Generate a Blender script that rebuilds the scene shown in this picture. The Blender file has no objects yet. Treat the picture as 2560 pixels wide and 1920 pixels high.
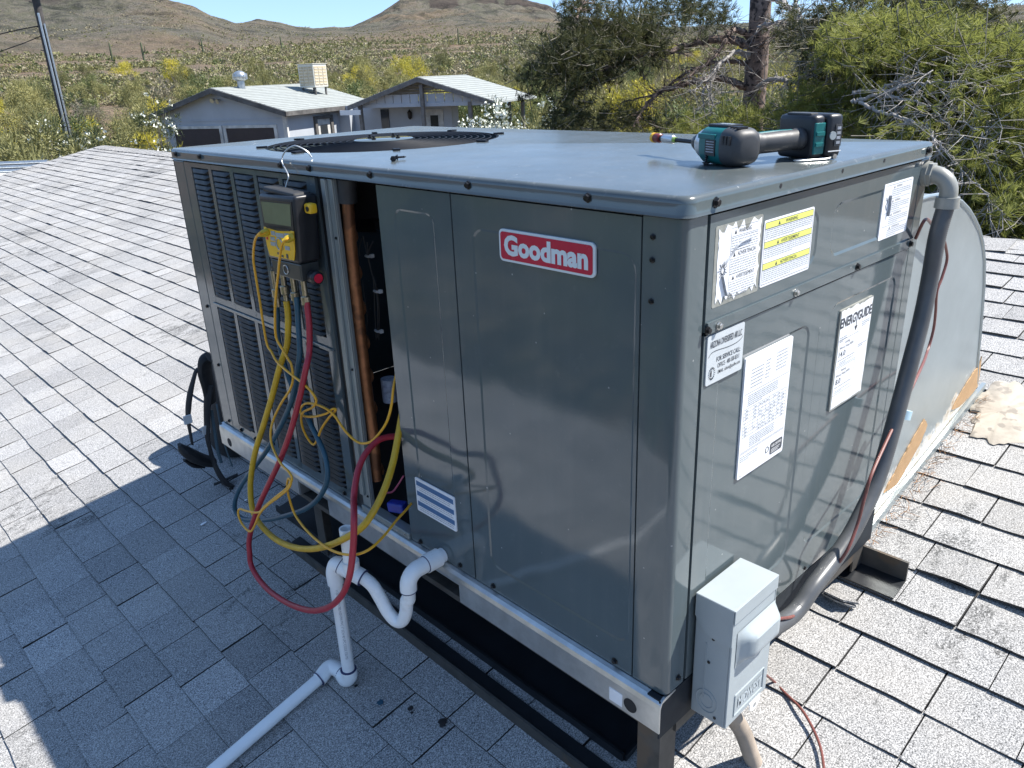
import bpy, bmesh, math, random
import numpy as np
from mathutils import Vector, Matrix

# ------------------------------------------------------------------ camera, world, sun, exposure
scene = bpy.context.scene
col = scene.collection
F = 1949.863
RM = np.array([[0.72046523, -0.69239698, -0.03893921],
               [-0.28332647, -0.24263275, -0.92782297],
               [0.63297390, 0.67949670, -0.37098286]])
CAM = np.array([-0.8999737, -0.6069986, 1.0236307])
cd = bpy.data.cameras.new('camera')
cd.sensor_width = 36.0
cd.lens = F / 2560 * 36.0
cd.clip_start = 0.05
cd.clip_end = 8000
camo = bpy.data.objects.new('camera', cd)
col.objects.link(camo)
mw = Matrix.Identity(4)
for i in range(3):
    mw[i][0] = RM[0, i]
    mw[i][1] = -RM[1, i]
    mw[i][2] = -RM[2, i]
    mw[i][3] = CAM[i]
camo.matrix_world = mw
scene.camera = camo

SUN = np.array([0.77, -0.63, 1.35])
SUN = SUN / np.linalg.norm(SUN)
world = bpy.data.worlds.new('World')
scene.world = world
world.use_nodes = True
wn = world.node_tree
bg = wn.nodes['Background']
sky = wn.nodes.new('ShaderNodeTexSky')
sky.sky_type = 'NISHITA'
sky.sun_disc = False
sky.sun_elevation = math.asin(SUN[2])
sky.sun_rotation = math.atan2(SUN[0], SUN[1])
sky.air_density = 0.75
sky.dust_density = 0.05
sky.ozone_density = 4.0
sky.altitude = 1500
tint = wn.nodes.new('ShaderNodeMix'); tint.data_type = 'RGBA'; tint.blend_type = 'MULTIPLY'
tint.inputs[0].default_value = 1.0; tint.inputs[7].default_value = (.66, .83, 1.04, 1)
gam = wn.nodes.new('ShaderNodeGamma'); gam.inputs[1].default_value = 0.5
wn.links.new(sky.outputs[0], gam.inputs[0]); wn.links.new(gam.outputs[0], tint.inputs[6]); wn.links.new(tint.outputs[2], bg.inputs[0])
bg.inputs[1].default_value = 0.148
sl = bpy.data.lights.new('sun', 'SUN')
sl.energy = 2.9
sl.angle = math.radians(0.53)
sl.color = (1.0, 0.95, 0.88)
so = bpy.data.objects.new('sun', sl)
col.objects.link(so)
so.rotation_euler = Vector((-SUN[0], -SUN[1], -SUN[2])).to_track_quat('-Z', 'Y').to_euler()
so.location = (6, -5, 12)
scene.view_settings.view_transform = 'Standard'
scene.view_settings.look = 'None'
scene.view_settings.gamma = 1.0
scene.view_settings.use_curve_mapping = False
scene.view_settings.exposure = 1.78

# ------------------------------------------------------------------ photo pixel -> direction helpers
S_D, S_L, S_H = 0.866, 1.748, 0.860
RZ0, RSL = -0.3375, 0.2            # roof plane z = RZ0 + RSL * x

def ray(u, v):
    return RM.T @ np.array([(u - 1280) / F, (v - 960) / F, 1.0])
def onpl(u, v, n, c):
    n = np.array(n, float)
    d = ray(u, v)
    return CAM + (c - n @ CAM) / (n @ d) * d
def Zm(x0, y0, w, wp=2212):
    k = w / wp
    return lambda x, y: (x0 + x * k, y0 + y * k)
def PX(z, x, y, X=0.0): return onpl(*z(x, y), [1, 0, 0], X)
def PY(z, x, y, Y=0.0): return onpl(*z(x, y), [0, 1, 0], Y)
def PR(z, x, y, off=0.0): return onpl(*z(x, y), [-RSL, 0, 1], RZ0 + off)
def PD(u, v, dist):
    d = ray(u, v)
    return CAM + d * dist / math.hypot(d[0], d[1])
z1 = Zm(0, 0, 1000); z3 = Zm(1600, 0, 960); z4 = Zm(400, 300, 800); z5 = Zm(400, 850, 800)
z6 = Zm(600, 1250, 800, 1981); z7 = Zm(1600, 450, 960, 1991); z8 = Zm(1500, 1150, 1060)
g1 = Zm(600, 360, 300, 1131); a4 = Zm(440, 870, 300, 1244); a5 = Zm(2040, 380, 440, 1259)
a8 = Zm(2000, 1100, 560, 1659); n1 = Zm(1180, 0, 720); n2 = Zm(1900, 0, 660, 1825)
id2 = lambda x, y: (x, y)
def roofz(x): return RZ0 + RSL * x
def project(P):
    q = RM @ (np.array(P) - CAM)
    return 1280 + F * q[0] / q[2], 960 + F * q[1] / q[2], q[2]

# ------------------------------------------------------------------ materials
def new_mat(name):
    m = bpy.data.materials.new(name)
    m.use_nodes = True
    nt = m.node_tree
    return m, nt, nt.nodes['Principled BSDF']
def setp(b, **k):
    for a, v in k.items():
        if a in b.inputs:
            b.inputs[a].default_value = v
def noise(nt, scale, detail=4, rough=.6, vec=None):
    n = nt.nodes.new('ShaderNodeTexNoise')
    n.inputs['Scale'].default_value = scale
    n.inputs['Detail'].default_value = detail
    n.inputs['Roughness'].default_value = rough
    if vec is not None: nt.links.new(vec, n.inputs['Vector'])
    return n
def coords(nt, which='Object'):
    return nt.nodes.new('ShaderNodeTexCoord').outputs[which]
def ramp(nt, fac, stops):
    r = nt.nodes.new('ShaderNodeValToRGB')
    el = r.color_ramp.elements
    while len(el) < len(stops): el.new(0.5)
    for e, (p, c) in zip(el, stops):
        e.position = p
        e.color = (*c, 1) if len(c) == 3 else c
    nt.links.new(fac, r.inputs[0])
    return r
def mixc(nt, fac, a, b, mode='MIX'):
    m = nt.nodes.new('ShaderNodeMix')
    m.data_type = 'RGBA'
    m.blend_type = mode
    for s, v in ((m.inputs[0], fac), (m.inputs[6], a), (m.inputs[7], b)):
        if hasattr(v, 'links') or hasattr(v, 'is_linked'): nt.links.new(v, s)
        elif isinstance(v, (int, float)): s.default_value = v
        else: s.default_value = (*v, 1)
    return m.outputs[2]
def bump(nt, b, h, strength, dist=.001):
    bn = nt.nodes.new('ShaderNodeBump')
    bn.inputs['Strength'].default_value = strength
    bn.inputs['Distance'].default_value = dist
    nt.links.new(h, bn.inputs['Height'])
    nt.links.new(bn.outputs[0], b.inputs['Normal'])
def pm(name, c, rough=.5, metal=0.0, var=.12, scale=9.0, bmp=0.0, bscale=200.0, ior=1.5, coat=0.0, rvar=0.08, spots=None):
    m, nt, b = new_mat(name)
    co = coords(nt)
    n = noise(nt, scale, 5, .62, co)
    lo = tuple(x * (1 - var) for x in c)
    hi = tuple(min(1, x * (1 + var)) for x in c)
    r = ramp(nt, n.outputs[0], [(.3, lo), (.7, hi)])
    outc = r.outputs[0]
    if spots:
        n3 = noise(nt, spots[1], 3, .5, co)
        r3 = ramp(nt, n3.outputs[0], [(spots[2], (0, 0, 0)), (spots[2] + .05, (1, 1, 1))])
        outc = mixc(nt, r3.outputs[0], outc, spots[0])
    nt.links.new(outc, b.inputs['Base Color'])
    setp(b, Metallic=metal, IOR=ior)
    b.inputs['Coat Weight'].default_value = coat
    b.inputs['Coat Roughness'].default_value = .04
    n2 = noise(nt, scale * 2.7, 3, .6, co)
    mr = nt.nodes.new('ShaderNodeMapRange')
    mr.inputs[3].default_value = max(.02, rough - rvar)
    mr.inputs[4].default_value = min(1, rough + rvar)
    nt.links.new(n2.outputs[0], mr.inputs[0])
    nt.links.new(mr.outputs[0], b.inputs['Roughness'])
    if bmp:
        nb = noise(nt, bscale, 3, .6, co)
        bump(nt, b, nb.outputs[0], bmp)
    return m

M = {}
def paint_mat(name, c0, c1, r0, r1, ior, dusty):
    m, nt, b = new_mat(name)
    co = coords(nt)
    n = noise(nt, 6, 5, .6, co)
    r = ramp(nt, n.outputs[0], [(.3, c0), (.7, c1)])
    dust = noise(nt, 38, 4, .7, co)
    d2 = ramp(nt, dust.outputs[0], [(.60, (0, 0, 0)), (.80, (1, 1, 1))])
    mul = nt.nodes.new('ShaderNodeMath'); mul.operation = 'MULTIPLY'; mul.inputs[1].default_value = dusty
    nt.links.new(d2.outputs[0], mul.inputs[0])
    c = mixc(nt, mul.outputs[0], r.outputs[0], (.30, .31, .30))
    sp = nt.nodes.new('ShaderNodeTexVoronoi'); sp.inputs['Scale'].default_value = 26
    nt.links.new(co, sp.inputs['Vector'])
    s2 = ramp(nt, sp.outputs['Distance'], [(.035, (1, 1, 1)), (.05, (0, 0, 0))])
    m2 = nt.nodes.new('ShaderNodeMath'); m2.operation = 'MULTIPLY'; m2.inputs[1].default_value = .5
    nt.links.new(s2.outputs[0], m2.inputs[0])
    c = mixc(nt, m2.outputs[0], c, (.45, .46, .45))
    mp = nt.nodes.new('ShaderNodeMapping'); mp.inputs['Scale'].default_value = (22, 22, .9)
    nt.links.new(co, mp.inputs[0])
    stn = noise(nt, 1.0, 4, .6, mp.outputs[0])
    sr = ramp(nt, stn.outputs[0], [(.50, (0, 0, 0)), (.74, (1, 1, 1))])
    m6 = nt.nodes.new('ShaderNodeMath'); m6.operation = 'MULTIPLY'; m6.inputs[1].default_value = .06
    nt.links.new(sr.outputs[0], m6.inputs[0])
    c = mixc(nt, m6.outputs[0], c, (.26, .255, .235))
    nt.links.new(c, b.inputs['Base Color'])
    n2 = noise(nt, 14, 4, .6, co)
    mr = nt.nodes.new('ShaderNodeMapRange')
    mr.inputs[3].default_value = r0; mr.inputs[4].default_value = r1
    nt.links.new(n2.outputs[0], mr.inputs[0])
    nt.links.new(mr.outputs[0], b.inputs['Roughness'])
    setp(b, IOR=ior)
    nb = noise(nt, 3.2, 2, .5, co)
    nb2 = noise(nt, 260, 2, .5, co)
    ad = nt.nodes.new('ShaderNodeMath'); ad.operation = 'MULTIPLY_ADD'; ad.inputs[1].default_value = .012
    nt.links.new(nb2.outputs[0], ad.inputs[0]); nt.links.new(nb.outputs[0], ad.inputs[2])
    bump(nt, b, ad.outputs[0], .5, .006)
    return m
M['paint'] = paint_mat('painted_sheet_metal', (.080, .103, .110), (.092, .116, .123), .05, .10, 1.62, .10)
M['lidpaint'] = paint_mat('sun_faded_sheet_metal', (.072, .087, .090), (.096, .110, .113), .15, .28, 1.6, .45)
M['galv'] = pm('galvanised_steel', (.52, .54, .54), .34, .85, .16, 22, .15, 60)
M['galvflat'] = pm('weathered_galvanised_steel', (.42, .46, .46), .27, .8, .18, 11, .12, 30, rvar=.12)
M['postgalv'] = pm('dull_galvanised_strip', (.30, .335, .335), .38, .55, .07, 6)
M['duct'] = pm('dull_duct_sheet', (.37, .42, .43), .33, .55, .10, 5, .04, 20, rvar=.08)
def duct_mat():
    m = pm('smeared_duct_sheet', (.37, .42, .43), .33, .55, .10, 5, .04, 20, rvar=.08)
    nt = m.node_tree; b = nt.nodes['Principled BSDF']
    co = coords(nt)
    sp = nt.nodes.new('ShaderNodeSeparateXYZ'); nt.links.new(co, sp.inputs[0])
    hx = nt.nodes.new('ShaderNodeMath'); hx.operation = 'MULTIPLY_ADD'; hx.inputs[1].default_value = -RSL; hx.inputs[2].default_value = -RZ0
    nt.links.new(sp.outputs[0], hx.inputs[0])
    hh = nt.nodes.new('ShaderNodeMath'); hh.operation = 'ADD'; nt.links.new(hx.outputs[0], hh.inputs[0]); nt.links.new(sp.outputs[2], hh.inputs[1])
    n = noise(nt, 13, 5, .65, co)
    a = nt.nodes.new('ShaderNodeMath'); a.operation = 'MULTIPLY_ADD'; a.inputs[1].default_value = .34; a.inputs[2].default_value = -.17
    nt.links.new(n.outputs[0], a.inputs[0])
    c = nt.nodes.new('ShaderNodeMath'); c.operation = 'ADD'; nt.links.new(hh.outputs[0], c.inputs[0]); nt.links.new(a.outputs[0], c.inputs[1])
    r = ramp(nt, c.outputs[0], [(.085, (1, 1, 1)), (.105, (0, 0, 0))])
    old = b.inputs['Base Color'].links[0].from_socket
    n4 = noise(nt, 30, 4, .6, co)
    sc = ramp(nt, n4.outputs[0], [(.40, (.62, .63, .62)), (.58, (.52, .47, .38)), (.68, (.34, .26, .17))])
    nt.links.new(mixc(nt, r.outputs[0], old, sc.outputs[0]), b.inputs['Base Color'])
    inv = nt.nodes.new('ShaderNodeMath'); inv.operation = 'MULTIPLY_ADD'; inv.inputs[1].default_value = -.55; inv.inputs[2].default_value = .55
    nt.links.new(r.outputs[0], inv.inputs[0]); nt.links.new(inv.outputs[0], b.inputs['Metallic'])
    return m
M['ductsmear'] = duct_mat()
M['railshade'] = pm('dark_blue_grey_shaded_rail', (.020, .025, .031), .6, 0, .15, 12, ior=1.25)  # end rails: shade beside the disconnect box put into the base colour
M['steel'] = pm('oxidised_stand_steel', (.072, .067, .060), .6, .2, .35, 16, .2, 90, spots=((.105, .08, .058), 7, .6))
M['blacksteel'] = pm('black_painted_steel', (.012, .014, .017), .38, .0, .3, 12)
M['black'] = pm('black_plastic', (.014, .015, .018), .38, 0, .25, 30)
M['blackrub'] = pm('black_rubber', (.028, .029, .031), .62, 0, .2, 40, .2, 900)
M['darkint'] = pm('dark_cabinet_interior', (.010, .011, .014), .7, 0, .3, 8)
M['coil'] = pm('dark_coil_fins', (.018, .021, .026), .5, .3, .3, 120)
M['wireblk'] = pm('black_fan_guard_wire', (.013, .016, .022), .6, 0, .2, 20, ior=1.5)
M['wireblk'].node_tree.nodes['Principled BSDF'].inputs['Specular IOR Level'].default_value = .12
M['louver'] = pm('blue_black_louver_paint', (.017, .023, .030), .42, 0, .14, 20, ior=1.38)
M['screw'] = pm('blackened_screw_steel', (.03, .03, .032), .3, .7, .2, 90)
M['zincscrew'] = pm('zinc_screw_steel', (.55, .55, .53), .3, .95, .1, 90)
M['copper'] = pm('oxidised_copper', (.30, .125, .055), .45, .55, .4, 22, .1, 60, spots=((.16, .07, .035), 14, .56))
M['white'] = pm('white_paint_print', (.78, .79, .79), .45, 0, .04, 12)
M['paper'] = pm('white_label_paper', (.74, .76, .79), .45, 0, .05, 40)
M['greyp'] = pm('silver_label_film', (.52, .56, .58), .38, .15, .05, 40)
M['tornp'] = pm('grey_adhesive_residue', (.24, .245, .22), .6, 0, .25, 60)
M['ink'] = pm('dark_label_ink', (.05, .055, .065), .5, 0, .1, 50)
M['inkgrey'] = pm('grey_label_ink', (.30, .32, .35), .5, 0, .3, 160)
M['inkyel'] = pm('yellow_label_ink', (.72, .74, .16), .45, 0, .06, 50)
M['inkblue'] = pm('blue_label_ink', (.06, .15, .30), .45, 0, .06, 50)
M['logored'] = pm('red_logo_enamel', (.47, .022, .055), .25, 0, .05, 20, ior=1.5)
M['logowhite'] = pm('silver_white_logo_enamel', (.62, .68, .70), .25, 0, .04, 20)
M['yplast'] = pm('yellow_plastic', (.80, .47, .02), .38, 0, .08, 30)
M['yhose'] = pm('yellow_rubber_hose', (.56, .34, .015), .45, 0, .16, 26, .1, 300)
M['bhose'] = pm('blue_rubber_hose', (.025, .085, .125), .4, 0, .12, 26, .1, 300)
M['rhose'] = pm('red_rubber_hose', (.36, .022, .038), .42, 0, .12, 26, .1, 300)
M['olead'] = pm('amber_lead_insulation', (.72, .36, .02), .4, 0, .08, 26)
M['lcd'] = pm('olive_lcd_glass', (.17, .185, .115), .12, 0, .08, 18)
M['redp'] = pm('red_plastic', (.62, .02, .05), .35, 0, .06, 30)
M['brass'] = pm('nickel_plated_brass', (.42, .38, .28), .3, .9, .2, 120)
M['pvc'] = pm('white_pvc', (.80, .81, .80), .3, 0, .05, 10, spots=((.66, .66, .64), 12, .63))
M['pvcink'] = pm('grey_pvc_print', (.30, .31, .33), .5)
M['primer'] = pm('dark_solvent_primer', (.03, .035, .10), .5)
M['boxgrey'] = pm('pale_grey_enamel', (.31, .35, .365), .34, 0, .05, 9, ior=1.5, spots=((.32, .36, .375), 30, .68))
M['condgrey'] = pm('grey_conduit_plastic', (.078, .082, .086), .35, 0, .15, 20)
M['condfit'] = pm('grey_green_pvc_fitting', (.27, .275, .25), .4, 0, .1, 20)
M['beigecond'] = pm('tan_dusty_conduit', (.30, .25, .20), .6, 0, .15, 20)
M['brownwire'] = pm('brown_cable_jacket', (.16, .055, .045), .4, 0, .12, 20)
M['teal'] = pm('teal_tool_plastic', (.006, .135, .135), .32, 0, .08, 30)
M['darkgrey'] = pm('charcoal_rubber_grip', (.045, .047, .05), .5, 0, .12, 40, .1, 600)
M['alu'] = pm('cast_aluminium', (.60, .62, .64), .33, .9, .08, 40)
M['bag'] = pm('black_ballistic_fabric', (.013, .013, .014), .8, 0, .3, 60, .4, 900)
M['bagtrim'] = pm('blue_grey_bag_piping', (.05, .09, .11), .6)
M['webpatch'] = pm('white_strap_patch', (.6, .62, .62), .6)
M['tan'] = pm('tan_bare_plywood', (.40, .25, .125), .7, 0, .16, 14, .3, 40)
M['sealant'] = pm('cream_roof_sealant', (.40, .355, .29), .85, 0, .22, 14, .9, 30, spots=((.27, .24, .20), 22, .56))
M['debris'] = pm('dry_pine_needles', (.23, .12, .05), .8, 0, .4, 40)
M['tar'] = pm('black_tar', (.012, .012, .013), .4)
M['stucco'] = pm('grey_stucco', (.40, .43, .47), .8, 0, .07, 1.2, .3, 40)
M['stuccow'] = pm('pale_stucco', (.55, .56, .57), .8, 0, .06, 1.5, .3, 40)
M['trimw'] = pm('weathered_white_trim', (.52, .52, .50), .7, 0, .3, 3)
M['trimd'] = pm('weathered_dark_fascia', (.105, .10, .095), .75, 0, .5, 2.5)
M['gdoor'] = pm('dark_brown_garage_door', (.042, .030, .033), .55, 0, .12, 4)
M['farroof'] = pm('pale_far_shingles', (.27, .29, .28), .85, 0, .12, 3.5, .3, 15)
M['coolerm'] = pm('cream_cooler_enamel', (.60, .58, .50), .55, 0, .08, 3)
M['coolpad'] = pm('straw_cooler_pad', (.48, .40, .27), .8, 0, .2, 8)
M['glass'] = pm('dark_window_glass', (.03, .035, .04), .08)
M['wood'] = pm('weathered_grey_wood', (.16, .15, .14), .8, 0, .3, 4)
M['polewood'] = pm('dark_pole_wood', (.055, .05, .048), .8, 0, .3, 5)
M['tcan'] = pm('pale_grey_transformer_enamel', (.55, .58, .60), .45)
M['flower'] = pm('white_petals', (.78, .80, .70), .6, 0, .06, 5)
M['flowery'] = pm('yellow_petals', (.50, .46, .035), .6, 0, .25, 2)
M['bark'] = pm('pine_bark', (.20, .15, .125), .9, 0, .5, 14, .9, 22, spots=((.05, .038, .034), 18, .54))
M['palebark'] = pm('pale_dead_wood', (.33, .31, .29), .85, 0, .25, 18, .3, 60)
M['twig'] = pm('shrub_stem_bark', (.17, .155, .12), .85, 0, .3, 12)
M['cactus'] = pm('saguaro_skin', (.07, .085, .04), .7, 0, .2, 3)
M['trunkred'] = pm('rust_cleanout_pipe', (.2, .09, .05), .7)

def leaf_mat(name, c1, c2, c3, trans=.35, scale=1.3):
    m, nt, b = new_mat(name)
    geo = nt.nodes.new('ShaderNodeNewGeometry')
    oi = nt.nodes.new('ShaderNodeObjectInfo')
    n = noise(nt, scale, 3, .6, coords(nt))
    ad = nt.nodes.new('ShaderNodeMath'); ad.operation = 'MULTIPLY_ADD'
    ad.inputs[1].default_value = .16; ad.inputs[2].default_value = -.06
    nt.links.new(geo.outputs['Random Per Island'], ad.inputs[0])
    a2 = nt.nodes.new('ShaderNodeMath'); a2.operation = 'ADD'
    nt.links.new(ad.outputs[0], a2.inputs[0]); nt.links.new(n.outputs[0], a2.inputs[1])
    a3 = nt.nodes.new('ShaderNodeMath'); a3.operation = 'MULTIPLY_ADD'
    a3.inputs[1].default_value = .42
    nt.links.new(oi.outputs['Random'], a3.inputs[0]); nt.links.new(a2.outputs[0], a3.inputs[2])
    r = ramp(nt, a3.outputs[0], [(.35, c1), (.65, c2), (1.0, c3)])
    nt.links.new(r.outputs[0], b.inputs['Base Color'])
    setp(b, Roughness=.55)
    b.inputs['Specular IOR Level'].default_value = .3
    if trans:
        t = nt.nodes.new('ShaderNodeBsdfTranslucent')
        nt.links.new(r.outputs[0], t.inputs[0])
        mx = nt.nodes.new('ShaderNodeMixShader'); mx.inputs[0].default_value = trans
        out = nt.nodes['Material Output']
        nt.links.new(b.outputs[0], mx.inputs[1]); nt.links.new(t.outputs[0], mx.inputs[2])
        nt.links.new(mx.outputs[0], out.inputs[0])
    return m
M['pineA'] = leaf_mat('dark_pine_needles', (.055, .062, .026), (.095, .10, .038), (.165, .16, .055), .4)
M['pineB'] = leaf_mat('sunlit_pine_needles', (.155, .175, .045), (.26, .28, .075), (.38, .385, .12), .55)
M['pv'] = leaf_mat('palo_verde_leaves', (.125, .130, .055), (.225, .22, .088), (.35, .325, .13), .15, .8)
M['pvy'] = leaf_mat('flowering_palo_verde_leaves', (.24, .225, .06), (.42, .38, .055), (.58, .50, .07), .3, .8)
M['green'] = leaf_mat('mesquite_leaves', (.055, .078, .028), (.10, .13, .045), (.17, .195, .068), .18, .8)
M['olive'] = leaf_mat('creosote_leaves', (.115, .105, .066), (.19, .17, .105), (.29, .255, .165), .12, .8)
M['oleander'] = leaf_mat('oleander_leaves', (.028, .04, .018), (.05, .068, .028), (.09, .105, .04), .25, 2)
M['dry'] = leaf_mat('dry_twiggy_brush', (.13, .115, .09), (.20, .18, .145), (.27, .245, .2), .1, 2)

def shingle_mat():
    m, nt, b = new_mat('grey_asphalt_shingle')
    co = coords(nt)
    at = nt.nodes.new('ShaderNodeAttribute'); at.attribute_name = 'tone'
    gr = noise(nt, 330, 2, .7, co)
    r = ramp(nt, gr.outputs[0], [(.30, (.045, .046, .048)), (.42, (.175, .176, .177)), (.55, (.365, .363, .358)), (.72, (.66, .65, .63))])
    tone = nt.nodes.new('ShaderNodeMapRange')
    tone.inputs[3].default_value = .76; tone.inputs[4].default_value = 1.20
    nt.links.new(at.outputs['Fac'], tone.inputs[0])
    c = mixc(nt, 1.0, r.outputs[0], tone.outputs[0], 'MULTIPLY')
    # warm dust and faint green weathering
    big = noise(nt, 2.3, 4, .65, co)
    br = ramp(nt, big.outputs[0], [(.42, (0, 0, 0)), (.72, (1, 1, 1))])
    mm = nt.nodes.new('ShaderNodeMath'); mm.operation = 'MULTIPLY'; mm.inputs[1].default_value = .28
    nt.links.new(br.outputs[0], mm.inputs[0])
    c = mixc(nt, mm.outputs[0], c, (.43, .40, .35))
    # worn dark streaks where granules are gone
    mp = nt.nodes.new('ShaderNodeMapping'); mp.inputs['Scale'].default_value = (1, 2.2, 1)
    nt.links.new(co, mp.inputs[0])
    st = noise(nt, 9, 6, .75, mp.outputs[0])
    pt = noise(nt, 1.5, 2, .5, co)
    mu = nt.nodes.new('ShaderNodeMath'); mu.operation = 'MULTIPLY'
    nt.links.new(st.outputs[0], mu.inputs[0]); nt.links.new(pt.outputs[0], mu.inputs[1])
    sr = ramp(nt, mu.outputs[0], [(.315, (0, 0, 0)), (.375, (1, 1, 1))])
    m3 = nt.nodes.new('ShaderNodeMath'); m3.operation = 'MULTIPLY'; m3.inputs[1].default_value = .8
    nt.links.new(sr.outputs[0], m3.inputs[0])
    g2 = noise(nt, 160, 2, .7, co)
    m4 = nt.nodes.new('ShaderNodeMath'); m4.operation = 'MULTIPLY'
    gg = ramp(nt, g2.outputs[0], [(.42, (0, 0, 0)), (.56, (1, 1, 1))])
    nt.links.new(m3.outputs[0], m4.inputs[0]); nt.links.new(gg.outputs[0], m4.inputs[1])
    c = mixc(nt, m4.outputs[0], c, (.045, .046, .045))
    nt.links.new(c, b.inputs['Base Color'])
    setp(b, Roughness=.9)
    b.inputs['Specular IOR Level'].default_value = .25
    bump(nt, b, gr.outputs[0], .7, .0015)
    return m
M['shingle'] = shingle_mat()
M['shedge'] = pm('bare_asphalt_edge', (.045, .044, .043), .9, 0, .35, 60)
M['underlay'] = pm('dark_roof_underlay', (.035, .035, .036), .9, 0, .3, 30)

def ground_mat():
    m, nt, b = new_mat('desert_soil')
    co = coords(nt)
    a = noise(nt, .035, 6, .62, co)
    r = ramp(nt, a.outputs[0], [(.3, (.20, .125, .085)), (.48, (.235, .175, .125)), (.62, (.19, .15, .115)), (.78, (.27, .19, .135))])
    s = noise(nt, .30, 5, .72, co)
    sr = ramp(nt, s.outputs[0], [(.47, (0, 0, 0)), (.55, (1, 1, 1))])
    m1 = nt.nodes.new('ShaderNodeMath'); m1.operation = 'MULTIPLY'; m1.inputs[1].default_value = .62
    nt.links.new(sr.outputs[0], m1.inputs[0])
    c = mixc(nt, m1.outputs[0], r.outputs[0], (.115, .108, .066))
    at = nt.nodes.new('ShaderNodeAttribute'); at.attribute_name = 'rock'
    zone = noise(nt, .011, 4, .6, co)
    zr_ = ramp(nt, zone.outputs[0], [(.34, (.74, .80, .76)), (.5, (1, 1, 1)), (.68, (1.25, 1.06, .92))])
    rk = noise(nt, .05, 8, .78, co)
    rr = ramp(nt, rk.outputs[0], [(.36, (.035, .034, .031)), (.45, (.085, .080, .070)), (.53, (.165, .146, .122)), (.60, (.115, .112, .088)), (.70, (.27, .235, .19))])
    vg = noise(nt, .22, 6, .75, co)
    vr = ramp(nt, vg.outputs[0], [(.44, (0, 0, 0)), (.56, (1, 1, 1))])
    m5 = nt.nodes.new('ShaderNodeMath'); m5.operation = 'MULTIPLY'; m5.inputs[1].default_value = .5
    nt.links.new(vr.outputs[0], m5.inputs[0])
    rc = mixc(nt, m5.outputs[0], rr.outputs[0], (.105, .104, .066))
    rc = mixc(nt, 1.0, rc, zr_.outputs[0], 'MULTIPLY')
    c = mixc(nt, at.outputs['Fac'], c, rc)
    at2 = nt.nodes.new('ShaderNodeAttribute'); at2.attribute_name = 'caprock'
    cr = ramp(nt, rk.outputs[0], [(.4, (.030, .026, .025)), (.6, (.085, .068, .060))])
    c = mixc(nt, at2.outputs['Fac'], c, cr.outputs[0])
    nt.links.new(c, b.inputs['Base Color'])
    setp(b, Roughness=.95)
    b.inputs['Specular IOR Level'].default_value = .1
    bump(nt, b, rk.outputs[0], 1.0, 6)
    return m
M['ground'] = ground_mat()

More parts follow.
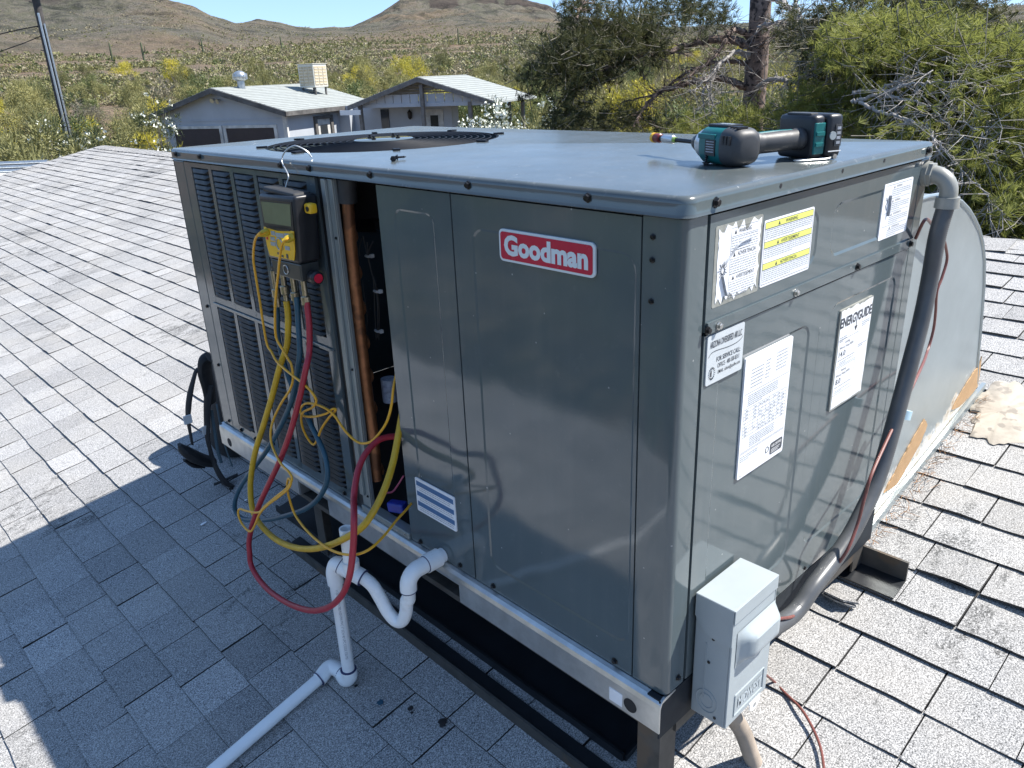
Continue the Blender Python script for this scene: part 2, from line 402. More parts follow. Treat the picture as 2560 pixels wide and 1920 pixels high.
# ------------------------------------------------------------------ mesh helpers
class MB:
    def __init__(s): s.v = []; s.f = []; s.mi = []; s.cur = 0
    def add(s, vs, fs):
        o = len(s.v)
        s.v += [tuple(map(float, p)) for p in vs]
        for f in fs:
            s.f.append(tuple(i + o for i in f)); s.mi.append(s.cur)
        return s
    def box(s, x0, x1, y0, y1, z0, z1):
        vs = [(x0, y0, z0), (x1, y0, z0), (x1, y1, z0), (x0, y1, z0), (x0, y0, z1), (x1, y0, z1), (x1, y1, z1), (x0, y1, z1)]
        return s.add(vs, [(0, 3, 2, 1), (4, 5, 6, 7), (0, 1, 5, 4), (1, 2, 6, 5), (2, 3, 7, 6), (3, 0, 4, 7)])
    def obox(s, c, ax, ay, az):
        c, ax, ay, az = map(np.array, (c, ax, ay, az))
        vs = [c + i * ax + j * ay + k * az for k in (-1, 1) for i, j in ((-1, -1), (1, -1), (1, 1), (-1, 1))]
        return s.add(vs, [(0, 3, 2, 1), (4, 5, 6, 7), (0, 1, 5, 4), (1, 2, 6, 5), (2, 3, 7, 6), (3, 0, 4, 7)])
    def bar(s, a, b, w, h, up=(0, 0, 1)):
        a, b, up = np.array(a, float), np.array(b, float), np.array(up, float)
        d = b - a; L = np.linalg.norm(d); d /= L
        sd = np.cross(d, up); sd /= np.linalg.norm(sd); u2 = np.cross(sd, d)
        return s.obox((a + b) / 2, d * L / 2, sd * w / 2, u2 * h / 2)
    def tube(s, pts, rad, seg=10, caps=True, flat=None):
        pts = [np.array(p, float) for p in pts]
        n = len(pts)
        rads = [rad] * n if np.isscalar(rad) else list(rad)
        tg = []
        for i in range(n):
            d = pts[min(i + 1, n - 1)] - pts[max(i - 1, 0)]
            tg.append(d / (np.linalg.norm(d) + 1e-12))
        up = np.array([0, 0, 1.0]) if abs(tg[0][2]) < .9 else np.array([1.0, 0, 0])
        nx = np.cross(tg[0], up); nx /= np.linalg.norm(nx)
        vs = []
        for i in range(n):
            nx = nx - tg[i] * (nx @ tg[i]); nx /= np.linalg.norm(nx) + 1e-12
            ny = np.cross(tg[i], nx)
            for k in range(seg):
                a = 2 * math.pi * k / seg
                ky = 1 if flat is None else flat
                vs.append(pts[i] + rads[i] * (math.cos(a) * nx + ky * math.sin(a) * ny))
        fs = []
        for i in range(n - 1):
            for k in range(seg):
                k2 = (k + 1) % seg
                fs.append((i * seg + k, i * seg + k2, (i + 1) * seg + k2, (i + 1) * seg + k))
        if caps:
            fs.append(tuple(range(seg))[::-1]); fs.append(tuple((n - 1) * seg + k for k in range(seg)))
        return s.add(vs, fs)
    def lathe(s, o, ax, prof, seg=24, power=None):
        # prof: list of (t along axis, radius)
        o, ax = np.array(o, float), np.array(ax, float); ax /= np.linalg.norm(ax)
        up = np.array([0, 0, 1.0]) if abs(ax[2]) < .9 else np.array([1.0, 0, 0])
        e1 = np.cross(ax, up); e1 /= np.linalg.norm(e1); e2 = np.cross(e1, ax)
        vs = []
        for t, r in prof:
            for k in range(seg):
                a = 2 * math.pi * k / seg
                ca, sa = math.cos(a), math.sin(a)
                if power:
                    q = (abs(ca) ** power + abs(sa) ** power) ** (-1 / power)
                    ca *= q; sa *= q
                vs.append(o + ax * t + r * (ca * e1 + sa * e2))
        fs = []
        n = len(prof)
        for i in range(n - 1):
            for k in range(seg):
                k2 = (k + 1) % seg
                fs.append((i * seg + k, i * seg + k2, (i + 1) * seg + k2, (i + 1) * seg + k))
        fs.append(tuple(range(seg))[::-1]); fs.append(tuple((n - 1) * seg + k for k in range(seg)))
        return s.add(vs, fs)
    def prism(s, poly, o, e1, e2, e3, t):
        # polygon in e1,e2 extruded along e3 by t
        o, e1, e2, e3 = (np.array(q, float) for q in (o, e1, e2, e3))
        n = len(poly)
        a = [o + p[0] * e1 + p[1] * e2 for p in poly]
        b = [q + e3 * t for q in a]
        fs = [tuple(range(n))[::-1], tuple(range(n, 2 * n))]
        fs += [(i, (i + 1) % n, n + (i + 1) % n, n + i) for i in range(n)]
        return s.add(a + b, fs)
    def mesh(s, name):
        me = bpy.data.meshes.new(name)
        me.from_pydata(s.v, [], s.f)
        return me
    def build(s, name, mat, parent=None, smooth=False, bevel=0.0, seg=2, fix=True):
        me = s.mesh(name)
        mats = mat if isinstance(mat, (list, tuple)) else [mat]
        for m in mats: me.materials.append(M[m] if isinstance(m, str) else m)
        if len(mats) > 1:
            for p, i in zip(me.polygons, s.mi): p.material_index = i
        if fix or bevel:
            bm = bmesh.new(); bm.from_mesh(me)
            bmesh.ops.recalc_face_normals(bm, faces=bm.faces)
            if bevel:
                es = [e for e in bm.edges if len(e.link_faces) == 2 and e.calc_face_angle(0) > .6]
                bmesh.ops.bevel(bm, geom=es, offset=bevel, segments=seg, profile=.5, affect='EDGES', clamp_overlap=True)
            bm.to_mesh(me); bm.free()
        if smooth:
            me.set_sharp_from_angle(angle=math.radians(40)) if hasattr(me, 'set_sharp_from_angle') else None
            for p in me.polygons: p.use_smooth = True
        o = bpy.data.objects.new(name, me)
        col.objects.link(o)
        if parent is not None: o.parent = parent
        return o

def tag(o, label=None, cat=None, group=None, kind=None):
    if label: o['label'] = label
    if cat: o['category'] = cat
    if group: o['group'] = group
    if kind: o['kind'] = kind
    return o
def thing(name, loc, label, cat, group=None, rz=0.0, keep=True):
    """Empty at the thing's base. Parts are written in world coordinates, so the inverse of its location is kept."""
    o = bpy.data.objects.new(name, None)
    col.objects.link(o)
    o.empty_display_size = .1
    o.location = [float(v) for v in loc]
    o.rotation_euler = (0, 0, rz)
    tag(o, label, cat, group)
    return o
def W(root, part):
    """part built in world coordinates: hang it under root without moving it"""
    part.parent = root
    l = root.location
    part.matrix_parent_inverse = Matrix.Translation((-l[0], -l[1], -l[2]))
    return part
def sub(parent, part):
    part.parent = parent
    return part
def smooth_path(pts, n=6):
    """Catmull-Rom"""
    p = [np.array(q, float) for q in pts]
    p = [2 * p[0] - p[1]] + p + [2 * p[-1] - p[-2]]
    out = []
    for i in range(1, len(p) - 2):
        for k in range(n):
            t = k / n
            out.append(.5 * ((2 * p[i]) + (-p[i - 1] + p[i + 1]) * t + (2 * p[i - 1] - 5 * p[i] + 4 * p[i + 1] - p[i + 2]) * t * t + (-p[i - 1] + 3 * p[i] - 3 * p[i + 1] + p[i + 2]) * t ** 3))
    out.append(p[-2])
    return out
def quad_mesh(name, V, mat, attr=None):
    """V (N,4,3) quads"""
    V = np.asarray(V, np.float32)
    n = len(V)
    me = bpy.data.meshes.new(name)
    me.vertices.add(n * 4); me.loops.add(n * 4); me.polygons.add(n)
    me.vertices.foreach_set('co', V.reshape(-1))
    me.loops.foreach_set('vertex_index', np.arange(n * 4, dtype=np.int32))
    me.polygons.foreach_set('loop_start', np.arange(0, n * 4, 4, dtype=np.int32))
    me.update(calc_edges=True)
    me.materials.append(M[mat] if isinstance(mat, str) else mat)
    return me
def blades(c, d, L, w, rng):
    """thin quads from c along d (N,3)"""
    n = len(c)
    d = d / np.linalg.norm(d, axis=1, keepdims=True)
    r = rng.normal(size=(n, 3))
    s = np.cross(d, r); s /= np.linalg.norm(s, axis=1, keepdims=True) + 1e-9
    L = np.broadcast_to(np.asarray(L), (n,))[:, None]; w = np.broadcast_to(np.asarray(w), (n,))[:, None]
    a = c - s * w * .5; b = c + s * w * .5
    return np.stack([a, b, b + d * L - s * w * .25, a + d * L + s * w * .25], 1)
def add_mesh(name, me, parent=None):
    o = bpy.data.objects.new(name, me)
    col.objects.link(o)
    if parent is not None: o.parent = parent
    return o

# text as flat mesh
def text_mesh(txt, height, width=None, bold=0.0, align='LEFT', thick=0.0, spacing=1.0):
    cu = bpy.data.curves.new('lettering', 'FONT')
    cu.body = txt
    cu.size = 1.0
    cu.offset = bold
    cu.space_character = spacing
    cu.align_x = 'LEFT'
    cu.resolution_u = 3
    cu.extrude = 0
    o = bpy.data.objects.new('lettering', cu)
    col.objects.link(o)
    dg = bpy.context.evaluated_depsgraph_get()
    me = bpy.data.meshes.new_from_object(o.evaluated_get(dg))
    bpy.data.objects.remove(o); bpy.data.curves.remove(cu)
    v = np.zeros(len(me.vertices) * 3); me.vertices.foreach_get('co', v); v = v.reshape(-1, 3)
    fs = [tuple(p.vertices) for p in me.polygons]
    bpy.data.meshes.remove(me)
    v[:, 0] -= v[:, 0].min()
    h = .70            # cap height of the built-in font at size 1
    k = height / h
    kx = k
    if width: kx = width / v[:, 0].max()
    v[:, 0] *= kx; v[:, 1] *= k
    if align == 'CENTER': v[:, 0] -= v[:, 0].max() / 2
    if align == 'RIGHT': v[:, 0] -= v[:, 0].max()
    return v, fs
def put_text(mb, t, o, right, up):
    v, fs = t
    o, right, up = (np.array(q, float) for q in (o, right, up))
    mb.add([o + p[0] * right + p[1] * up for p in v], fs)

# ------------------------------------------------------------------ value noise for terrain
_rs = np.random.RandomState(11)
_lat = _rs.rand(256, 256)
def vnoise(x, y):
    xi = np.floor(x).astype(int); yi = np.floor(y).astype(int)
    fx = x - xi; fy = y - yi
    fx = fx * fx * (3 - 2 * fx); fy = fy * fy * (3 - 2 * fy)
    g = lambda a, b: _lat[a % 256, b % 256]
    return (g(xi, yi) * (1 - fx) + g(xi + 1, yi) * fx) * (1 - fy) + (g(xi, yi + 1) * (1 - fx) + g(xi + 1, yi + 1) * fx) * fy
def fbm(x, y, o=5):
    s = 0; a = .5; f = 1.0
    for _ in range(o):
        s = s + a * vnoise(x * f, y * f); a *= .5; f *= 2.03
    return s
def ridged(x, y, o=5):
    s = 0; a = .5; f = 1.0
    for _ in range(o):
        s = s + a * (1 - np.abs(2 * vnoise(x * f + 7, y * f + 3) - 1)); a *= .5; f *= 2.07
    return s

SKY_AZ = np.array([-180, -120, -60, -20, 5, 12, 15.4, 16.2, 22, 29.9, 35.3, 39, 42.7, 43.1, 43.6, 46.2, 50, 53.2, 53.5, 54.6, 55.2, 56.6, 57.8, 59.1, 60.2, 61.1, 62.5, 63.9, 65.2, 66.0, 67.0, 68.5, 70, 71.4, 72.5, 74.2, 76.6, 85, 100, 130, 180])
SKY_EL = np.array([2.2, 2.0, 1.8, 2.2, 2.6, 2.3, 2.17, 2.11, 1.9, 1.92, 1.99, 2.3, 3.21, 3.63, 4.04, 4.54, 4.62, 4.73, 4.60, 3.99, 3.75, 3.15, 3.02, 2.74, 2.82, 3.11, 3.31, 3.17, 3.57, 4.0, 4.37, 4.63, 4.77, 4.84, 4.76, 4.61, 4.74, 4.3, 3.4, 2.6, 2.2])
RP_AZ = np.array([-180, -20, 10, 36, 41, 44, 57, 61, 66, 80, 110, 180])
RP_R = np.array([600, 500, 420, 460, 1000, 1050, 1050, 900, 720, 680, 620, 600])
def terrain(x, y):
    x = np.asarray(x, float); y = np.asarray(y, float)
    dx = x - CAM[0]; dy = y - CAM[1]
    r = np.hypot(dx, dy); az = np.degrees(np.arctan2(dy, dx))
    el = np.interp(az, SKY_AZ, SKY_EL); rp = np.interp(az, RP_AZ, RP_R)
    zb = -2.75 + np.maximum(0, r - 50) * .052 + (fbm(x * .03, y * .03, 3) - .47) * np.clip((r - 25) / 60, 0, 1) * 2.2
    hp = CAM[2] + rp * np.tan(np.radians(el))
    r0 = rp * .46
    t = np.clip((r - r0) / (rp - r0), 0, 1)
    mesa = np.clip(1 - np.abs(az - 50) / 9.5, 0, 1)
    s = np.where(t < 1, (1 - np.cos(np.pi * t ** .92)) / 2, 1)
    s2 = .72 * t ** 1.12 + .28 * np.clip((t - .90) / .05, 0, 1)
    s2 = np.minimum(1, s2 + .06 * np.clip((t - .9) / .05, 0, 1))
    mm = np.clip(mesa * 4, 0, 1)
    s = s * (1 - mm) + s2 * mm
    zb0 = -2.75 + (r0 - 50) * .052
    h = np.where(r < r0, 0, (hp - zb0 - (np.minimum(r, rp) - r0) * .052) * s)
    env = np.clip(t * 1.4, 0, 1) * (1 - .96 * np.clip((t - .8) / .2, 0, 1))
    g = ridged(x * .0085, y * .0085, 5) - .62
    env = env * np.clip((hp - zb0 - (rp - r0) * .052) / 32, .05, 1)
    h = h + env * ((g - .08) * 26 + (ridged(x * .024 + 5, y * .024, 4) - .68) * 9)
    h = h + (1 - np.clip(np.abs(t - .93) / .09, 0, 1)) * (ridged(x * .03, y * .03, 4) - .66) * 3 * np.clip((hp - zb0 - (rp - r0) * .052) / 32, .05, 1)
    h = np.where(r > rp, h - np.maximum(0, r - rp - 160 * mm) * .05, h)
    zz = np.where(r < r0, zb, zb0 + (np.minimum(r, rp) - r0) * .052 + (zb - (-2.75 + np.maximum(0, r - 50) * .052)) + h)
    return zz

# ------------------------------------------------------------------ terrain
def build_terrain():
    az = np.concatenate([np.arange(-180, 8, 2.5), np.arange(8, 84, .16), np.arange(84, 180.1, 2.5)])
    rr = np.concatenate([[.3], np.geomspace(3, 60, 22), np.geomspace(63, 1250, 250), np.geomspace(1350, 5000, 8)])
    A, Rr = np.meshgrid(np.radians(az), rr, indexing='ij')
    X = CAM[0] + Rr * np.cos(A); Y = CAM[1] + Rr * np.sin(A)
    Zt = terrain(X, Y)
    na, nr = X.shape
    me = bpy.data.meshes.new('terrain')
    V = np.stack([X, Y, Zt], -1).reshape(-1, 3).astype(np.float32)
    i = np.arange(na - 1)[:, None] * nr + np.arange(nr - 1)[None, :]
    Q = np.stack([i, i + nr, i + nr + 1, i + 1], -1).reshape(-1, 4).astype(np.int32)
    me.vertices.add(len(V)); me.loops.add(Q.size); me.polygons.add(len(Q))
    me.vertices.foreach_set('co', V.reshape(-1))
    me.loops.foreach_set('vertex_index', Q.reshape(-1))
    me.polygons.foreach_set('loop_start', np.arange(0, Q.size, 4, dtype=np.int32))
    me.update(calc_edges=True)
    rp = np.interp(np.degrees(A), RP_AZ, RP_R)
    at = me.attributes.new('rock', 'FLOAT', 'POINT')
    at.data.foreach_set('value', np.clip((Rr / rp - .44) / .16, 0, 1).reshape(-1).astype(np.float32))
    at = me.attributes.new('caprock', 'FLOAT', 'POINT')
    azd = np.degrees(A); tt = (Rr / rp - .46) / .54
    cap = np.clip(1 - np.abs(tt - .93) / .055, 0, 1) * np.clip((1 - np.abs(azd - 49) / 8) * 4, 0, 1)
    cap = np.maximum(cap, .8 * np.clip(1 - np.abs(tt - .72 - .05 * np.sin(azd)) / .045, 0, 1) * np.clip((azd - 64) / 3, 0, 1)) * (fbm(X * .02, Y * .02, 3) > .40)
    at.data.foreach_set('value', cap.reshape(-1).astype(np.float32))
    me.materials.append(M['ground'])
    for p in me.polygons: p.use_smooth = True
    o = add_mesh('ground', me)
    tag(o, 'tan desert ground rising to bare brown hills and a flat-topped mesa', None, None, 'structure')
build_terrain()

# ------------------------------------------------------------------ the house under the air conditioner: roof of shingles
RIDGE_X, EAVE_X, RAKE_Y, NEAR_Y = 2.97, -1.95, 12.15, -5.0
EXPO = .1235
house = thing('house', (1.0, 3.5, -2.7), 'low house with a light grey asphalt shingle roof carrying the air conditioner', 'house')
def wedge(y0, y1, x0, x1, h0, h1, b0, rng, lift=0.0):
    """one shingle: butt edge at x0 (down slope), running up to x1; heights above the roof plane"""
    j = lambda s: rng.uniform(-s, s)
    nseg = 3
    ys = np.linspace(y0, y1, nseg + 1)
    top0 = []; top1 = []; bot0 = []
    for k, y in enumerate(ys):
        xx = x0 + j(.0016)
        hh = h0 + j(.0008) + lift * (1 - abs(k / nseg - .35))
        top0.append((xx, y, roofz(xx) + hh))
        bot0.append((xx + .001, y, roofz(xx) + max(b0, hh - .0065)))
        top1.append((x1, y, roofz(x1) + h1))
    n = nseg + 1
    vs = top0 + top1 + bot0 + [(x1, ys[0], roofz(x1) - .003), (x1, ys[-1], roofz(x1) - .003)]
    fs = []
    for k in range(nseg):
        fs.append((k, n + k, n + k + 1, k + 1)[::-1])
        fs.append((2 * n + k, k, k + 1, 2 * n + k + 1)[::-1])
    fs.append((0, 2 * n, 3 * n, n)[::-1])
    fs.append((n - 1, 3 * n - 1, 3 * n + 1, 2 * n - 1))
    return vs, fs
def addsh(mb, vs, fs):
    tops = fs[0:-2:2]; edges = fs[1:-2:2] + fs[-2:]
    o = len(mb.v)
    mb.v += [tuple(map(float, p)) for p in vs]
    for k, group in ((0, tops), (1, edges)):
        for f in group:
            mb.f.append(tuple(i + o for i in f)); mb.mi.append(k)
def build_roof():
    rng = random.Random(5)
    mb = MB()
    # underlay slabs on both slopes
    poly = [(EAVE_X - .02, roofz(EAVE_X - .02) - .004), (RIDGE_X, roofz(RIDGE_X) - .004), (RIDGE_X + 4.9, roofz(RIDGE_X) - .004 - .98), (RIDGE_X + 4.9, roofz(RIDGE_X) - 1.1), (RIDGE_X, roofz(RIDGE_X) - .12), (EAVE_X - .02, roofz(EAVE_X) - .124)]
    mb.prism(poly, (0, NEAR_Y, 0), (1, 0, 0), (0, 0, 1), (0, 1, 0), RAKE_Y - NEAR_Y)
    roof = W(house, mb.build('roof', 'underlay'))
    w = MB()
    w.box(EAVE_X + .5, RIDGE_X + 4.3, NEAR_Y + .3, RAKE_Y - .3, -3.2, roofz(EAVE_X) - .13)
    W(house, w.build('wall', 'stuccow'))
    fb = MB()
    fb.box(EAVE_X - .05, EAVE_X - .021, NEAR_Y, RAKE_Y, roofz(EAVE_X) - .14, roofz(EAVE_X) - .006)
    W(house, fb.build('fascia', 'trimw'))
    rk = MB()
    rk.prism([(EAVE_X, roofz(EAVE_X) - .12), (RIDGE_X, roofz(RIDGE_X) - .12), (RIDGE_X, roofz(RIDGE_X) - .006), (EAVE_X, roofz(EAVE_X) - .006)], (0, RAKE_Y + .002, 0), (1, 0, 0), (0, 0, 1), (0, 1, 0), .025)
    W(house, rk.build('rake_board', 'trimw'))
    tabs = []
    k = 0
    x = .527 - 20 * EXPO
    bx0, bx1 = np.array([0, 0, -.07]), np.array([S_D, S_L, S_H])
    while x < RIDGE_X - .02:
        if x > EAVE_X - .05:
            y = NEAR_Y + rng.uniform(-.15, 0)
            x1 = min(x + EXPO + .012, RIDGE_X)
            while y < RAKE_Y:
                wd = rng.choice((.137, .150, .160, .168, .176, .195, .215)) + rng.uniform(-.008, .008)
                if rng.random() < .10: wd *= 1.5
                ya, yb = max(NEAR_Y, y), min(RAKE_Y + .012, y + wd - rng.choice((.0024, .0032, .0040, .0046, .0010)))
                if yb - ya > .01:
                    h = rng.choice((.0065, .0075, .0085, .0100))
                    tone = min(1, max(0, rng.gauss(.5, .18)))
                    lift = 0.0
                    if rng.random() < .10: lift = rng.uniform(.002, .007)
                    tabs.append([x, x1, ya, yb, h, tone, lift])
                y += wd
        x += EXPO
    # the shingles that show largest become pieces of their own
    score = []
    for i, (xa, xb, ya, yb, h, tone, lift) in enumerate(tabs):
        P = np.array([(xa + xb) / 2, (ya + yb) / 2, roofz((xa + xb) / 2)])
        u, v, d = project(P)
        s = 0
        if d > .2 and -60 < u < 2620 and -60 < v < 2000:
            dr = P - CAM
            with np.errstate(divide='ignore'):
                t0 = (bx0 - CAM) / dr; t1 = (bx1 - CAM) / dr
            tn = np.minimum(t0, t1).max(); tf = np.maximum(t0, t1).min()
            hit = tn < tf and tn < .999 and tf > 0
            if not hit: s = (xb - xa) * (yb - ya) / d ** 2 * abs(dr[2]) / d
        score.append(s)
    top = set(sorted(range(len(tabs)), key=lambda i: -score[i])[:300])
    # one torn-up shingle beside the back foot of the stand
    rest = MB(); rtone = []
    for i, (xa, xb, ya, yb, h, tone, lift) in enumerate(tabs):
        if abs(xa - .90) < .07 and -.36 < (ya + yb) / 2 < -.10: lift = .012
        vs, fs = wedge(ya, yb, xa, xb, h, .0015, -.0015, rng, lift)
        if i in top and score[i] > 0:
            m1 = MB(); addsh(m1, vs, fs)
            o = m1.build('shingle', ['shingle', 'shedge'], roof)
            at = o.data.attributes.new('tone', 'FLOAT', 'POINT')
            at.data.foreach_set('value', np.full(len(o.data.vertices), tone, np.float32))
        else:
            addsh(rest, vs, fs); rtone += [tone] * len(vs)
    o = rest.build('shingle_field', ['shingle', 'shedge'], roof, fix=False)
    bm = bmesh.new(); bm.from_mesh(o.data); bmesh.ops.recalc_face_normals(bm, faces=bm.faces); bm.to_mesh(o.data); bm.free()
    at = o.data.attributes.new('tone', 'FLOAT', 'POINT')
    at.data.foreach_set('value', np.array(rtone, np.float32))
    o['kind'] = 'stuff'
    # ridge caps
    y = NEAR_Y; n = 0
    capm = None
    while y < RAKE_Y - .1:
        m1 = MB()
        z = roofz(RIDGE_X)
        vs = []
        for yy, dz in ((y, .016), (y + .15, .007)):
            for dx, dd in ((-.14, -.028), (-.05, -.010), (0, 0), (.05, -.010), (.14, -.028)):
                vs.append((RIDGE_X + dx, yy, z + dd + dz))
        for dx, dd in ((-.14, -.028), (-.05, -.010), (0, 0), (.05, -.010), (.14, -.028)):
            vs.append((RIDGE_X + dx, y, z + dd + .007))
        fs = [(q, q + 1, q + 6, q + 5) for q in range(4)] + [(10 + q, 11 + q, q + 1, q) for q in range(4)]
        m1.add(vs, fs)
        o = m1.build('ridge_cap', 'shingle', roof)
        at = o.data.attributes.new('tone', 'FLOAT', 'POINT')
        at.data.foreach_set('value', np.full(len(o.data.vertices), rng.uniform(.4, .9), np.float32))
        y += .14; n += 1
    return roof
roof = build_roof()

# ------------------------------------------------------------------ far buildings
def frame_at(u, dist, ang=None):
    p = PD(u, 250, dist)
    return p[:2]
class Loc:
    """local frame: o + a*u (along the front, to the left), n*d (into depth), z up"""
    def __init__(s, o, u, n): s.o = np.array(o, float); s.u = np.array(u, float); s.n = np.array(n, float)
    def p(s, a, d, z): q = s.o + a * s.u + d * s.n; return (q[0], q[1], z)
    def box(s, mb, a0, a1, d0, d1, za, zb):
        vs = [s.p(a, d, z) for z in (za, zb) for a, d in ((a0, d0), (a1, d0), (a1, d1), (a0, d1))]
        return mb.add(vs, [(0, 3, 2, 1), (4, 5, 6, 7), (0, 1, 5, 4), (1, 2, 6, 5), (2, 3, 7, 6), (3, 0, 4, 7)])
    def prism(s, mb, poly, d0, d1):
        n = len(poly)
        vs = [s.p(a, d0, z) for a, z in poly] + [s.p(a, d1, z) for a, z in poly]
        return mb.add(vs, [tuple(range(n)), tuple(range(n, 2 * n))[::-1]] + [(i, n + i, n + (i + 1) % n, (i + 1) % n) for i in range(n)])
GU = np.array([-.429, .904]); GN = np.array([.904, .429])
def garage():
    o = PD(707, 270, 35.0)[:2]
    L = Loc(o, GU, GN)
    W_, D_ = 6.36, 6.6
    ze, zr, zg = -.02, .86, -2.75
    root = thing('garage', L.p(W_ / 2, D_ / 2, zg), 'grey stucco garage with two dark brown doors and a pale shingled gable roof', 'garage')
    b = lambda mb, n, m, **k: W(root, mb.build(n, m, **k))
    m = MB(); L.prism(m, [(0, zg), (W_, zg), (W_, ze), (W_ / 2, zr - .08), (0, ze)], 0, D_); b(m, 'wall', 'stucco')
    ov = .38; sl = (zr - ze) / (W_ / 2)
    for sgn in (0, 1):
        m = MB()
        a_e = -ov if sgn == 0 else W_ + ov
        poly = [(W_ / 2, zr + .05), (a_e, ze - ov * sl + .05), (a_e, ze - ov * sl - .03), (W_ / 2, zr - .03)]
        L.prism(m, poly, -.35, D_ + .3)
        rf = b(m, 'roof', 'farroof')
        # courses of the pale shingles
        for q in range(16):
            t = (q + .5) / 16
            a = W_ / 2 + (a_e - W_ / 2) * t; z = zr + .052 + (ze - ov * sl - zr) * t
            mm = MB(); L.box(mm, a - .012, a + .012, -.34, D_ + .29, z, z + .012)
            sub(rf, mm.build('shingle_course', 'farroof'))
    for sgn in (0, 1):
        m = MB(); a_e = -ov if sgn == 0 else W_ + ov
        poly = [(W_ / 2, zr + .03), (a_e, ze - ov * sl + .03), (a_e, ze - ov * sl - .17), (W_ / 2, zr - .17)]
        L.prism(m, poly, -.40, -.355); b(m, 'barge_board', 'trimd')
    m = MB(); L.box(m, -ov - .03, -ov + .02, -.4, D_ + .3, ze - ov * sl - .14, ze - ov * sl + .03); b(m, 'eave_fascia', 'trimd')
    m = MB(); L.box(m, 0, W_, -.025, -.003, -.42, -.37); b(m, 'belt_trim', 'stucco')
    for a in (-.02, W_ + .02):
        m = MB(); L.box(m, a - .09, a + .09, -.05, .06, zg, ze - .05); b(m, 'corner_board', 'trimw')
    for a0 in (.55, 3.35):
        m = MB(); L.box(m, a0, a0 + 2.45, -.02, .02, zg, -.72)
        g = b(m, 'garage_door', 'gdoor')
        for q in range(4):
            mm = MB(); L.box(mm, a0 + .02, a0 + 2.43, -.026, -.02, zg + .5 * q + .02, zg + .5 * q + .46); sub(g, mm.build('door_panel', 'gdoor'))
        m = MB()
        L.box(m, a0 - .14, a0, -.06, .0, zg, -.6); L.box(m, a0 + 2.45, a0 + 2.59, -.06, .0, zg, -.6); L.box(m, a0, a0 + 2.45, -.06, 0, -.72, -.6)
        b(m, 'door_frame', 'trimw')
    # flood light on the gable
    m = MB(); c = np.array(L.p(W_ / 2 + .1, -.1, .45)); m.lathe(c, (-GN[0], -GN[1], -.3), [(0, .04), (.1, .06), (.2, .10)], 12)
    c2 = np.array(L.p(W_ / 2 - .2, -.1, .42)); m.lathe(c2, (-GN[0] * .9, -GN[1] * .5, -.3), [(0, .04), (.1, .06), (.2, .10)], 12)
    b(m, 'flood_light', 'alu')
    # side wall door on the a=0 side
    m = MB(); L.box(m, -.03, 0.0, 2.2, 3.25, zg, -.55); dr = b(m, 'side_door', 'trimw')
    m = MB(); L.box(m, -.045, -.031, 2.45, 3.0, -1.5, -.8); sub(dr, m.build('pane', 'glass'))
    m = MB()
    L.box(m, -.1, -.0, 2.02, 2.2, zg, -.42); L.box(m, -.1, 0, 3.25, 3.43, zg, -.42); L.box(m, -.1, 0, 2.2, 3.25, -.55, -.42)
    b(m, 'side_door_frame', 'trimd')
    return L, W_, D_, ze, zr
GL, GW, GD, GZE, GZR = garage()
def vent():
    p = np.array(GL.p(GW / 2 - .25, 1.3, GZR - .10))
    r = thing('turbine_vent', p, 'round silver turbine vent on the garage roof ridge', 'vent')
    m = MB(); m.lathe(p, (0, 0, 1), [(0, .16), (.38, .16), (.38, .2)], 16); W(r, m.build('vent_pipe', 'galv', smooth=True))
    m = MB(); m.lathe(p + [0, 0, .38], (0, 0, 1), [(0, .2), (.05, .27), (.16, .30), (.27, .27), (.36, .16), (.4, .03)], 18); hd = W(r, m.build('turbine_head', 'galv', smooth=True))
    for k in range(12):
        a = k * math.pi / 6
        mm = MB(); mm.bar(p + [.285 * math.cos(a), .285 * math.sin(a), .43], p + [.285 * math.cos(a + .25), .285 * math.sin(a + .25), .66], .012, .05, (math.cos(a), math.sin(a), 0))
        sub(hd, mm.build('vane', 'galv'))
vent()
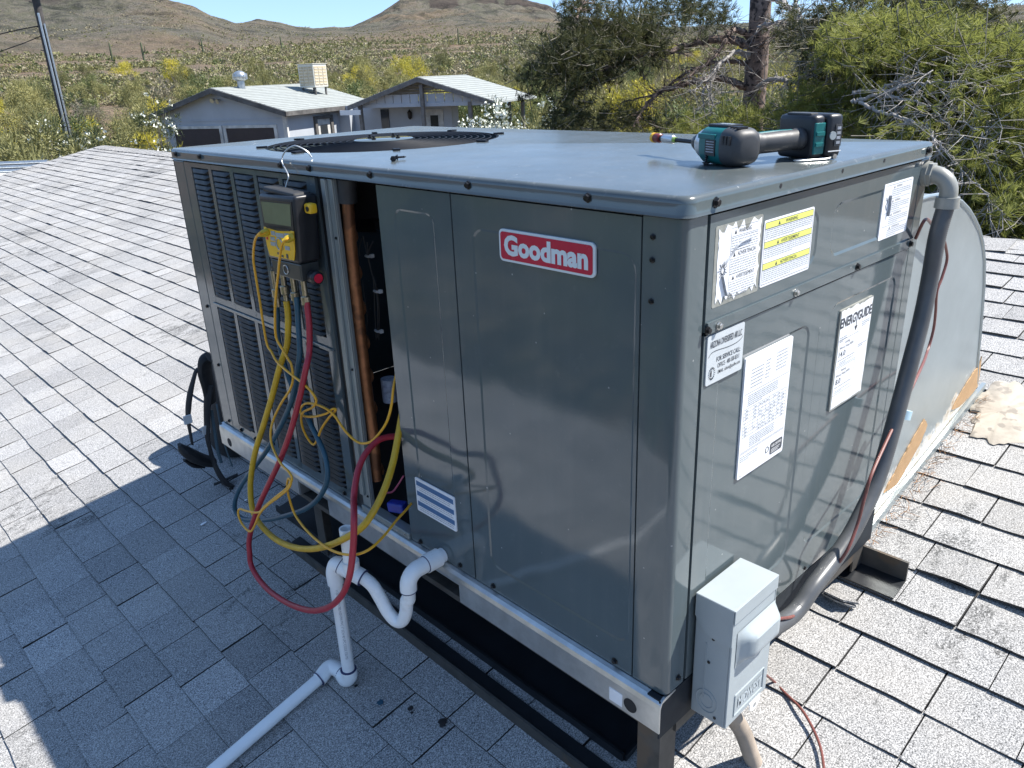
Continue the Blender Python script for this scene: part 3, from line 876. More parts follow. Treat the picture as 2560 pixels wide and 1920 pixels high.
def cooler():
    a0, d0 = GW / 2 - 1.5, 4.9
    s = .92
    zb = GZR - .36
    base = GL.p(a0, d0, zb - .25)
    r = thing('evaporative_cooler', base, 'cream box evaporative cooler on steel legs on the garage roof', 'cooler')
    L = Loc(np.array(base[:2]), (-.30, .954), (.954, .30))
    m = MB(); L.box(m, -s / 2, s / 2, -s / 2, s / 2, zb + .22, zb + 1.22); W(r, m.build('cabinet', 'coolerm', bevel=.03))
    for q in range(3):
        a = -s / 2 + .05 + q * .28
        m = MB(); L.box(m, a, a + .24, -s / 2 - .015, -s / 2 - .002, zb + .32, zb + 1.12); p = W(r, m.build('pad_panel', 'coolpad'))
        for k in range(6):
            mm = MB(); L.box(mm, a + .01, a + .23, -s / 2 - .028, -s / 2 - .016, zb + .36 + k * .13, zb + .385 + k * .13); sub(p, mm.build('slat', 'coolerm'))
        d = a
        m = MB(); L.box(m, -s / 2 - .015, -s / 2 - .002, d, d + .24, zb + .32, zb + 1.12); p = W(r, m.build('pad_panel', 'coolpad'))
        for k in range(6):
            mm = MB(); L.box(mm, -s / 2 - .028, -s / 2 - .016, d + .01, d + .23, zb + .36 + k * .13, zb + .385 + k * .13); sub(p, mm.build('slat', 'coolerm'))
    m = MB(); L.box(m, -s / 2 - .03, s / 2 + .03, -s / 2 - .03, s / 2 + .03, zb + 1.222, zb + 1.245); W(r, m.build('top_cover', 'coolerm', bevel=.01))
    for a in (-.36, .36):
        for d in (-.36, .36):
            m = MB(); L.box(m, a - .035, a + .035, d - .035, d + .035, zb - .6, zb + .219); W(r, m.build('leg', 'trimd'))
    m = MB(); L.box(m, -.36, .36, -.38, -.34, zb - .02, zb + .03); W(r, m.build('brace', 'trimd'))
cooler()
def porch():
    o = PD(1232, 262, 33.5)[:2]
    L = Loc(o, GU, GN)
    W_, D_ = 6.3, 4.6
    ze, zr, zg = .0, .95, -2.75
    root = thing('porch_house', L.p(W_ / 2, D_ / 2, zg), 'small grey house with a pale gable roof reaching over an open porch', 'house')
    b = lambda mb, n, m, **k: W(root, mb.build(n, m, **k))
    sl = (zr - ze) / (W_ / 2); ov = .3
    for sgn in (0, 1):
        a_e = -ov if sgn == 0 else W_ + ov
        m = MB(); L.prism(m, [(W_ / 2, zr + .05), (a_e, ze - ov * sl + .05), (a_e, ze - ov * sl - .02), (W_ / 2, zr - .02)], -.3, D_); rf = b(m, 'roof', 'farroof')
        for q in range(14):
            t = (q + .5) / 14
            a = W_ / 2 + (a_e - W_ / 2) * t; z = zr + .052 + (ze - ov * sl - zr) * t
            mm = MB(); L.box(mm, a - .012, a + .012, -.29, D_ - .01, z, z + .012); sub(rf, mm.build('shingle_course', 'farroof'))
        m = MB(); L.prism(m, [(W_ / 2, zr + .03), (a_e, ze - ov * sl + .03), (a_e, ze - ov * sl - .15), (W_ / 2, zr - .15)], -.345, -.303); b(m, 'barge_board', 'wood')
    # gable boards, each a piece
    n = 15
    for i in range(n):
        a0 = .15 + (W_ - .3) * i / n; a1 = .15 + (W_ - .3) * (i + 1) / n - .03
        f = lambda a: min(zr - .62, ze + sl * min(a, W_ - a) - .08)
        m = MB(); L.prism(m, [(a0, ze - .02), (a1, ze - .02), (a1, max(ze, f(a1))), (a0, max(ze, f(a0)))], .0, .03); b(m, 'gable_board', 'stucco')
    for k in range(4):
        z = zr - .58 + k * .12
        hw = (zr - z) / sl - .35
        if hw > .1:
            m = MB(); L.box(m, W_ / 2 - hw, W_ / 2 + hw, -.02, .03, z, z + .05); b(m, 'gable_louver', 'wood')
    m = MB(); L.box(m, .0, W_, -.02, .06, ze - .17, ze - .02); b(m, 'porch_beam', 'stucco')
    for a, d in ((W_ / 2 - .05, -.12), (W_ - .2, -.1), (1.0, .0), (.35, 1.3), (.25, D_ - .4), (.9, D_ - .4)):
        m = MB(); L.box(m, a - .07, a + .07, d - .07, d + .07, zg, zr - .25 if a == W_ / 2 - .05 else ze - .02); b(m, 'post', 'wood')
    # house body set back under the left part of the roof
    m = MB(); L.box(m, 2.6, W_ + 1.2, 1.6, 2.3, zg, ze - .03); b(m, 'wall', 'stucco')
    m = MB(); L.box(m, 3.0, 3.9, 1.56, 1.6, zg, -.35); dr = b(m, 'front_door', 'trimw')
    m = MB(); L.box(m, 3.25, 3.62, 1.545, 1.559, -1.7, -.6); sub(dr, m.build('pane', 'glass'))
    m = MB(); L.box(m, 5.7, 6.1, 1.56, 1.6, zg, -.3); b(m, 'side_window', 'glass')
    m = MB(); p = np.array(L.p(4.6, 1.5, -.75)); m.lathe(p, (0, 0, 1), [(0, .03), (.08, .09), (.3, .11), (.36, .05), (.42, .02)], 10); b(m, 'lantern', 'black', smooth=True)
    m = MB(); L.box(m, W_ - .35, W_ + .65, -.42, -.36, ze - .42, ze - .22); b(m, 'gutter_end', 'white')
    # low wing between the two buildings
    m = MB(); L.box(m, W_ + 1.2, W_ + 3.2, 1.2, 1.6, zg, -.1); b(m, 'wing_wall', 'stucco')
porch()

def utility_pole():
    base = PD(166, 320, 40.0)
    zg = float(terrain(base[0], base[1]))
    x, y = base[:2]
    r = thing('utility_pole', (x, y, zg), 'dark wooden utility pole with pale transformer and metal conduits above the white-flowered bush', 'utility pole')
    m = MB(); m.tube([(x, y, zg), (x, y, zg + 5), (x, y, 8.5)], [.17, .155, .13], 14); W(r, m.build('pole', 'polewood', smooth=True))
    side = np.array([RM[0, 0], RM[0, 1], 0]); side /= np.linalg.norm(side)
    fw = np.array([RM[2, 0], RM[2, 1], 0]); fw /= np.linalg.norm(fw)
    p0 = np.array([x, y, 0]) + side * .06 - fw * .17
    m = MB(); m.tube([p0 + [0, 0, zg], p0 + [0, 0, 4.0]], .045, 8); W(r, m.build('conduit', 'galv', smooth=True))
    p1 = p0 + side * .11 + fw * .06
    m = MB(); m.tube([p1 + [0, 0, zg], p1 + [0, 0, 3.6]], .035, 8); W(r, m.build('conduit', 'galv', smooth=True))
    c = np.array([x, y, 5.05]) + side * .46
    m = MB(); m.lathe(c, (0, 0, 1), [(0, .26), (.02, .28), (1.0, .28), (1.04, .25), (1.1, .1)], 20); W(r, m.build('transformer', 'tcan', smooth=True))
    m = MB(); m.bar(c - side * .3 + [0, 0, .3], c + [0, 0, .3], .05, .08); W(r, m.build('bracket', 'steel'))
    for k in range(3):
        q = np.array([x, y, 2.6 + k * .9]) - side * .17
        m = MB(); m.tube([q, q - side * .12 + [0, 0, .03]], .02, 6); W(r, m.build('step_bolt', 'steel'))
    e = PD(-600, 150, 44); e = np.array([e[0], e[1], 2.9])
    s0 = np.array([x, y, 3.2])
    pts = [s0 + (e - s0) * t + np.array([0, 0, -.9 * 4 * t * (1 - t)]) for t in np.linspace(0, 1, 14)]
    m = MB(); m.tube(pts, .018, 6); w = m.build('service_wire', 'black', smooth=True); tag(w, 'lower black service wire sagging evenly from the utility pole', 'wire', 'wires on the utility pole')
    pts = [p + np.array([0, 0, .35 + .25 * math.sin(t * 9)]) for p, t in zip(pts, np.linspace(0, 1, 14))]
    m = MB(); m.tube(pts, .022, 6); w = m.build('service_wire', 'black', smooth=True); tag(w, 'upper wavy black service wire running from the utility pole', 'wire', 'wires on the utility pole')
    st = np.array([x, y, 8.0]); en = np.array([x, y, 8.0]) + side * 26 + fw * 16 + [0, 0, 3]
    m = MB(); m.tube([st + (en - st) * t + np.array([0, 0, -1.2 * 4 * t * (1 - t)]) for t in np.linspace(0, 1, 12)], .014, 6)
    w = m.build('overhead_wire', 'black'); tag(w, 'thin overhead wire leaving the top of the utility pole', 'wire')
utility_pole()

def low_roof():
    p = PD(40, 430, 15.2)
    zt = -.24
    x, y = p[:2]
    u = np.array([.6, .8]); 
    m = MB(); m.box(x - 3.2, x + .35, y - .4, y + 2.4, -.38, -.24)
    r = thing('flat_shed', (x - 1.5, y + 1, -2.75), 'low shed with a flat white roof beyond the shingle roof edge', 'shed')
    W(r, m.build('roof', 'white'))
    m = MB(); m.box(x - 3.0, x + .2, y - .2, y + 2.2, -2.9, -.381); W(r, m.build('wall', 'stuccow'))
    base = np.array(PD(20, 398, 16.2)); base[2] = -.24
    sd = np.array([RM[0, 0], RM[0, 1], 0]); sd /= np.linalg.norm(sd)
    for k in range(5):
        off = np.array([0, 0, .034 + .06 * (k // 2)]) + np.array([-sd[1], sd[0], 0]) * (.075 * (k % 2) + .035 * (k // 2))
        m = MB(); a0 = base - sd * 1.3 + off; b0 = base + sd * (.75 - .12 * (k % 3)) + off
        m.tube([a0, b0], .032, 10)
        o = m.build('metal_pipe', 'galv', smooth=True)
        tag(o, ('silver pipe at the near bottom of the stack on the shed roof', 'silver pipe at the rear bottom of the stack on the shed roof', 'silver pipe in the near middle of the stack on the shed roof', 'silver pipe in the rear middle of the stack on the shed roof', 'single topmost silver pipe of the stack on the shed roof')[k], 'pipe', 'stack of pipes on the shed roof')
low_roof()

# ------------------------------------------------------------------ the rooftop unit
unit = thing('rooftop_air_conditioner', (S_D / 2, S_L / 2, -.075), 'large dark grey packaged air conditioner on a steel stand on the roof', 'air conditioner')
def U(mb, name, mat, **k): return W(unit, mb.build(name, mat, **k))
def rrect(a0, a1, b0, b1, r, n=6):
    pts = []
    for cx, cy, s in ((a1 - r, b1 - r, 0), (a0 + r, b1 - r, 90), (a0 + r, b0 + r, 180), (a1 - r, b0 + r, 270)):
        for k in range(n + 1):
            a = math.radians(s + 90 * k / n)
            pts.append((cx + r * math.cos(a), cy + r * math.sin(a)))
    return pts
def panel(mb, rect, recess, fn, depth=.0035, step=.006, thick=.018, r=.03):
    """sheet with stamped rounded recesses side by side; fn(a,b,d) maps (horizontal, height, depth into the wall) to world"""
    a0, a1, b0, b1 = rect
    cuts = [a0] + [(recess[i][1] + recess[i + 1][0]) / 2 for i in range(len(recess) - 1)] + [a1]
    for i, (r0, r1, s0, s1) in enumerate(recess):
        c0, c1 = cuts[i], cuts[i + 1]
        n = 6
        inn = rrect(r0, r1, s0, s1, r, n)
        out = []
        m = n + 1
        cor = [(c1, b1), (c0, b1), (c0, b0), (c1, b0)]
        for q in range(4):
            for k in range(m):
                t = k / n
                px_, py_ = inn[q * m + k]
                cx, cy = cor[q]
                first = (cx, inn[q * m][1]) if q in (0, 2) else (inn[q * m][0], cy)
                last = (inn[q * m + n][0], cy) if q in (0, 2) else (cx, inn[q * m + n][1])
                if t <= .5: e = (first[0] + (cx - first[0]) * t * 2, first[1] + (cy - first[1]) * t * 2)
                else: e = (cx + (last[0] - cx) * (t * 2 - 1), cy + (last[1] - cy) * (t * 2 - 1))
                out.append(e)
        cxm, cym = (r0 + r1) / 2, (s0 + s1) / 2
        inner = rrect(r0 + step, r1 - step, s0 + step, s1 - step, max(.004, r - step), n)
        N = len(inn)
        vs = [fn(p[0], p[1], 0) for p in out] + [fn(p[0], p[1], 0) for p in inn] + [fn(p[0], p[1], depth) for p in inner]
        fs = []
        for k in range(N):
            k2 = (k + 1) % N
            fs.append((k, k2, N + k2, N + k)); fs.append((N + k, N + k2, 2 * N + k2, 2 * N + k))
        fs.append(tuple(2 * N + k for k in range(N)))
        mb.add(vs, fs)
    # returned edges
    for (p, q) in (((a0, b0), (a1, b0)), ((a1, b0), (a1, b1)), ((a1, b1), (a0, b1)), ((a0, b1), (a0, b0))):
        mb.add([fn(p[0], p[1], 0), fn(q[0], q[1], 0), fn(q[0], q[1], thick), fn(p[0], p[1], thick)], [(0, 1, 2, 3)])
ff = lambda y, z, d: (d, y, z)                 # front (long) face, seen from -x
fr = lambda x, z, d: (x, d, z)                 # end face, seen from -y

# --- lid with fan hole
FC, FR_ = (.41, 1.28), .32
def lid():
    o = .006
    x0, x1, y0, y1 = -o, S_D + o, -o, S_L + o
    zb, zt = .829, S_H
    rc, re, n = .022, .010, 5
    mb = MB()
    def loop(ins, z, r):
        return [(a, b, z) for a, b in rrect(x0 + ins, x1 - ins, y0 + ins, y1 - ins, max(.002, r), n)]
    rings = [loop(.003, zb - .0, rc - .003), loop(-.0015, zb + .002, rc)]
    rings.append(loop(0, zb + .006, rc))
    rings.append(loop(0, zt - re, rc))
    for k in range(1, 5):
        a = math.radians(90 * k / 4)
        rings.append(loop(re * (1 - math.cos(a)), zt - re + re * math.sin(a), rc - re * (1 - math.cos(a))))
    N = len(rings[0])
    # subdivide the last ring along straight edges for the hole
    vs = [p for r_ in rings for p in r_]
    fs = []
    for i in range(len(rings) - 1):
        for k in range(N):
            fs.append((i * N + k, i * N + (k + 1) % N, (i + 1) * N + (k + 1) % N, (i + 1) * N + k))
    mb.add(vs, fs)
    # flat top with round hole: strips by angle
    last = rings[-1]
    m = 96
    hole = [(FC[0] + FR_ * math.cos(2 * math.pi * k / m), FC[1] + FR_ * math.sin(2 * math.pi * k / m)) for k in range(m)]
    rx0, rx1, ry0, ry1 = x0 + re, x1 - re, y0 + re, y1 - re
    bm = bmesh.new()
    ov = [bm.verts.new(p) for p in last]
    hv = [bm.verts.new((a, b, zt)) for a, b in hole]
    hset = set(hv)
    oe = [bm.edges.new((ov[i], ov[(i + 1) % N])) for i in range(N)]
    he = [bm.edges.new((hv[i], hv[(i + 1) % m])) for i in range(m)]
    bmesh.ops.triangle_fill(bm, use_beauty=True, use_dissolve=False, edges=oe + he)
    bm.verts.index_update()
    mb.add([tuple(v.co) for v in bm.verts], [tuple(v.index for v in f.verts) for f in bm.faces if not all(v in hset for v in f.verts)])
    bm.free()
    # hole collar
    mb.add([(a, b, zt) for a, b in hole] + [(a, b, zt - .028) for a, b in hole], [(k, (k + 1) % m, m + (k + 1) % m, m + k) for k in range(m)])
    me_o = mb.build('lid', ['lidpaint', 'paint'], fix=False)
    bm = bmesh.new(); bm.from_mesh(me_o.data); bmesh.ops.remove_doubles(bm, verts=bm.verts, dist=.0004); bmesh.ops.recalc_face_normals(bm, faces=bm.faces); bm.to_mesh(me_o.data); bm.free()
    for p in me_o.data.polygons: p.material_index = 1 if abs(p.normal.z) < .3 else 0
    me_o.data.set_sharp_from_angle(angle=math.radians(35))
    for p in me_o.data.polygons: p.use_smooth = True
    return W(unit, me_o)
LID = lid()
# screw template
def screw_mesh():
    mb = MB()
    mb.lathe((0, 0, 0), (0, 0, 1), [(0, .0062), (.0012, .0062), (.0016, .0045), (.0046, .0042), (.0052, .0034)], 6)
    me = mb.mesh('screw'); me.materials.append(M['screw'])
    return me
SCREW = screw_mesh()
def screw(parent, p, n, world=True, mat=None, s=1.0):
    me = SCREW
    if mat:
        me = SCREW.copy(); me.materials.clear(); me.materials.append(M[mat])
    o = bpy.data.objects.new('screw', me); col.objects.link(o)
    q = Vector(n).to_track_quat('Z', 'Y')
    o.parent = parent
    o.matrix_parent_inverse = Matrix.Translation((-unit.location[0], -unit.location[1], -unit.location[2])) if parent is unit else Matrix.Identity(4)
    o.location = p; o.rotation_mode = 'QUATERNION'; o.rotation_quaternion = q; o.scale = (s, s, s)
    return o
for y in (1.702, 1.542, 1.101, .973, .739, .442, .17): screw(LID, (-.0062, y, .846), (-1, 0, 0), s=1.25)
for x in (.06, .828): screw(LID, (x, -.0062, .845), (0, -1, 0), s=1.3)
for x in (.24, .45, .62):
    mb = MB(); mb.lathe((x, -.0066, .846), (0, 1, 0), [(0, .0035), (.001, .0035)], 10); sub(LID, mb.build('screw_hole', 'darkint'))

# --- fan guard, motor, blades
def fan():
    z0 = S_H
    mb = MB()
    def dome(r): return z0 - .001 + .004 * (1 - (r / FR_) ** 2)
    for i in range(14):
        r = .085 + i * (FR_ - .004 - .085) / 13
        pts = [(FC[0] + r * math.cos(a), FC[1] + r * math.sin(a), dome(r)) for a in np.linspace(0, 2 * math.pi, 73)]
        mb.tube(pts, .0018, 5, caps=False)
    g = U(mb, 'fan_guard', 'wireblk', smooth=True)
    for k in range(4):
        a = math.radians(38 + 90 * k)
        m2 = MB()
        for da in (-.012, .012):
            pts = [(FC[0] + r * math.cos(a + da * .32 / r), FC[1] + r * math.sin(a + da * .32 / r), dome(r) - .005) for r in (.05, .12, .2, .28, FR_ + .012)]
            m2.tube(pts, .0028, 5)
        sub(g, m2.build('radial_wire', 'wireblk', smooth=True))
    m2 = MB(); m2.lathe((FC[0], FC[1], z0 + .002), (0, 0, 1), [(0, .080), (.003, .082), (.005, .078)], 32); pl = sub(g, m2.build('centre_plate', 'paint', smooth=True))
    for k in range(4):
        a = math.radians(20 + 90 * k)
        m2 = MB(); m2.lathe((FC[0] + .047 * math.cos(a), FC[1] + .047 * math.sin(a), z0 + .007), (0, 0, 1), [(0, .006), (.004, .006), (.005, .0035), (.010, .0035)], 6); sub(g, m2.build('bolt', 'screw'))
    for k in range(8):
        a = math.radians(15 + 45 * k)
        m2 = MB(); m2.obox((FC[0] + (FR_ + .008) * math.cos(a), FC[1] + (FR_ + .008) * math.sin(a), z0 + .0025), (.014 * math.cos(a), .014 * math.sin(a), 0), (-.008 * math.sin(a), .008 * math.cos(a), 0), (0, 0, .002)); sub(g, m2.build('clip', 'wireblk'))
    m2 = MB(); m2.lathe((FC[0], FC[1], z0 - .20), (0, 0, 1), [(0, .07), (.02, .075), (.14, .075), (.16, .06)], 20); U(m2, 'fan_motor', 'black', smooth=True)
    hub = MB(); hub.lathe((FC[0], FC[1], z0 - .24), (0, 0, 1), [(0, .05), (.03, .05)], 16); h = U(hub, 'fan_hub', 'darkint')
    for k in range(3):
        a = 2 * math.pi * k / 3 + .4
        m2 = MB(); vs = []
        for r in np.linspace(.05, .29, 5):
            for t, dz in ((-.33, -.035), (0, .0), (.33, .035)):
                vs.append((FC[0] + r * math.cos(a + t), FC[1] + r * math.sin(a + t), z0 - .22 + dz))
        fs = [(i * 3 + j, i * 3 + j + 1, i * 3 + j + 4, i * 3 + j + 3) for i in range(4) for j in range(2)]
        m2.add(vs, fs); sub(h, m2.build('fan_blade', 'blacksteel', smooth=True))
    m2 = MB(); n = 48
    vs = [(FC[0] + (FR_ - .001) * math.cos(2 * math.pi * k / n), FC[1] + (FR_ - .001) * math.sin(2 * math.pi * k / n), z) for z in (z0 - .029, z0 - .16) for k in range(n)]
    m2.add(vs, [(k, (k + 1) % n, n + (k + 1) % n, n + k) for k in range(n)]); U(m2, 'fan_shroud', 'darkint', smooth=True)
fan()

# --- cabinet shell (walls not seen from here) and interior
mb = MB(); mb.box(S_D - .02, S_D, .04, S_L, 0, .828); U(mb, 'rear_wall', 'paint')
mb = MB(); mb.box(.0, S_D - .021, S_L - .002, S_L, 0, .828); U(mb, 'end_wall', 'paint')
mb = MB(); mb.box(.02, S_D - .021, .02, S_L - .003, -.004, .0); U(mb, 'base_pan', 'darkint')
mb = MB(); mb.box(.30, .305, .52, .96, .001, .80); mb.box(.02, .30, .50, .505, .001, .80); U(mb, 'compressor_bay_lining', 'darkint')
# --- near corner post, rounded
def corner_post():
    mb = MB(); r = .014
    prof = [(.018, .072), (0.0, .072)] + [(r - r * math.cos(a), r - r * math.sin(a)) for a in np.linspace(0, math.pi / 2, 7)] + [(.052, 0.0), (.052, .018)]
    n = len(prof)
    vs = [(p[0], p[1], z) for z in (.001, .828) for p in prof]
    mb.add(vs, [(k, k + 1, n + k + 1, n + k) for k in range(n - 1)])
    o = mb.build('corner_post', 'paint', fix=True)
    o.data.set_sharp_from_angle(angle=math.radians(50))
    for p in o.data.polygons: p.use_smooth = True
    return W(unit, o)
POST = corner_post()
for z in (.800, .767, .706): screw(POST, (-.0002, .054, z), (-1, 0, 0), s=.8)
screw(POST, (.035, -.0002, .022), (0, -1, 0))
mb = MB(); mb.box(0, .02, 1.678, S_L - .003, .001, .828); mb.box(.02, .06, S_L - .023, S_L - .003, .001, .828); lp = U(mb, 'corner_post', 'paint', bevel=.003)
for z in (.018, .40, .21): screw(lp, (-.0002, 1.70, z), (-1, 0, 0))
mb = MB(); mb.box(S_D - .043, S_D - .001, .0, .04, .001, .828); U(mb, 'corner_post', 'paint', bevel=.003)

# --- louvred coil panel
LP = (.968, 1.675, .001, .826)
COLS = [(1.519, 1.629), (1.391, 1.501), (1.262, 1.372), (1.134, 1.244), (1.006, 1.116)]
ROWS = [(.446, .814), (.030, .412)]
def louver_panel():
    mb = MB()
    ys = [LP[0]] + sorted([v for c in COLS for v in c]) + [LP[1]]
    for i in range(0, len(ys) - 1, 2):
        mb.box(0, .012, ys[i], ys[i + 1], LP[2], LP[3])
    zs = [LP[2], ROWS[1][0], ROWS[1][1], ROWS[0][0], ROWS[0][1], LP[3]]
    for i in range(0, 6, 2):
        for c in COLS: mb.box(.0003, .0117, c[0], c[1], zs[i], zs[i + 1])
    pn = U(mb, 'louvered_panel', 'paint')
    mb = MB(); mb.box(-.004, -.0002, LP[0] + .01, LP[1] - .03, .418, .424); sub(pn, mb.build('fold_line', 'paint', bevel=.0015))
    # one slat
    w = COLS[0][1] - COLS[0][0]
    sm = MB()
    prof = [(.002, .0005), (-.0018, -.0012), (-.0048, -.0085), (-.0054, -.0112), (-.0046, -.0112), (-.0012, -.0040), (.003, -.0018)]
    vs = []; nseg = 6
    n = len(prof)
    for j in range(nseg + 1):
        t = j / nseg
        e = min(1, min(t, 1 - t) * 9)
        for (dx, dz) in prof: vs.append((.003 + (dx - .003) * e if dx < 0 else dx, -w / 2 + w * t, dz * (.25 + .75 * e)))
    fs = [(j * n + k, j * n + (k + 1) % n, (j + 1) * n + (k + 1) % n, (j + 1) * n + k) for j in range(nseg) for k in range(n)]
    sm.add(vs, fs)
    tmp = sm.build('louver_slat', 'louver', smooth=True)
    me = tmp.data; bpy.data.objects.remove(tmp)
    for c in COLS:
        for r in ROWS:
            k = 25
            for i in range(k):
                o = bpy.data.objects.new('louver_slat', me); col.objects.link(o); o.parent = pn
                o.location = (0, (c[0] + c[1]) / 2, r[1] - (i + .15) * (r[1] - r[0]) / k)
    return pn
LPN = louver_panel()
for y, z in ((1.615, .012), (1.52, .012), (1.02, .014)): screw(LPN, (-.0002, y, z), (-1, 0, 0), s=1.2)
mb = MB(); mb.box(.014, .05, .99, 1.66, .01, .82); U(mb, 'condenser_coil', 'coil')
# --- opening: dark jamb, galvanised post, sill
mb = MB(); mb.box(.006, .03, .934, .966, .001, .826); U(mb, 'dark_jamb', 'blacksteel')
mb = MB(); mb.box(-.001, .003, .897, .931, .018, .826); mb.box(.003, .012, .897, .900, .018, .826); mb.box(-.008, -.0012, .915, .931, .05, .826)
gp = U(mb, 'galvanised_post', 'postgalv', bevel=.001)
for z in (.70, .39, .05): screw(gp, (-.0012, .905, z), (-1, 0, 0), s=.6)
mb = MB(); mb.box(-.006, .022, .735, .935, -.001, .016); U(mb, 'galvanised_sill', 'postgalv', bevel=.002)
for y in (.75, .78): screw(unit, (-.0062, y, .008), (-1, 0, 0), mat='zincscrew', s=.7)

# --- copper suction line, coil u-bends, wiring, cap
k820 = Zm(820, 420, 220, 830); k850 = Zm(820, 850, 220, 745)
cop = smooth_path([PX(k820, 188, 330, .03), PX(k820, 215, 700, .03), PX(k820, 262, 1150, .03), PX(k820, 310, 1600, .03), PX(k850, 330, 420, .03), PX(k850, 385, 820, .03), PX(k850, 415, 1180, .03)], 4)
mb = MB(); mb.tube(cop, .0135, 14); U(mb, 'copper_pipe', 'copper', smooth=True)
mb = MB(); mb.tube([PX(k820, 178, 100, .03), PX(k820, 188, 322, .03)], .021, 14); U(mb, 'pipe_insulation', 'blackrub', smooth=True)
for i, z in enumerate(np.linspace(.10, .78, 9)):
    c = np.array((.055, .925, z))
    mb = MB(); mb.tube([c + np.array([0, .01, .0]) + np.array([0, -.022 * math.sin(a), .018 * math.cos(a)]) for a in np.linspace(0, math.pi, 8)], .005, 7)
    U(mb, 'coil_return_bend', 'copper', smooth=True)
wires = [[(370, 700), (380, 820), (410, 980), (450, 1110), (470, 1300), (470, 1600)], [(330, 640), (360, 780), (390, 900), (430, 1060), (440, 1300), (455, 1620)],
         [(425, 690), (385, 790), (400, 950), (455, 1100), (485, 1350), (480, 1620)], [(325, 1060), (345, 1220), (370, 1400), (365, 1590)], [(320, 660), (295, 760), (300, 830)]]
for i, w in enumerate(wires):
    mb = MB(); mb.tube(smooth_path([PX(k820, a, b, .12 + .004 * i) for a, b in w], 4), .0016, 6); U(mb, 'wire', 'trimd', smooth=True)
for a, b in ((390, 832), (470, 1165), (480, 1540)):
    p = PX(k820, a, b, .112)
    mb = MB(); mb.tube([p + np.array([0, .016, -.001]), p + np.array([-.004, 0, 0]), p + np.array([0, -.016, .002])], .0032, 7); mb.obox(p + np.array([-.002, -.014, .003]), (.004, 0, 0), (0, .004, 0), (0, 0, .004)); U(mb, 'zip_tie', 'white')
p = PX(k820, 355, 435, .20); mb = MB(); mb.obox(p, (.001, 0, 0), (0, .045, 0), (0, 0, .006)); U(mb, 'white_wire_tray', 'white')
p = PX(k850, 520, 420, .10); mb = MB(); mb.lathe(p - np.array([0, 0, .03]), (0, 0, 1), [(0, .019), (.06, .019)], 18); cp = U(mb, 'capacitor_label_sleeve', pm('dim_blue_white_sleeve', (.28, .31, .38), .5, 0, .4, 90), smooth=True)
mb = MB(); mb.tube(smooth_path([PX(k850, 640, 1150, .05), PX(k850, 590, 1230, .05), PX(k850, 545, 1285, .05), PX(k850, 480, 1295, .05), PX(k850, 440, 1300, .06)], 4), .0024, 7); U(mb, 'pink_wire', pm('pink_wire_insulation', (.55, .12, .2), .4), smooth=True)
p = PX(k850, 590, 1410, .03); mb = MB(); mb.obox(p, (.012, .004, 0), (-.006, .026, -.004), (0, .002, .013)); U(mb, 'blue_valve_cap', pm('blue_plastic', (.01, .03, .28), .35), bevel=.005)

# --- narrow panel and control panel on the long face
mb = MB(); panel(mb, (.503, .733, .001, .826), [(.555, .680, .10, .785)], ff, depth=.0018, step=.004, r=.022); NP = U(mb, 'narrow_access_panel', 'paint')
mb = MB(); panel(mb, (.075, .499, .001, .826), [(.082, .448, .062, .772)], ff, depth=.0018, step=.004, r=.03); CP = U(mb, 'control_panel', 'paint')
for p_, y, z in ((NP, .551, .013), (NP, .695, .010), (CP, .443, .012), (CP, .113, .012)): screw(p_, (-.0002, y, z), (-1, 0, 0), s=1.1)

# --- end face panels
mb = MB(); panel(mb, (.060, .822, .653, .826), [(.095, .395, .694, .790), (.448, .772, .694, .790)], fr, depth=.0018, step=.005, r=.028)
mb.box(.062, .820, -.004, -.0004, .650, .668)
UPN = U(mb, 'upper_end_panel', 'paint')
def lowpanel():
    mb = MB()
    # a sheet that bows slightly outwards at its top edge
    def fb(x, z, d):
        b = .006 * math.sin(math.pi * min(1, max(0, (x - .06) / .76))) * max(0, (z - .45) / .2) ** 2
        return (x, d - b * .35 + .0002, z)
    panel(mb, (.060, .822, .001, .647), [(.105, .405, .085, .586), (.478, .780, .075, .600)], fb, depth=.0020, step=.005, r=.03)
    return U(mb, 'lower_end_panel', 'paint')
LPN2 = lowpanel()
mb = MB(); mb.box(.051, .062, .006, .02, .001, .828); U(mb, 'end_groove', 'darkint')
mb = MB(); mb.box(.820, .826, .006, .02, .001, .828); U(mb, 'end_groove', 'darkint')
for x, mt in ((.060, None), (.090, 'zincscrew'), (.327, 'zincscrew'), (.563, None), (.815, None)): screw(UPN, (x, -.0043, .658), (0, -1, 0), mat=mt, s=1.15)
for x in (.20, .50): screw(LPN2, (x, .0018, .012), (0, -1, 0))

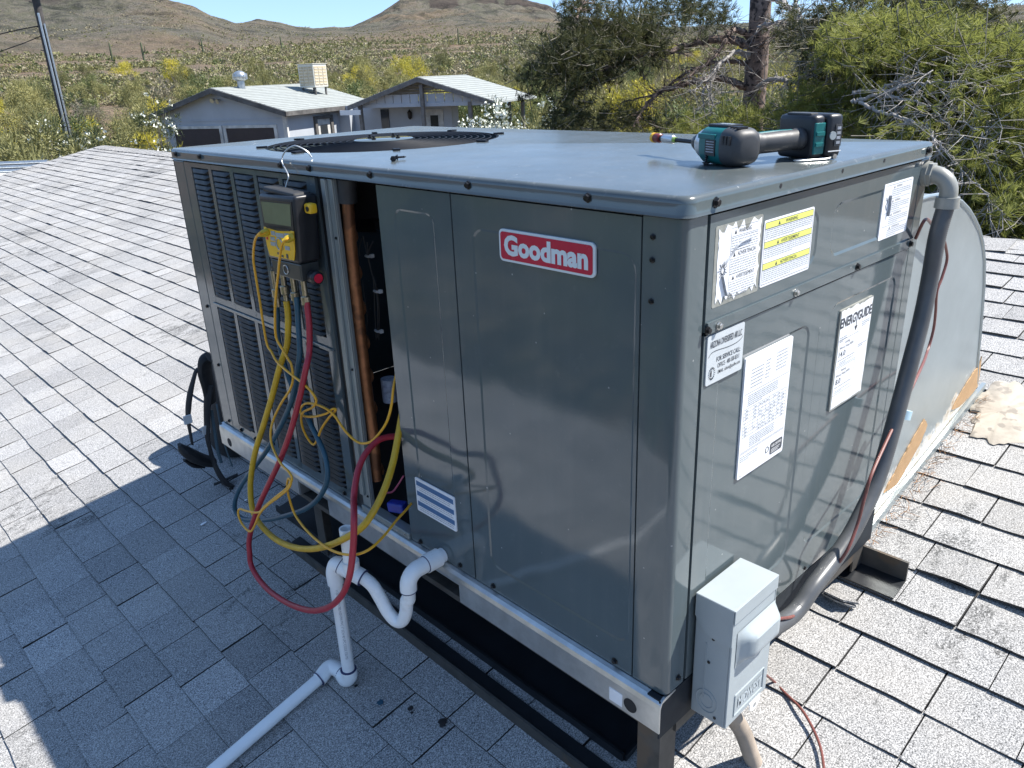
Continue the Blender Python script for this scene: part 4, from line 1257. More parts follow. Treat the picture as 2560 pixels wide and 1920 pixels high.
# --- base rails
def rails():
    mb = MB()
    zt, zb, xo = -.006, -.073, -.016
    # rounded top lip running the whole length
    prof = [(.03, -.0015), (.0, -.0015), (-.008, -.004), (-.014, -.010), (xo, -.020), (xo, -.028), (xo + .003, -.028), (xo + .003, -.020), (-.008, -.009), (.03, -.005)]
    n = len(prof)
    for y0, y1 in ((0.0, S_L + .006),):
        vs = [(p[0], y, p[1]) for y in (y0, y1) for p in prof]
        mb.add(vs, [(k, (k + 1) % n, n + (k + 1) % n, n + k) for k in range(n)] + [tuple(range(n)), tuple(range(n, 2 * n))])
    for y0, y1 in ((0.0, .542), (.70, 1.09), (1.25, S_L + .006)):
        mb.box(xo, xo + .003, y0, y1, zb, -.0281)
    for y in (.542, .70, 1.09, 1.25):
        mb.box(xo + .003, .05, y - .002, y + .002, zb, -.03)
    r1 = U(mb, 'front_base_rail', 'galv')
    for y in (.064, 1.69):
        m2 = MB(); m2.lathe((xo - .0006, y, -.05), (1, 0, 0), [(0, .0145), (.0005, .0145)], 24); sub(r1, m2.build('lifting_hole', 'darkint'))
    m2 = MB(); m2.box(xo - .0008, xo - .0001, .082, .112, -.066, -.037); sub(r1, m2.build('white_sticker', 'paper'))
    mb = MB()
    mb.box(xo + .004, S_D, .002, .005, zb - .016, -.005); mb.box(xo + .004, S_D, .005, .03, -.0045, -.0015)
    U(mb, 'end_base_rail', 'railshade')
    mb = MB(); mb.box(S_D - .003, S_D, .006, S_L, zb, -.0045); U(mb, 'rear_base_rail', 'galvflat')
    mb = MB(); mb.box(xo + .004, S_D - .004, S_L, S_L + .003, zb, -.003); U(mb, 'end_base_rail', 'railshade')
rails()

# --- labels
RGT, UP = (1, 0, 0), (0, 0, 1)
FRG = (0, -1, 0)
def ragged(x0, x1, z0, z1, rng, amt, n=22, sides=(1, 1, 1, 1)):
    pts = []
    for s, (a, b) in enumerate((((x0, z0), (x1, z0)), ((x1, z0), (x1, z1)), ((x1, z1), (x0, z1)), ((x0, z1), (x0, z0)))):
        for k in range(n):
            t = k / n
            j = rng.uniform(-1, .4) * amt * sides[s] if k else 0
            p = (a[0] + (b[0] - a[0]) * t, a[1] + (b[1] - a[1]) * t)
            if s == 0: p = (p[0], p[1] - j)
            elif s == 1: p = (p[0] + j, p[1])
            elif s == 2: p = (p[0], p[1] + j)
            else: p = (p[0] - j, p[1])
            pts.append(p)
    return pts
rl = random.Random(3)
def greek(mb, x0, x1, ztop, n, dz, h, y, indent=0.0, last=.5):
    """lines of print too small to read, as rows of short word bars"""
    for i in range(n):
        x = x0 + (indent if i == 0 else 0)
        end = x1 if i < n - 1 else x0 + (x1 - x0) * last
        while x < end - .002:
            w = min(rl.uniform(.003, .010), end - x)
            z = ztop - i * dz
            mb.add([(x, y, z - h), (x + w, y, z - h), (x + w, y, z), (x, y, z)], [(0, 1, 2, 3)])
            x += w + .0016
def rect(mb, x0, x1, z0, z1, y): mb.add([(x0, y, z0), (x1, y, z0), (x1, y, z1), (x0, y, z1)], [(0, 1, 2, 3)])
def tri(mb, x, z, s, y): mb.add([(x - s, y, z), (x + s, y, z), (x, y, z + 1.8 * s)], [(0, 1, 2)])
def plate(name, x0, x1, z0, z1, mat, y0, y1, poly=None, label=None):
    mb = MB()
    poly = poly or rrect(x0, x1, z0, z1, .004, 3)
    mb.prism(poly, (0, y0, 0), (1, 0, 0), (0, 0, 1), (0, 1, 0), y1 - y0)
    o = U(mb, name, mat)
    if label: o['label'] = label
    return o
# warning label, three yellow bands
Lb = plate('warning_label', .210, .372, .690, .796, 'paper', -.0008, .0017, label='white label with three yellow warning bands')
mb = MB()
for z in (.7875, .757, .7225):
    rect(mb, .2145, .3675, z - .0045, z + .0045, -.0010)
sub(Lb, mb.build('yellow_band', 'inkyel'))
mb = MB()
for z, t in ((.7875, 'WARNING'), (.757, 'AVERTISSEMENT'), (.7225, 'ADVERTENCIA')):
    put_text(mb, text_mesh(t, .0058, None, .01, 'CENTER'), (.296, -.0012, z - .003), RGT, UP); tri(mb, .256, z - .0032, .0036, -.0012)
    for q in (-.0052, .0049): rect(mb, .2135, .3685, z + q - .0004, z + q + .0004, -.0011)
rect(mb, .213, .3690, .6935, .6942, -.0011); rect(mb, .2130, .2137, .6935, .792, -.0011); rect(mb, .3683, .3690, .6935, .792, -.0011)
sub(Lb, mb.build('warning_print', 'ink'))
mb = MB()
for z in (.7805, .7500, .7155): greek(mb, .2165, .366, z, 6 if z < .72 else 5, .0033, .0014, -.0011, last=.6)
tag(sub(Lb, mb.build('small_print', 'inkgrey')), kind='stuff')
# torn label
Lt = plate('torn_label_backing', .074, .205, .687, .808, 'tornp', -.0005, .0017)
Lb = plate('torn_warning_label', 0, 1, 0, 1, 'paper', -.0011, .0016, poly=ragged(.082, .200, .693, .804, random.Random(8), .010, 16, (1, .5, 1.3, .2)), label='torn white safety label')
mb = MB()
for z, t in ((.793, 'WARNING'), (.759, 'ADVERTENCIA'), (.724, 'AVERTISSEMENT')):
    put_text(mb, text_mesh(t, .0065, .052 if len(t) > 8 else .036, .0, 'LEFT'), (.136, -.0014, z - .003), RGT, UP); tri(mb, .127, z - .003, .0035, -.0014)
    rect(mb, .116, .193, z - .0065, z - .0060, -.0013); rect(mb, .116, .193, z + .0062, z + .0067, -.0013)
rect(mb, .1155, .1161, .70, .795, -.0013)
# hand and electric arc drawing
for k in range(14):
    a = 2 * math.pi * k / 14; c = (.097, .741)
    mb.bar((c[0] + .006 * math.cos(a), -.0014, c[1] + .006 * math.sin(a)), (c[0] + (.010 + .003 * (k % 2)) * math.cos(a), -.0014, c[1] + (.010 + .003 * (k % 2)) * math.sin(a)), .0006, .0009, (0, 1, 0))
mb.tube([(.097 + .0045 * math.cos(a), -.0013, .741 + .0055 * math.sin(a)) for a in np.linspace(0, 6.28, 16)], .0007, 4)
sub(Lb, mb.build('label_print', 'ink'))
mb = MB()
for z in (.785, .750, .715): greek(mb, .118, .192, z, 6, .0038, .0015, -.0013, last=.7)
mb.tube(smooth_path([(.175, -.0010, .779), (.150, -.0010, .777), (.132, -.0010, .773), (.118, -.0010, .762), (.106, -.0010, .754), (.100, -.0010, .749)], 4), .0042, 6, flat=.12)
mb.tube(smooth_path([(.094, -.0010, .733), (.099, -.0010, .722), (.104, -.0010, .71), (.109, -.0010, .700)], 4), .0045, 6, flat=.12)
sub(Lb, mb.build('drawing_print', 'inkgrey'))
# right label
Lb = plate('safety_label', .653, .789, .690, .798, 'paper', -.0008, .0017, label='white safety label beside the conduit elbow')
mb = MB()
for z in (.794, .767, .741, .715):
    rect(mb, .663, .782, z - .0005, z, -.0011); tri(mb, .70, z - .008, .003, -.0011); put_text(mb, text_mesh('WARNING' if z > .75 else 'ADVERTENCIA', .004, None, 0, 'LEFT'), (.709, -.0011, z - .007), RGT, UP)
mb.bar((.668, -.0011, .772), (.673, -.0011, .762), .0006, .001, (0, 1, 0)); mb.bar((.673, -.0011, .762), (.667, -.0011, .757), .0006, .001, (0, 1, 0)); mb.bar((.667, -.0011, .757), (.673, -.0011, .747), .0006, .001, (0, 1, 0))
sub(Lb, mb.build('label_print', 'ink'))
mb = MB()
for z in (.784, .757, .731, .706): greek(mb, .690, .782, z, 4, .0038, .0014, -.0011)
mb.tube([(.679, -.0011, .775), (.681, -.0011, .755), (.680, -.0011, .735)], .005, 6, flat=.08)
tag(sub(Lb, mb.build('small_print', 'inkgrey')), kind='stuff')
# service company sticker (sits on the lower panel)
yb = -.0050
Lb = plate('service_sticker', .067, .171, .565, .645, 'greyp', -.0020, .0012, label='silver service company sticker')
mb = MB(); y = -.0023
put_text(mb, text_mesh('ARIZONA DIVERSIFIED AIR LLC', .0105, .090, .012), (.074, y, .6245), RGT, UP)
put_text(mb, text_mesh('FOR SERVICE CALL:', .0078, .068, .012), (.094, y, .5985), RGT, UP)
put_text(mb, text_mesh('OFFICE - 480-500-8311', .0075, .062, .004), (.098, y, .5875), RGT, UP)
put_text(mb, text_mesh('EMAIL: admin@azdfw.com', .0058, .064, .004), (.100, y, .5775), RGT, UP)
cur = smooth_path([(.071, y, .611), (.079, y, .6165), (.094, y, .6175), (.125, y, .6150), (.150, y, .6155), (.163, y, .6190), (.167, y, .6225)], 5)
for a, b in zip(cur[:-1], cur[1:]):
    mb.add([a + np.array([0, 0, -.0006]), b + np.array([0, 0, -.0006]), b + np.array([0, 0, .0006]), a + np.array([0, 0, .0006])], [(0, 1, 2, 3)])
c = np.array((.0825, y, .5825))
mb.add([c + np.array([.0045 * math.cos(a), 0, .0055 * math.sin(a)]) for a in np.linspace(math.pi / 2, 1.5 * math.pi, 12)], [tuple(range(12))])
for k in range(16):
    a = 2 * math.pi * k / 16
    mb.bar(c + np.array([.0062 * math.cos(a), 0, .0072 * math.sin(a)]), c + np.array([.0092 * math.cos(a), 0, .0105 * math.sin(a)]), .0006, .0012, (0, 1, 0))
sub(Lb, mb.build('sticker_print', 'ink'))
# rating plate
Lb = plate('rating_label', .184, .340, .354, .578, 'paper', -.0016, .0019, label='tall white rating label with a table')
mb = MB(); y = -.0019
for z in (.512, .4010, .4035): rect(mb, .188, .336, z, z + .0006, y)
t0, t1, tb, tt = .190, .332, .432, .484
for i in range(9): zz = tb + (tt - tb) * i / 8; rect(mb, t0, t1, zz, zz + .0005, y)
for xx in (.190, .196, .222, .238, .250, .262, .274, .287, .302, .317, .332): rect(mb, xx, xx + .0005, tb, tt, y)
mb.prism(rrect(.292, .335, .363, .386, .004, 3), (0, y - .0002, 0), (1, 0, 0), (0, 0, 1), (0, 1, 0), .0003)
mb.tube([(.281 + .0055 * math.cos(a), y, .378 + .0055 * math.sin(a)) for a in np.linspace(0, 6.28, 20)], .0006, 4)
sub(Lb, mb.build('table_print', 'ink'))
mb = MB()
for k in range(6):
    z = .553 - k * .0062
    greek(mb, .205, .245, z, 1, .003, .002, y, last=1); greek(mb, .252, .268, z + .004, 1, .003, .002, y, last=1); greek(mb, .287, .325, z + .008, 1, .003, .002, y, last=1)
greek(mb, .20, .30, .508, 6, .0036, .0018, y)
for i in range(8):
    for xx in (.198, .225, .241, .253, .265, .277, .29, .305, .32):
        if rl.random() < .7: rect(mb, xx, xx + .006, tb + .0065 * i + .0016, tb + .0065 * i + .0042, y)
greek(mb, .215, .30, .427, 6, .0036, .0018, y); greek(mb, .188, .250, .396, 3, .004, .0018, y); greek(mb, .19, .2, .36, 1, .004, .002, y, last=1)
tag(sub(Lb, mb.build('small_print', 'inkgrey')), kind='stuff')
mb = MB(); put_text(mb, text_mesh('AHRI CERTIFIED', .005, .036, .01), (.2955, y - .0004, .377), RGT, UP)
for k in range(3): rect(mb, .2955, .328 - .004 * k, .372 - k * .003, .3730 - k * .003, y - .0004)
put_text(mb, text_mesh('ETL', .004, .007), (.2776, y - .0004, .376), RGT, UP)
sub(Lb, mb.build('light_print', 'white'))
# energy label
Lt = plate('energy_label_backing', .522, .667, .370, .580, 'tornp', -.0022, .0019)
Lb = plate('energy_label', 0, 1, 0, 1, 'paper', -.0028, .0018, poly=ragged(.526, .664, .374, .577, random.Random(4), .006, 14, (.2, .3, .8, .3)), label='white energy rating label')
mb = MB(); y = -.0031
put_text(mb, text_mesh('ENERG', .019, .066, .035), (.5255, y, .5435), RGT, UP)
put_text(mb, text_mesh('Y', .019, .016, .03), (.589, y, .5435), RGT, UP)
put_text(mb, text_mesh('GUIDE', .019, .062, .035), (.6015, y, .5435), RGT, UP)
rect(mb, .5955, .5985, .530, .546, y); mb.add([(.590, y, .533), (.604, y, .533), (.597, y, .523)], [(0, 1, 2)])
put_text(mb, text_mesh('Cooling', .0052, .022, .0), (.555, y, .507), RGT, UP)
put_text(mb, text_mesh('Efficiency Rating (SEER)', .0048, .060, .0), (.535, y, .4985), RGT, UP)
put_text(mb, text_mesh('14.0', .0115, .028, .012), (.534, y, .482), RGT, UP)
put_text(mb, text_mesh('Heating', .0052, .022, .0), (.552, y, .449), RGT, UP)
put_text(mb, text_mesh('Efficiency Rating (HSPF)', .0048, .060, .0), (.533, y, .4405), RGT, UP)
put_text(mb, text_mesh('8.0', .0115, .021, .012), (.534, y, .4245), RGT, UP)
for z in (.4745, .4175): rect(mb, .530, .606, z, z + .0009, y)
for z0_, z1_ in ((.4625, .517), (.402, .4590)):
    rect(mb, .528, .612, z1_, z1_ + .0006, y); rect(mb, .528, .612, z0_, z0_ + .0006, y); rect(mb, .6115, .612, z0_, z1_, y)
for k in range(4):
    for z in (.4745, .4175): rect(mb, .535 + k * .02, .5358 + k * .02, z, z + .003, y)
sub(Lb, mb.build('energy_print', 'ink'))
mb = MB()
greek(mb, .53, .56, .5235, 3, .004, .0018, y); greek(mb, .625, .66, .535, 3, .004, .0018, y); greek(mb, .618, .66, .488, 2, .004, .002, y); greek(mb, .54, .60, .4705, 2, .0036, .0016, y); greek(mb, .535, .60, .411, 2, .0036, .0016, y)
tag(sub(Lb, mb.build('small_print', 'inkgrey')), kind='stuff')

# front sticker with blue bands
mb = MB(); mb.prism(rrect(.553, .692, .098, .184, .003, 2), (-.0024, 0, 0), (0, 1, 0), (0, 0, 1), (1, 0, 0), .0024); Lb = U(mb, 'striped_notice_label', 'paper'); Lb['label'] = 'white notice sticker with blue bands'
mb = MB()
for k in range(3):
    z = .165 - k * .026
    mb.add([(-.0027, .557, z), (-.0027, .688, z), (-.0027, .688, z + .012), (-.0027, .557, z + .012)], [(0, 1, 2, 3)])
sub(Lb, mb.build('blue_band', 'inkblue'))
mb = MB()
for k in range(3):
    for q in range(2):
        yy = .56 + rl.random() * .01
        while yy < .68:
            w = rl.uniform(.003, .01); z = .160 - k * .026 + .0195 - q * .0052 - .019
            mb.add([(-.0027, yy, z), (-.0027, yy + w, z), (-.0027, yy + w, z + .0016), (-.0027, yy, z + .0016)], [(0, 1, 2, 3)]); yy += w + .0015
tag(sub(Lb, mb.build('small_print', 'inkgrey')), kind='stuff')
# maker's plate
def logo():
    y0, y1, zb, zt = .158, .372, .724, .779
    mb = MB(); mb.prism(rrect(y0, y1, zb, zt, .009, 6), (-.0042, 0, 0), (0, 1, 0), (0, 0, 1), (1, 0, 0), .0042); Lb = U(mb, 'maker_plate', 'logowhite', bevel=.0006); Lb['label'] = 'red and white maker plate'
    mb = MB(); mb.prism(rrect(y0 + .0042, y1 - .0042, zb + .0042, zt - .0042, .006, 6), (-.0048, 0, 0), (0, 1, 0), (0, 0, 1), (1, 0, 0), .0005); sub(Lb, mb.build('red_field', 'logored'))
    mb = MB(); put_text(mb, text_mesh('Goodman', .0315, .188, .045), (-.0052, y1 - .013, zb + .0135), FRG, UP); sub(Lb, mb.build('lettering', 'logowhite'))
logo()

# ------------------------------------------------------------------ steel stand under the unit
stand = thing('equipment_stand', (S_D / 2, S_L / 2, roofz(.4)), 'brown steel angle stand with legs under the air conditioner', 'stand')
def ST(mb, n, m='steel', **k): return W(stand, mb.build(n, m, **k))
def roofbox(mb, x0, x1, y0, y1, h0, h1):
    vs = [(x, y, roofz(x) + h) for h in (h0, h1) for x, y in ((x0, y0), (x1, y0), (x1, y1), (x0, y1))]
    mb.add(vs, [(0, 3, 2, 1), (4, 5, 6, 7), (0, 1, 5, 4), (1, 2, 6, 5), (2, 3, 7, 6), (3, 0, 4, 7)])
# angle on the roof along the front
mb = MB(); roofbox(mb, -.004, .002, -.12, 1.42, .004, .032); ST(mb, 'roof_angle_flange')
mb = MB(); roofbox(mb, .0021, .043, -.12, 1.42, .010, .015); ST(mb, 'roof_angle_flange', 'blacksteel')
# angle at the back
mb = MB(); roofbox(mb, .776, .843, -.10, 1.70, .010, .015); ST(mb, 'roof_angle_flange', 'blacksteel')
mb = MB(); roofbox(mb, .8431, .849, -.10, 1.70, .010, .065); ST(mb, 'roof_angle_flange')
# black channel lying under the unit
mb = MB(); roofbox(mb, .074, .42, .145, 1.62, .014, .018); ST(mb, 'black_channel', 'blacksteel')
mb = MB(); roofbox(mb, .068, .0739, .145, 1.62, .009, .030); ST(mb, 'channel_lip', 'blacksteel')
mb = MB(); roofbox(mb, .074, .42, .139, .1449, .009, .024); ST(mb, 'channel_lip', 'blacksteel')
# legs (angle section: two plates)
def leg(x, y, sx, sy, w=.045):
    zt = -.0905
    zb = roofz(x) + .016
    mb = MB()
    mb.box(min(x, x + sx * w), max(x, x + sx * w), min(y, y + sy * .005), max(y, y + sy * .005), zb, zt)
    mb.box(min(x, x + sx * .005), max(x, x + sx * .005), min(y + sy * .0051, y + sy * w), max(y + sy * .0051, y + sy * w), zb, zt)
    ST(mb, 'leg')
leg(.006, .012, 1, 1, .05); leg(.045, 1.30, 1, -1, .045); leg(.84, .008, -1, 1, .05); leg(.83, 1.32, -1, -1)
# top frame
mb = MB(); mb.box(-.004, .046, .006, 1.72, -.080, -.0755); mb.box(-.004, .001, .006, 1.72, -.090, -.0801); ST(mb, 'top_angle')
mb = MB(); mb.box(.047, .80, .006, .012, -.118, -.0755); mb.box(.047, .80, .0121, .05, -.080, -.0755); ST(mb, 'top_angle')
mb = MB(); mb.box(.82, .865, .006, 1.72, -.080, -.0755); ST(mb, 'top_angle')

# ------------------------------------------------------------------ disconnect box
def disconnect():
    x0, x1, yf, yb, zb, zt = .072, .214, -.078, -.004, -.076, .184
    r = thing('disconnect_switch_box', ((x0 + x1) / 2, yb, zb), 'pale grey electrical disconnect box fixed to the unit corner', 'switch box')
    b = lambda mb, n, m, **k: W(r, mb.build(n, m, **k))
    mb = MB(); mb.box(x0 + .003, x1 - .003, yf + .004, yb, zb, zt - .004); b(mb, 'enclosure', 'boxgrey', bevel=.003)
    # rain hood
    mb = MB()
    mb.box(x0, x1, yf - .001, yb, zt - .003, zt)
    mb.box(x0, x1, yf - .003, yf - .0011, zt - .028, zt)
    hood = b(mb, 'rain_hood', 'boxgrey', bevel=.0008)
    for xx, s in ((x0 - .0005, 1), (x1 - .0015, 1)):
        mb = MB(); prof = [(yb - .001, zt - .001), (yf - .0005, zt - .001), (yf - .0005, zt - .075), (yf + .018, zt - .078), (yf + .05, zt - .074), (yb - .012, zt - .060), (yb - .001, zt - .045)]
        mb.prism(prof, (xx, 0, 0), (0, 1, 0), (0, 0, 1), (1, 0, 0), .002); sub(hood, mb.build('hood_cheek', 'boxgrey'))
    # door with raised handle bulge
    mb = MB(); mb.box(x0 + .002, x1 - .002, yf, yf + .0038, zb + .004, zt - .029); door = b(mb, 'cover', 'boxgrey', bevel=.001)
    mb = MB(); n = 14; m = 12; vs = []
    for i in range(n + 1):
        for j in range(m + 1):
            u = i / n; v = j / m
            # bulge: tall at the right, sunken finger notch at lower left
            e = max(0, min(1, min(u * 4.0, (1 - u) * 9))) ; e2 = max(0, min(1, min(v * 3.2, (1 - v) * 4)))
            e = e * e * (3 - 2 * e); e2 = e2 * e2 * (3 - 2 * e2)
            vs.append((x0 + .016 + u * (x1 - x0 - .016), yf - .001 - .021 * e * e2, .055 + .075 * v + .0 * u))
    mb.add(vs, [(i * (m + 1) + j, (i + 1) * (m + 1) + j, (i + 1) * (m + 1) + j + 1, i * (m + 1) + j + 1) for i in range(n) for j in range(m)])
    sub(door, mb.build('handle_bulge', 'boxgrey', smooth=True))
    mb = MB()
    for p, q in (((.098, -.058), (.196, -.058)), ((.196, -.058), (.196, -.012)), ((.196, -.012), (.098, -.012)), ((.098, -.012), (.098, -.058))):
        mb.tube([(p[0], yf - .0005, p[1]), (q[0], yf - .0005, q[1])], .0013, 6)
    sub(door, mb.build('embossed_frame', 'boxgrey'))
    mb = MB(); put_text(mb, text_mesh('MIDWEST', .020, .080, .03), (.110, yf - .0014, -.045), RGT, UP); sub(door, mb.build('embossed_lettering', pm('raised_grey_enamel', (.40, .455, .485), .3)))
    # knockout and screws on the left side
    for rr in (.021, .013):
        mb = MB(); mb.tube([(x0 + .0026, -.036 + rr * math.cos(a), -.035 + rr * 1.15 * math.sin(a)) for a in np.linspace(0, 6.28, 24)], .0009, 5); b(mb, 'knockout_ring', 'boxgrey', smooth=True)
    for z, yy in ((.105, -.042), (.052, -.036), (-.062, -.055)):
        mb = MB(); mb.lathe((x0 + .0022, yy, z), (-1, 0, 0), [(0, .003), (.0008, .003)], 8); b(mb, 'screw', 'screw')
    mb = MB(); mb.box(x0 + .0015, x0 + .0029, -.030, -.028, -.03, .09); b(mb, 'side_seam', 'boxgrey')
    # lock tab under the cover
    mb = MB(); mb.prism([(x1 - .060, zb + .006), (x1 - .022, zb + .006), (x1 - .024, zb - .010), (x1 - .034, zb - .018), (x1 - .048, zb - .018), (x1 - .058, zb - .010)], (0, yf - .001, 0), (1, 0, 0), (0, 0, 1), (0, 1, 0), .002)
    tb = b(mb, 'lock_tab', 'white')
    mb = MB(); mb.lathe((x1 - .041, yf - .0014, zb - .007), (0, 1, 0), [(0, .005), (.0003, .005)], 14); sub(tb, mb.build('lock_hole', 'galv'))
disconnect()

# ------------------------------------------------------------------ conduits and cables
def corrugated(name, pts, rad, mat, root, pitch=.0042, amp=.0009, seg=16, only=None):
    path = smooth_path(pts, 24)
    L = [0]
    for a, b in zip(path[:-1], path[1:]): L.append(L[-1] + np.linalg.norm(b - a))
    n = int(L[-1] / (pitch / 2))
    ss = np.linspace(0, L[-1], n)
    P = np.array(path)
    Q = np.stack([np.interp(ss, L, P[:, k]) for k in range(3)], 1)
    rr = [rad + (amp if i % 2 else -amp) for i in range(n)]
    mb = MB(); mb.tube(list(Q), rr, seg)
    return W(root, mb.build(name, mat, smooth=True))
def conduit():
    c0 = np.array((.850, -.001, .797))
    r = thing('flexible_conduit', (.25, -.05, -.02), 'grey flexible conduit with elbow from the unit top to the disconnect box', 'conduit')
    b = lambda mb, n, m, **k: W(r, mb.build(n, m, **k))
    mb = MB(); mb.lathe(c0 - [0, .002, 0], (0, -1, 0), [(-.004, .025), (.006, .025), (.0065, .018)], 24); b(mb, 'locknut', 'condfit', smooth=True)
    mb = MB(); mb.lathe(c0 - [0, .008, 0], (0, -1, 0), [(0, .024), (.008, .024), (.009, .019)], 6); b(mb, 'hex_fitting', 'condfit')
    el = [c0 + np.array([.0, -.012 - .038 * math.sin(a), -.034 + .034 * math.cos(a)]) for a in np.linspace(0, math.pi / 2, 9)]
    el.append(el[-1] + np.array([0, 0, -.012]))
    mb = MB(); mb.tube(el, .0175, 18); b(mb, 'elbow', 'condfit', smooth=True)
    e = el[-1]
    mb = MB(); mb.lathe(e + [0, 0, .003], (0, 0, -1), [(0, .0225), (.022, .0235), (.023, .018)], 24); b(mb, 'collar', 'condfit', smooth=True)
    pts = [e + np.array([0, 0, -.004]), PY(a5, 868, 600, -.048), PY(a5, 815, 900, -.048), PY(a5, 765, 1150, -.05), PY(a5, 690, 1450, -.052), PY(z8, 1470, 30, -.056), PY(z8, 1345, 320, -.058), PY(z8, 1235, 500, -.056), PY(z8, 1120, 650, -.054), PY(z8, 1010, 800, -.050), np.array((.245, -.046, .015)), np.array((.212, -.044, .004))]
    corrugated('conduit_hose', pts, .0172, 'condgrey', r, amp=.0003)
    p = PY(z7, 1360, 1210, -.052)
    mb = MB(); mb.lathe(p + np.array([.004, 0, .008]), (-.35, 0, -1), [(0, .0185), (.02, .0185)], 20); b(mb, 'blue_tag', pm('pale_blue_tag', (.40, .55, .62), .5), smooth=True)
    # lower tan conduit to the roof
    r2 = thing('tan_conduit', (.17, -.06, roofz(.17)), 'dusty tan conduit dropping from the disconnect box to the shingles', 'conduit')
    pts = [np.array((.150, -.046, -.074)), np.array((.150, -.047, -.11)), PY(z8, 745, 1420, -.05), PY(z8, 785, 1530, -.055), PY(z8, 840, 1660, -.06)]
    pts = [q for q in pts if q[2] > roofz(q[0]) + .03]
    q = pts[-1]; pts.append(np.array((q[0] + .012, q[1] - .006, roofz(q[0]) - .005)))
    corrugated('conduit_hose', pts, .0165, 'beigecond', r2, amp=.0004)
conduit()
def cable(name, pts, rad, mat, label, cat, n=8):
    mb = MB(); mb.tube(smooth_path(pts, n), rad, 8)
    o = mb.build(name, mat, smooth=True)
    tag(o, label, cat)
    return o
cable('control_cable', [np.array((.842, -.004, .665)), PY(a5, 780, 485, -.02), PY(a5, 830, 520, .02), PY(a5, 905, 605, .025), PY(a5, 932, 700, .03), PY(a5, 935, 780, .03), PY(a5, 900, 900, .03), PY(a5, 865, 1000, .03), PY(a5, 855, 1150, .03), PY(a5, 838, 1280, .03), PY(a5, 795, 1430, .025), PY(a5, 735, 1580, -.02), PY(z8, 1440, 20, -.075), PY(z8, 1385, 180, -.078), PY(z8, 1345, 330, -.078), PY(z8, 1290, 470, -.078), PY(z8, 1215, 575, -.06), PY(z8, 1130, 680, -.03), PY(z8, 1055, 780, -.05), PY(z8, 1000, 818, -.06), PY(z8, 940, 828, -.055), PY(z8, 910, 840, -.05)], .0034, 'brownwire', 'thin brown control cable wound along the grey conduit and duct', 'cable')
cable('ground_cable', [np.array((.205, -.04, -.03)), PR(z8, 890, 1140, .03), PR(z8, 960, 1210, .008), PR(z8, 1050, 1300, .016), PR(z8, 1110, 1400, .016), PR(z8, 1150, 1500, .016), PR(z8, 1168, 1607, .016), PR(z8, 1172, 1720, .016), PR(z8, 1160, 1850, .016)], .0030, 'brownwire', 'thin brown cable lying on the shingles below the disconnect box', 'cable')

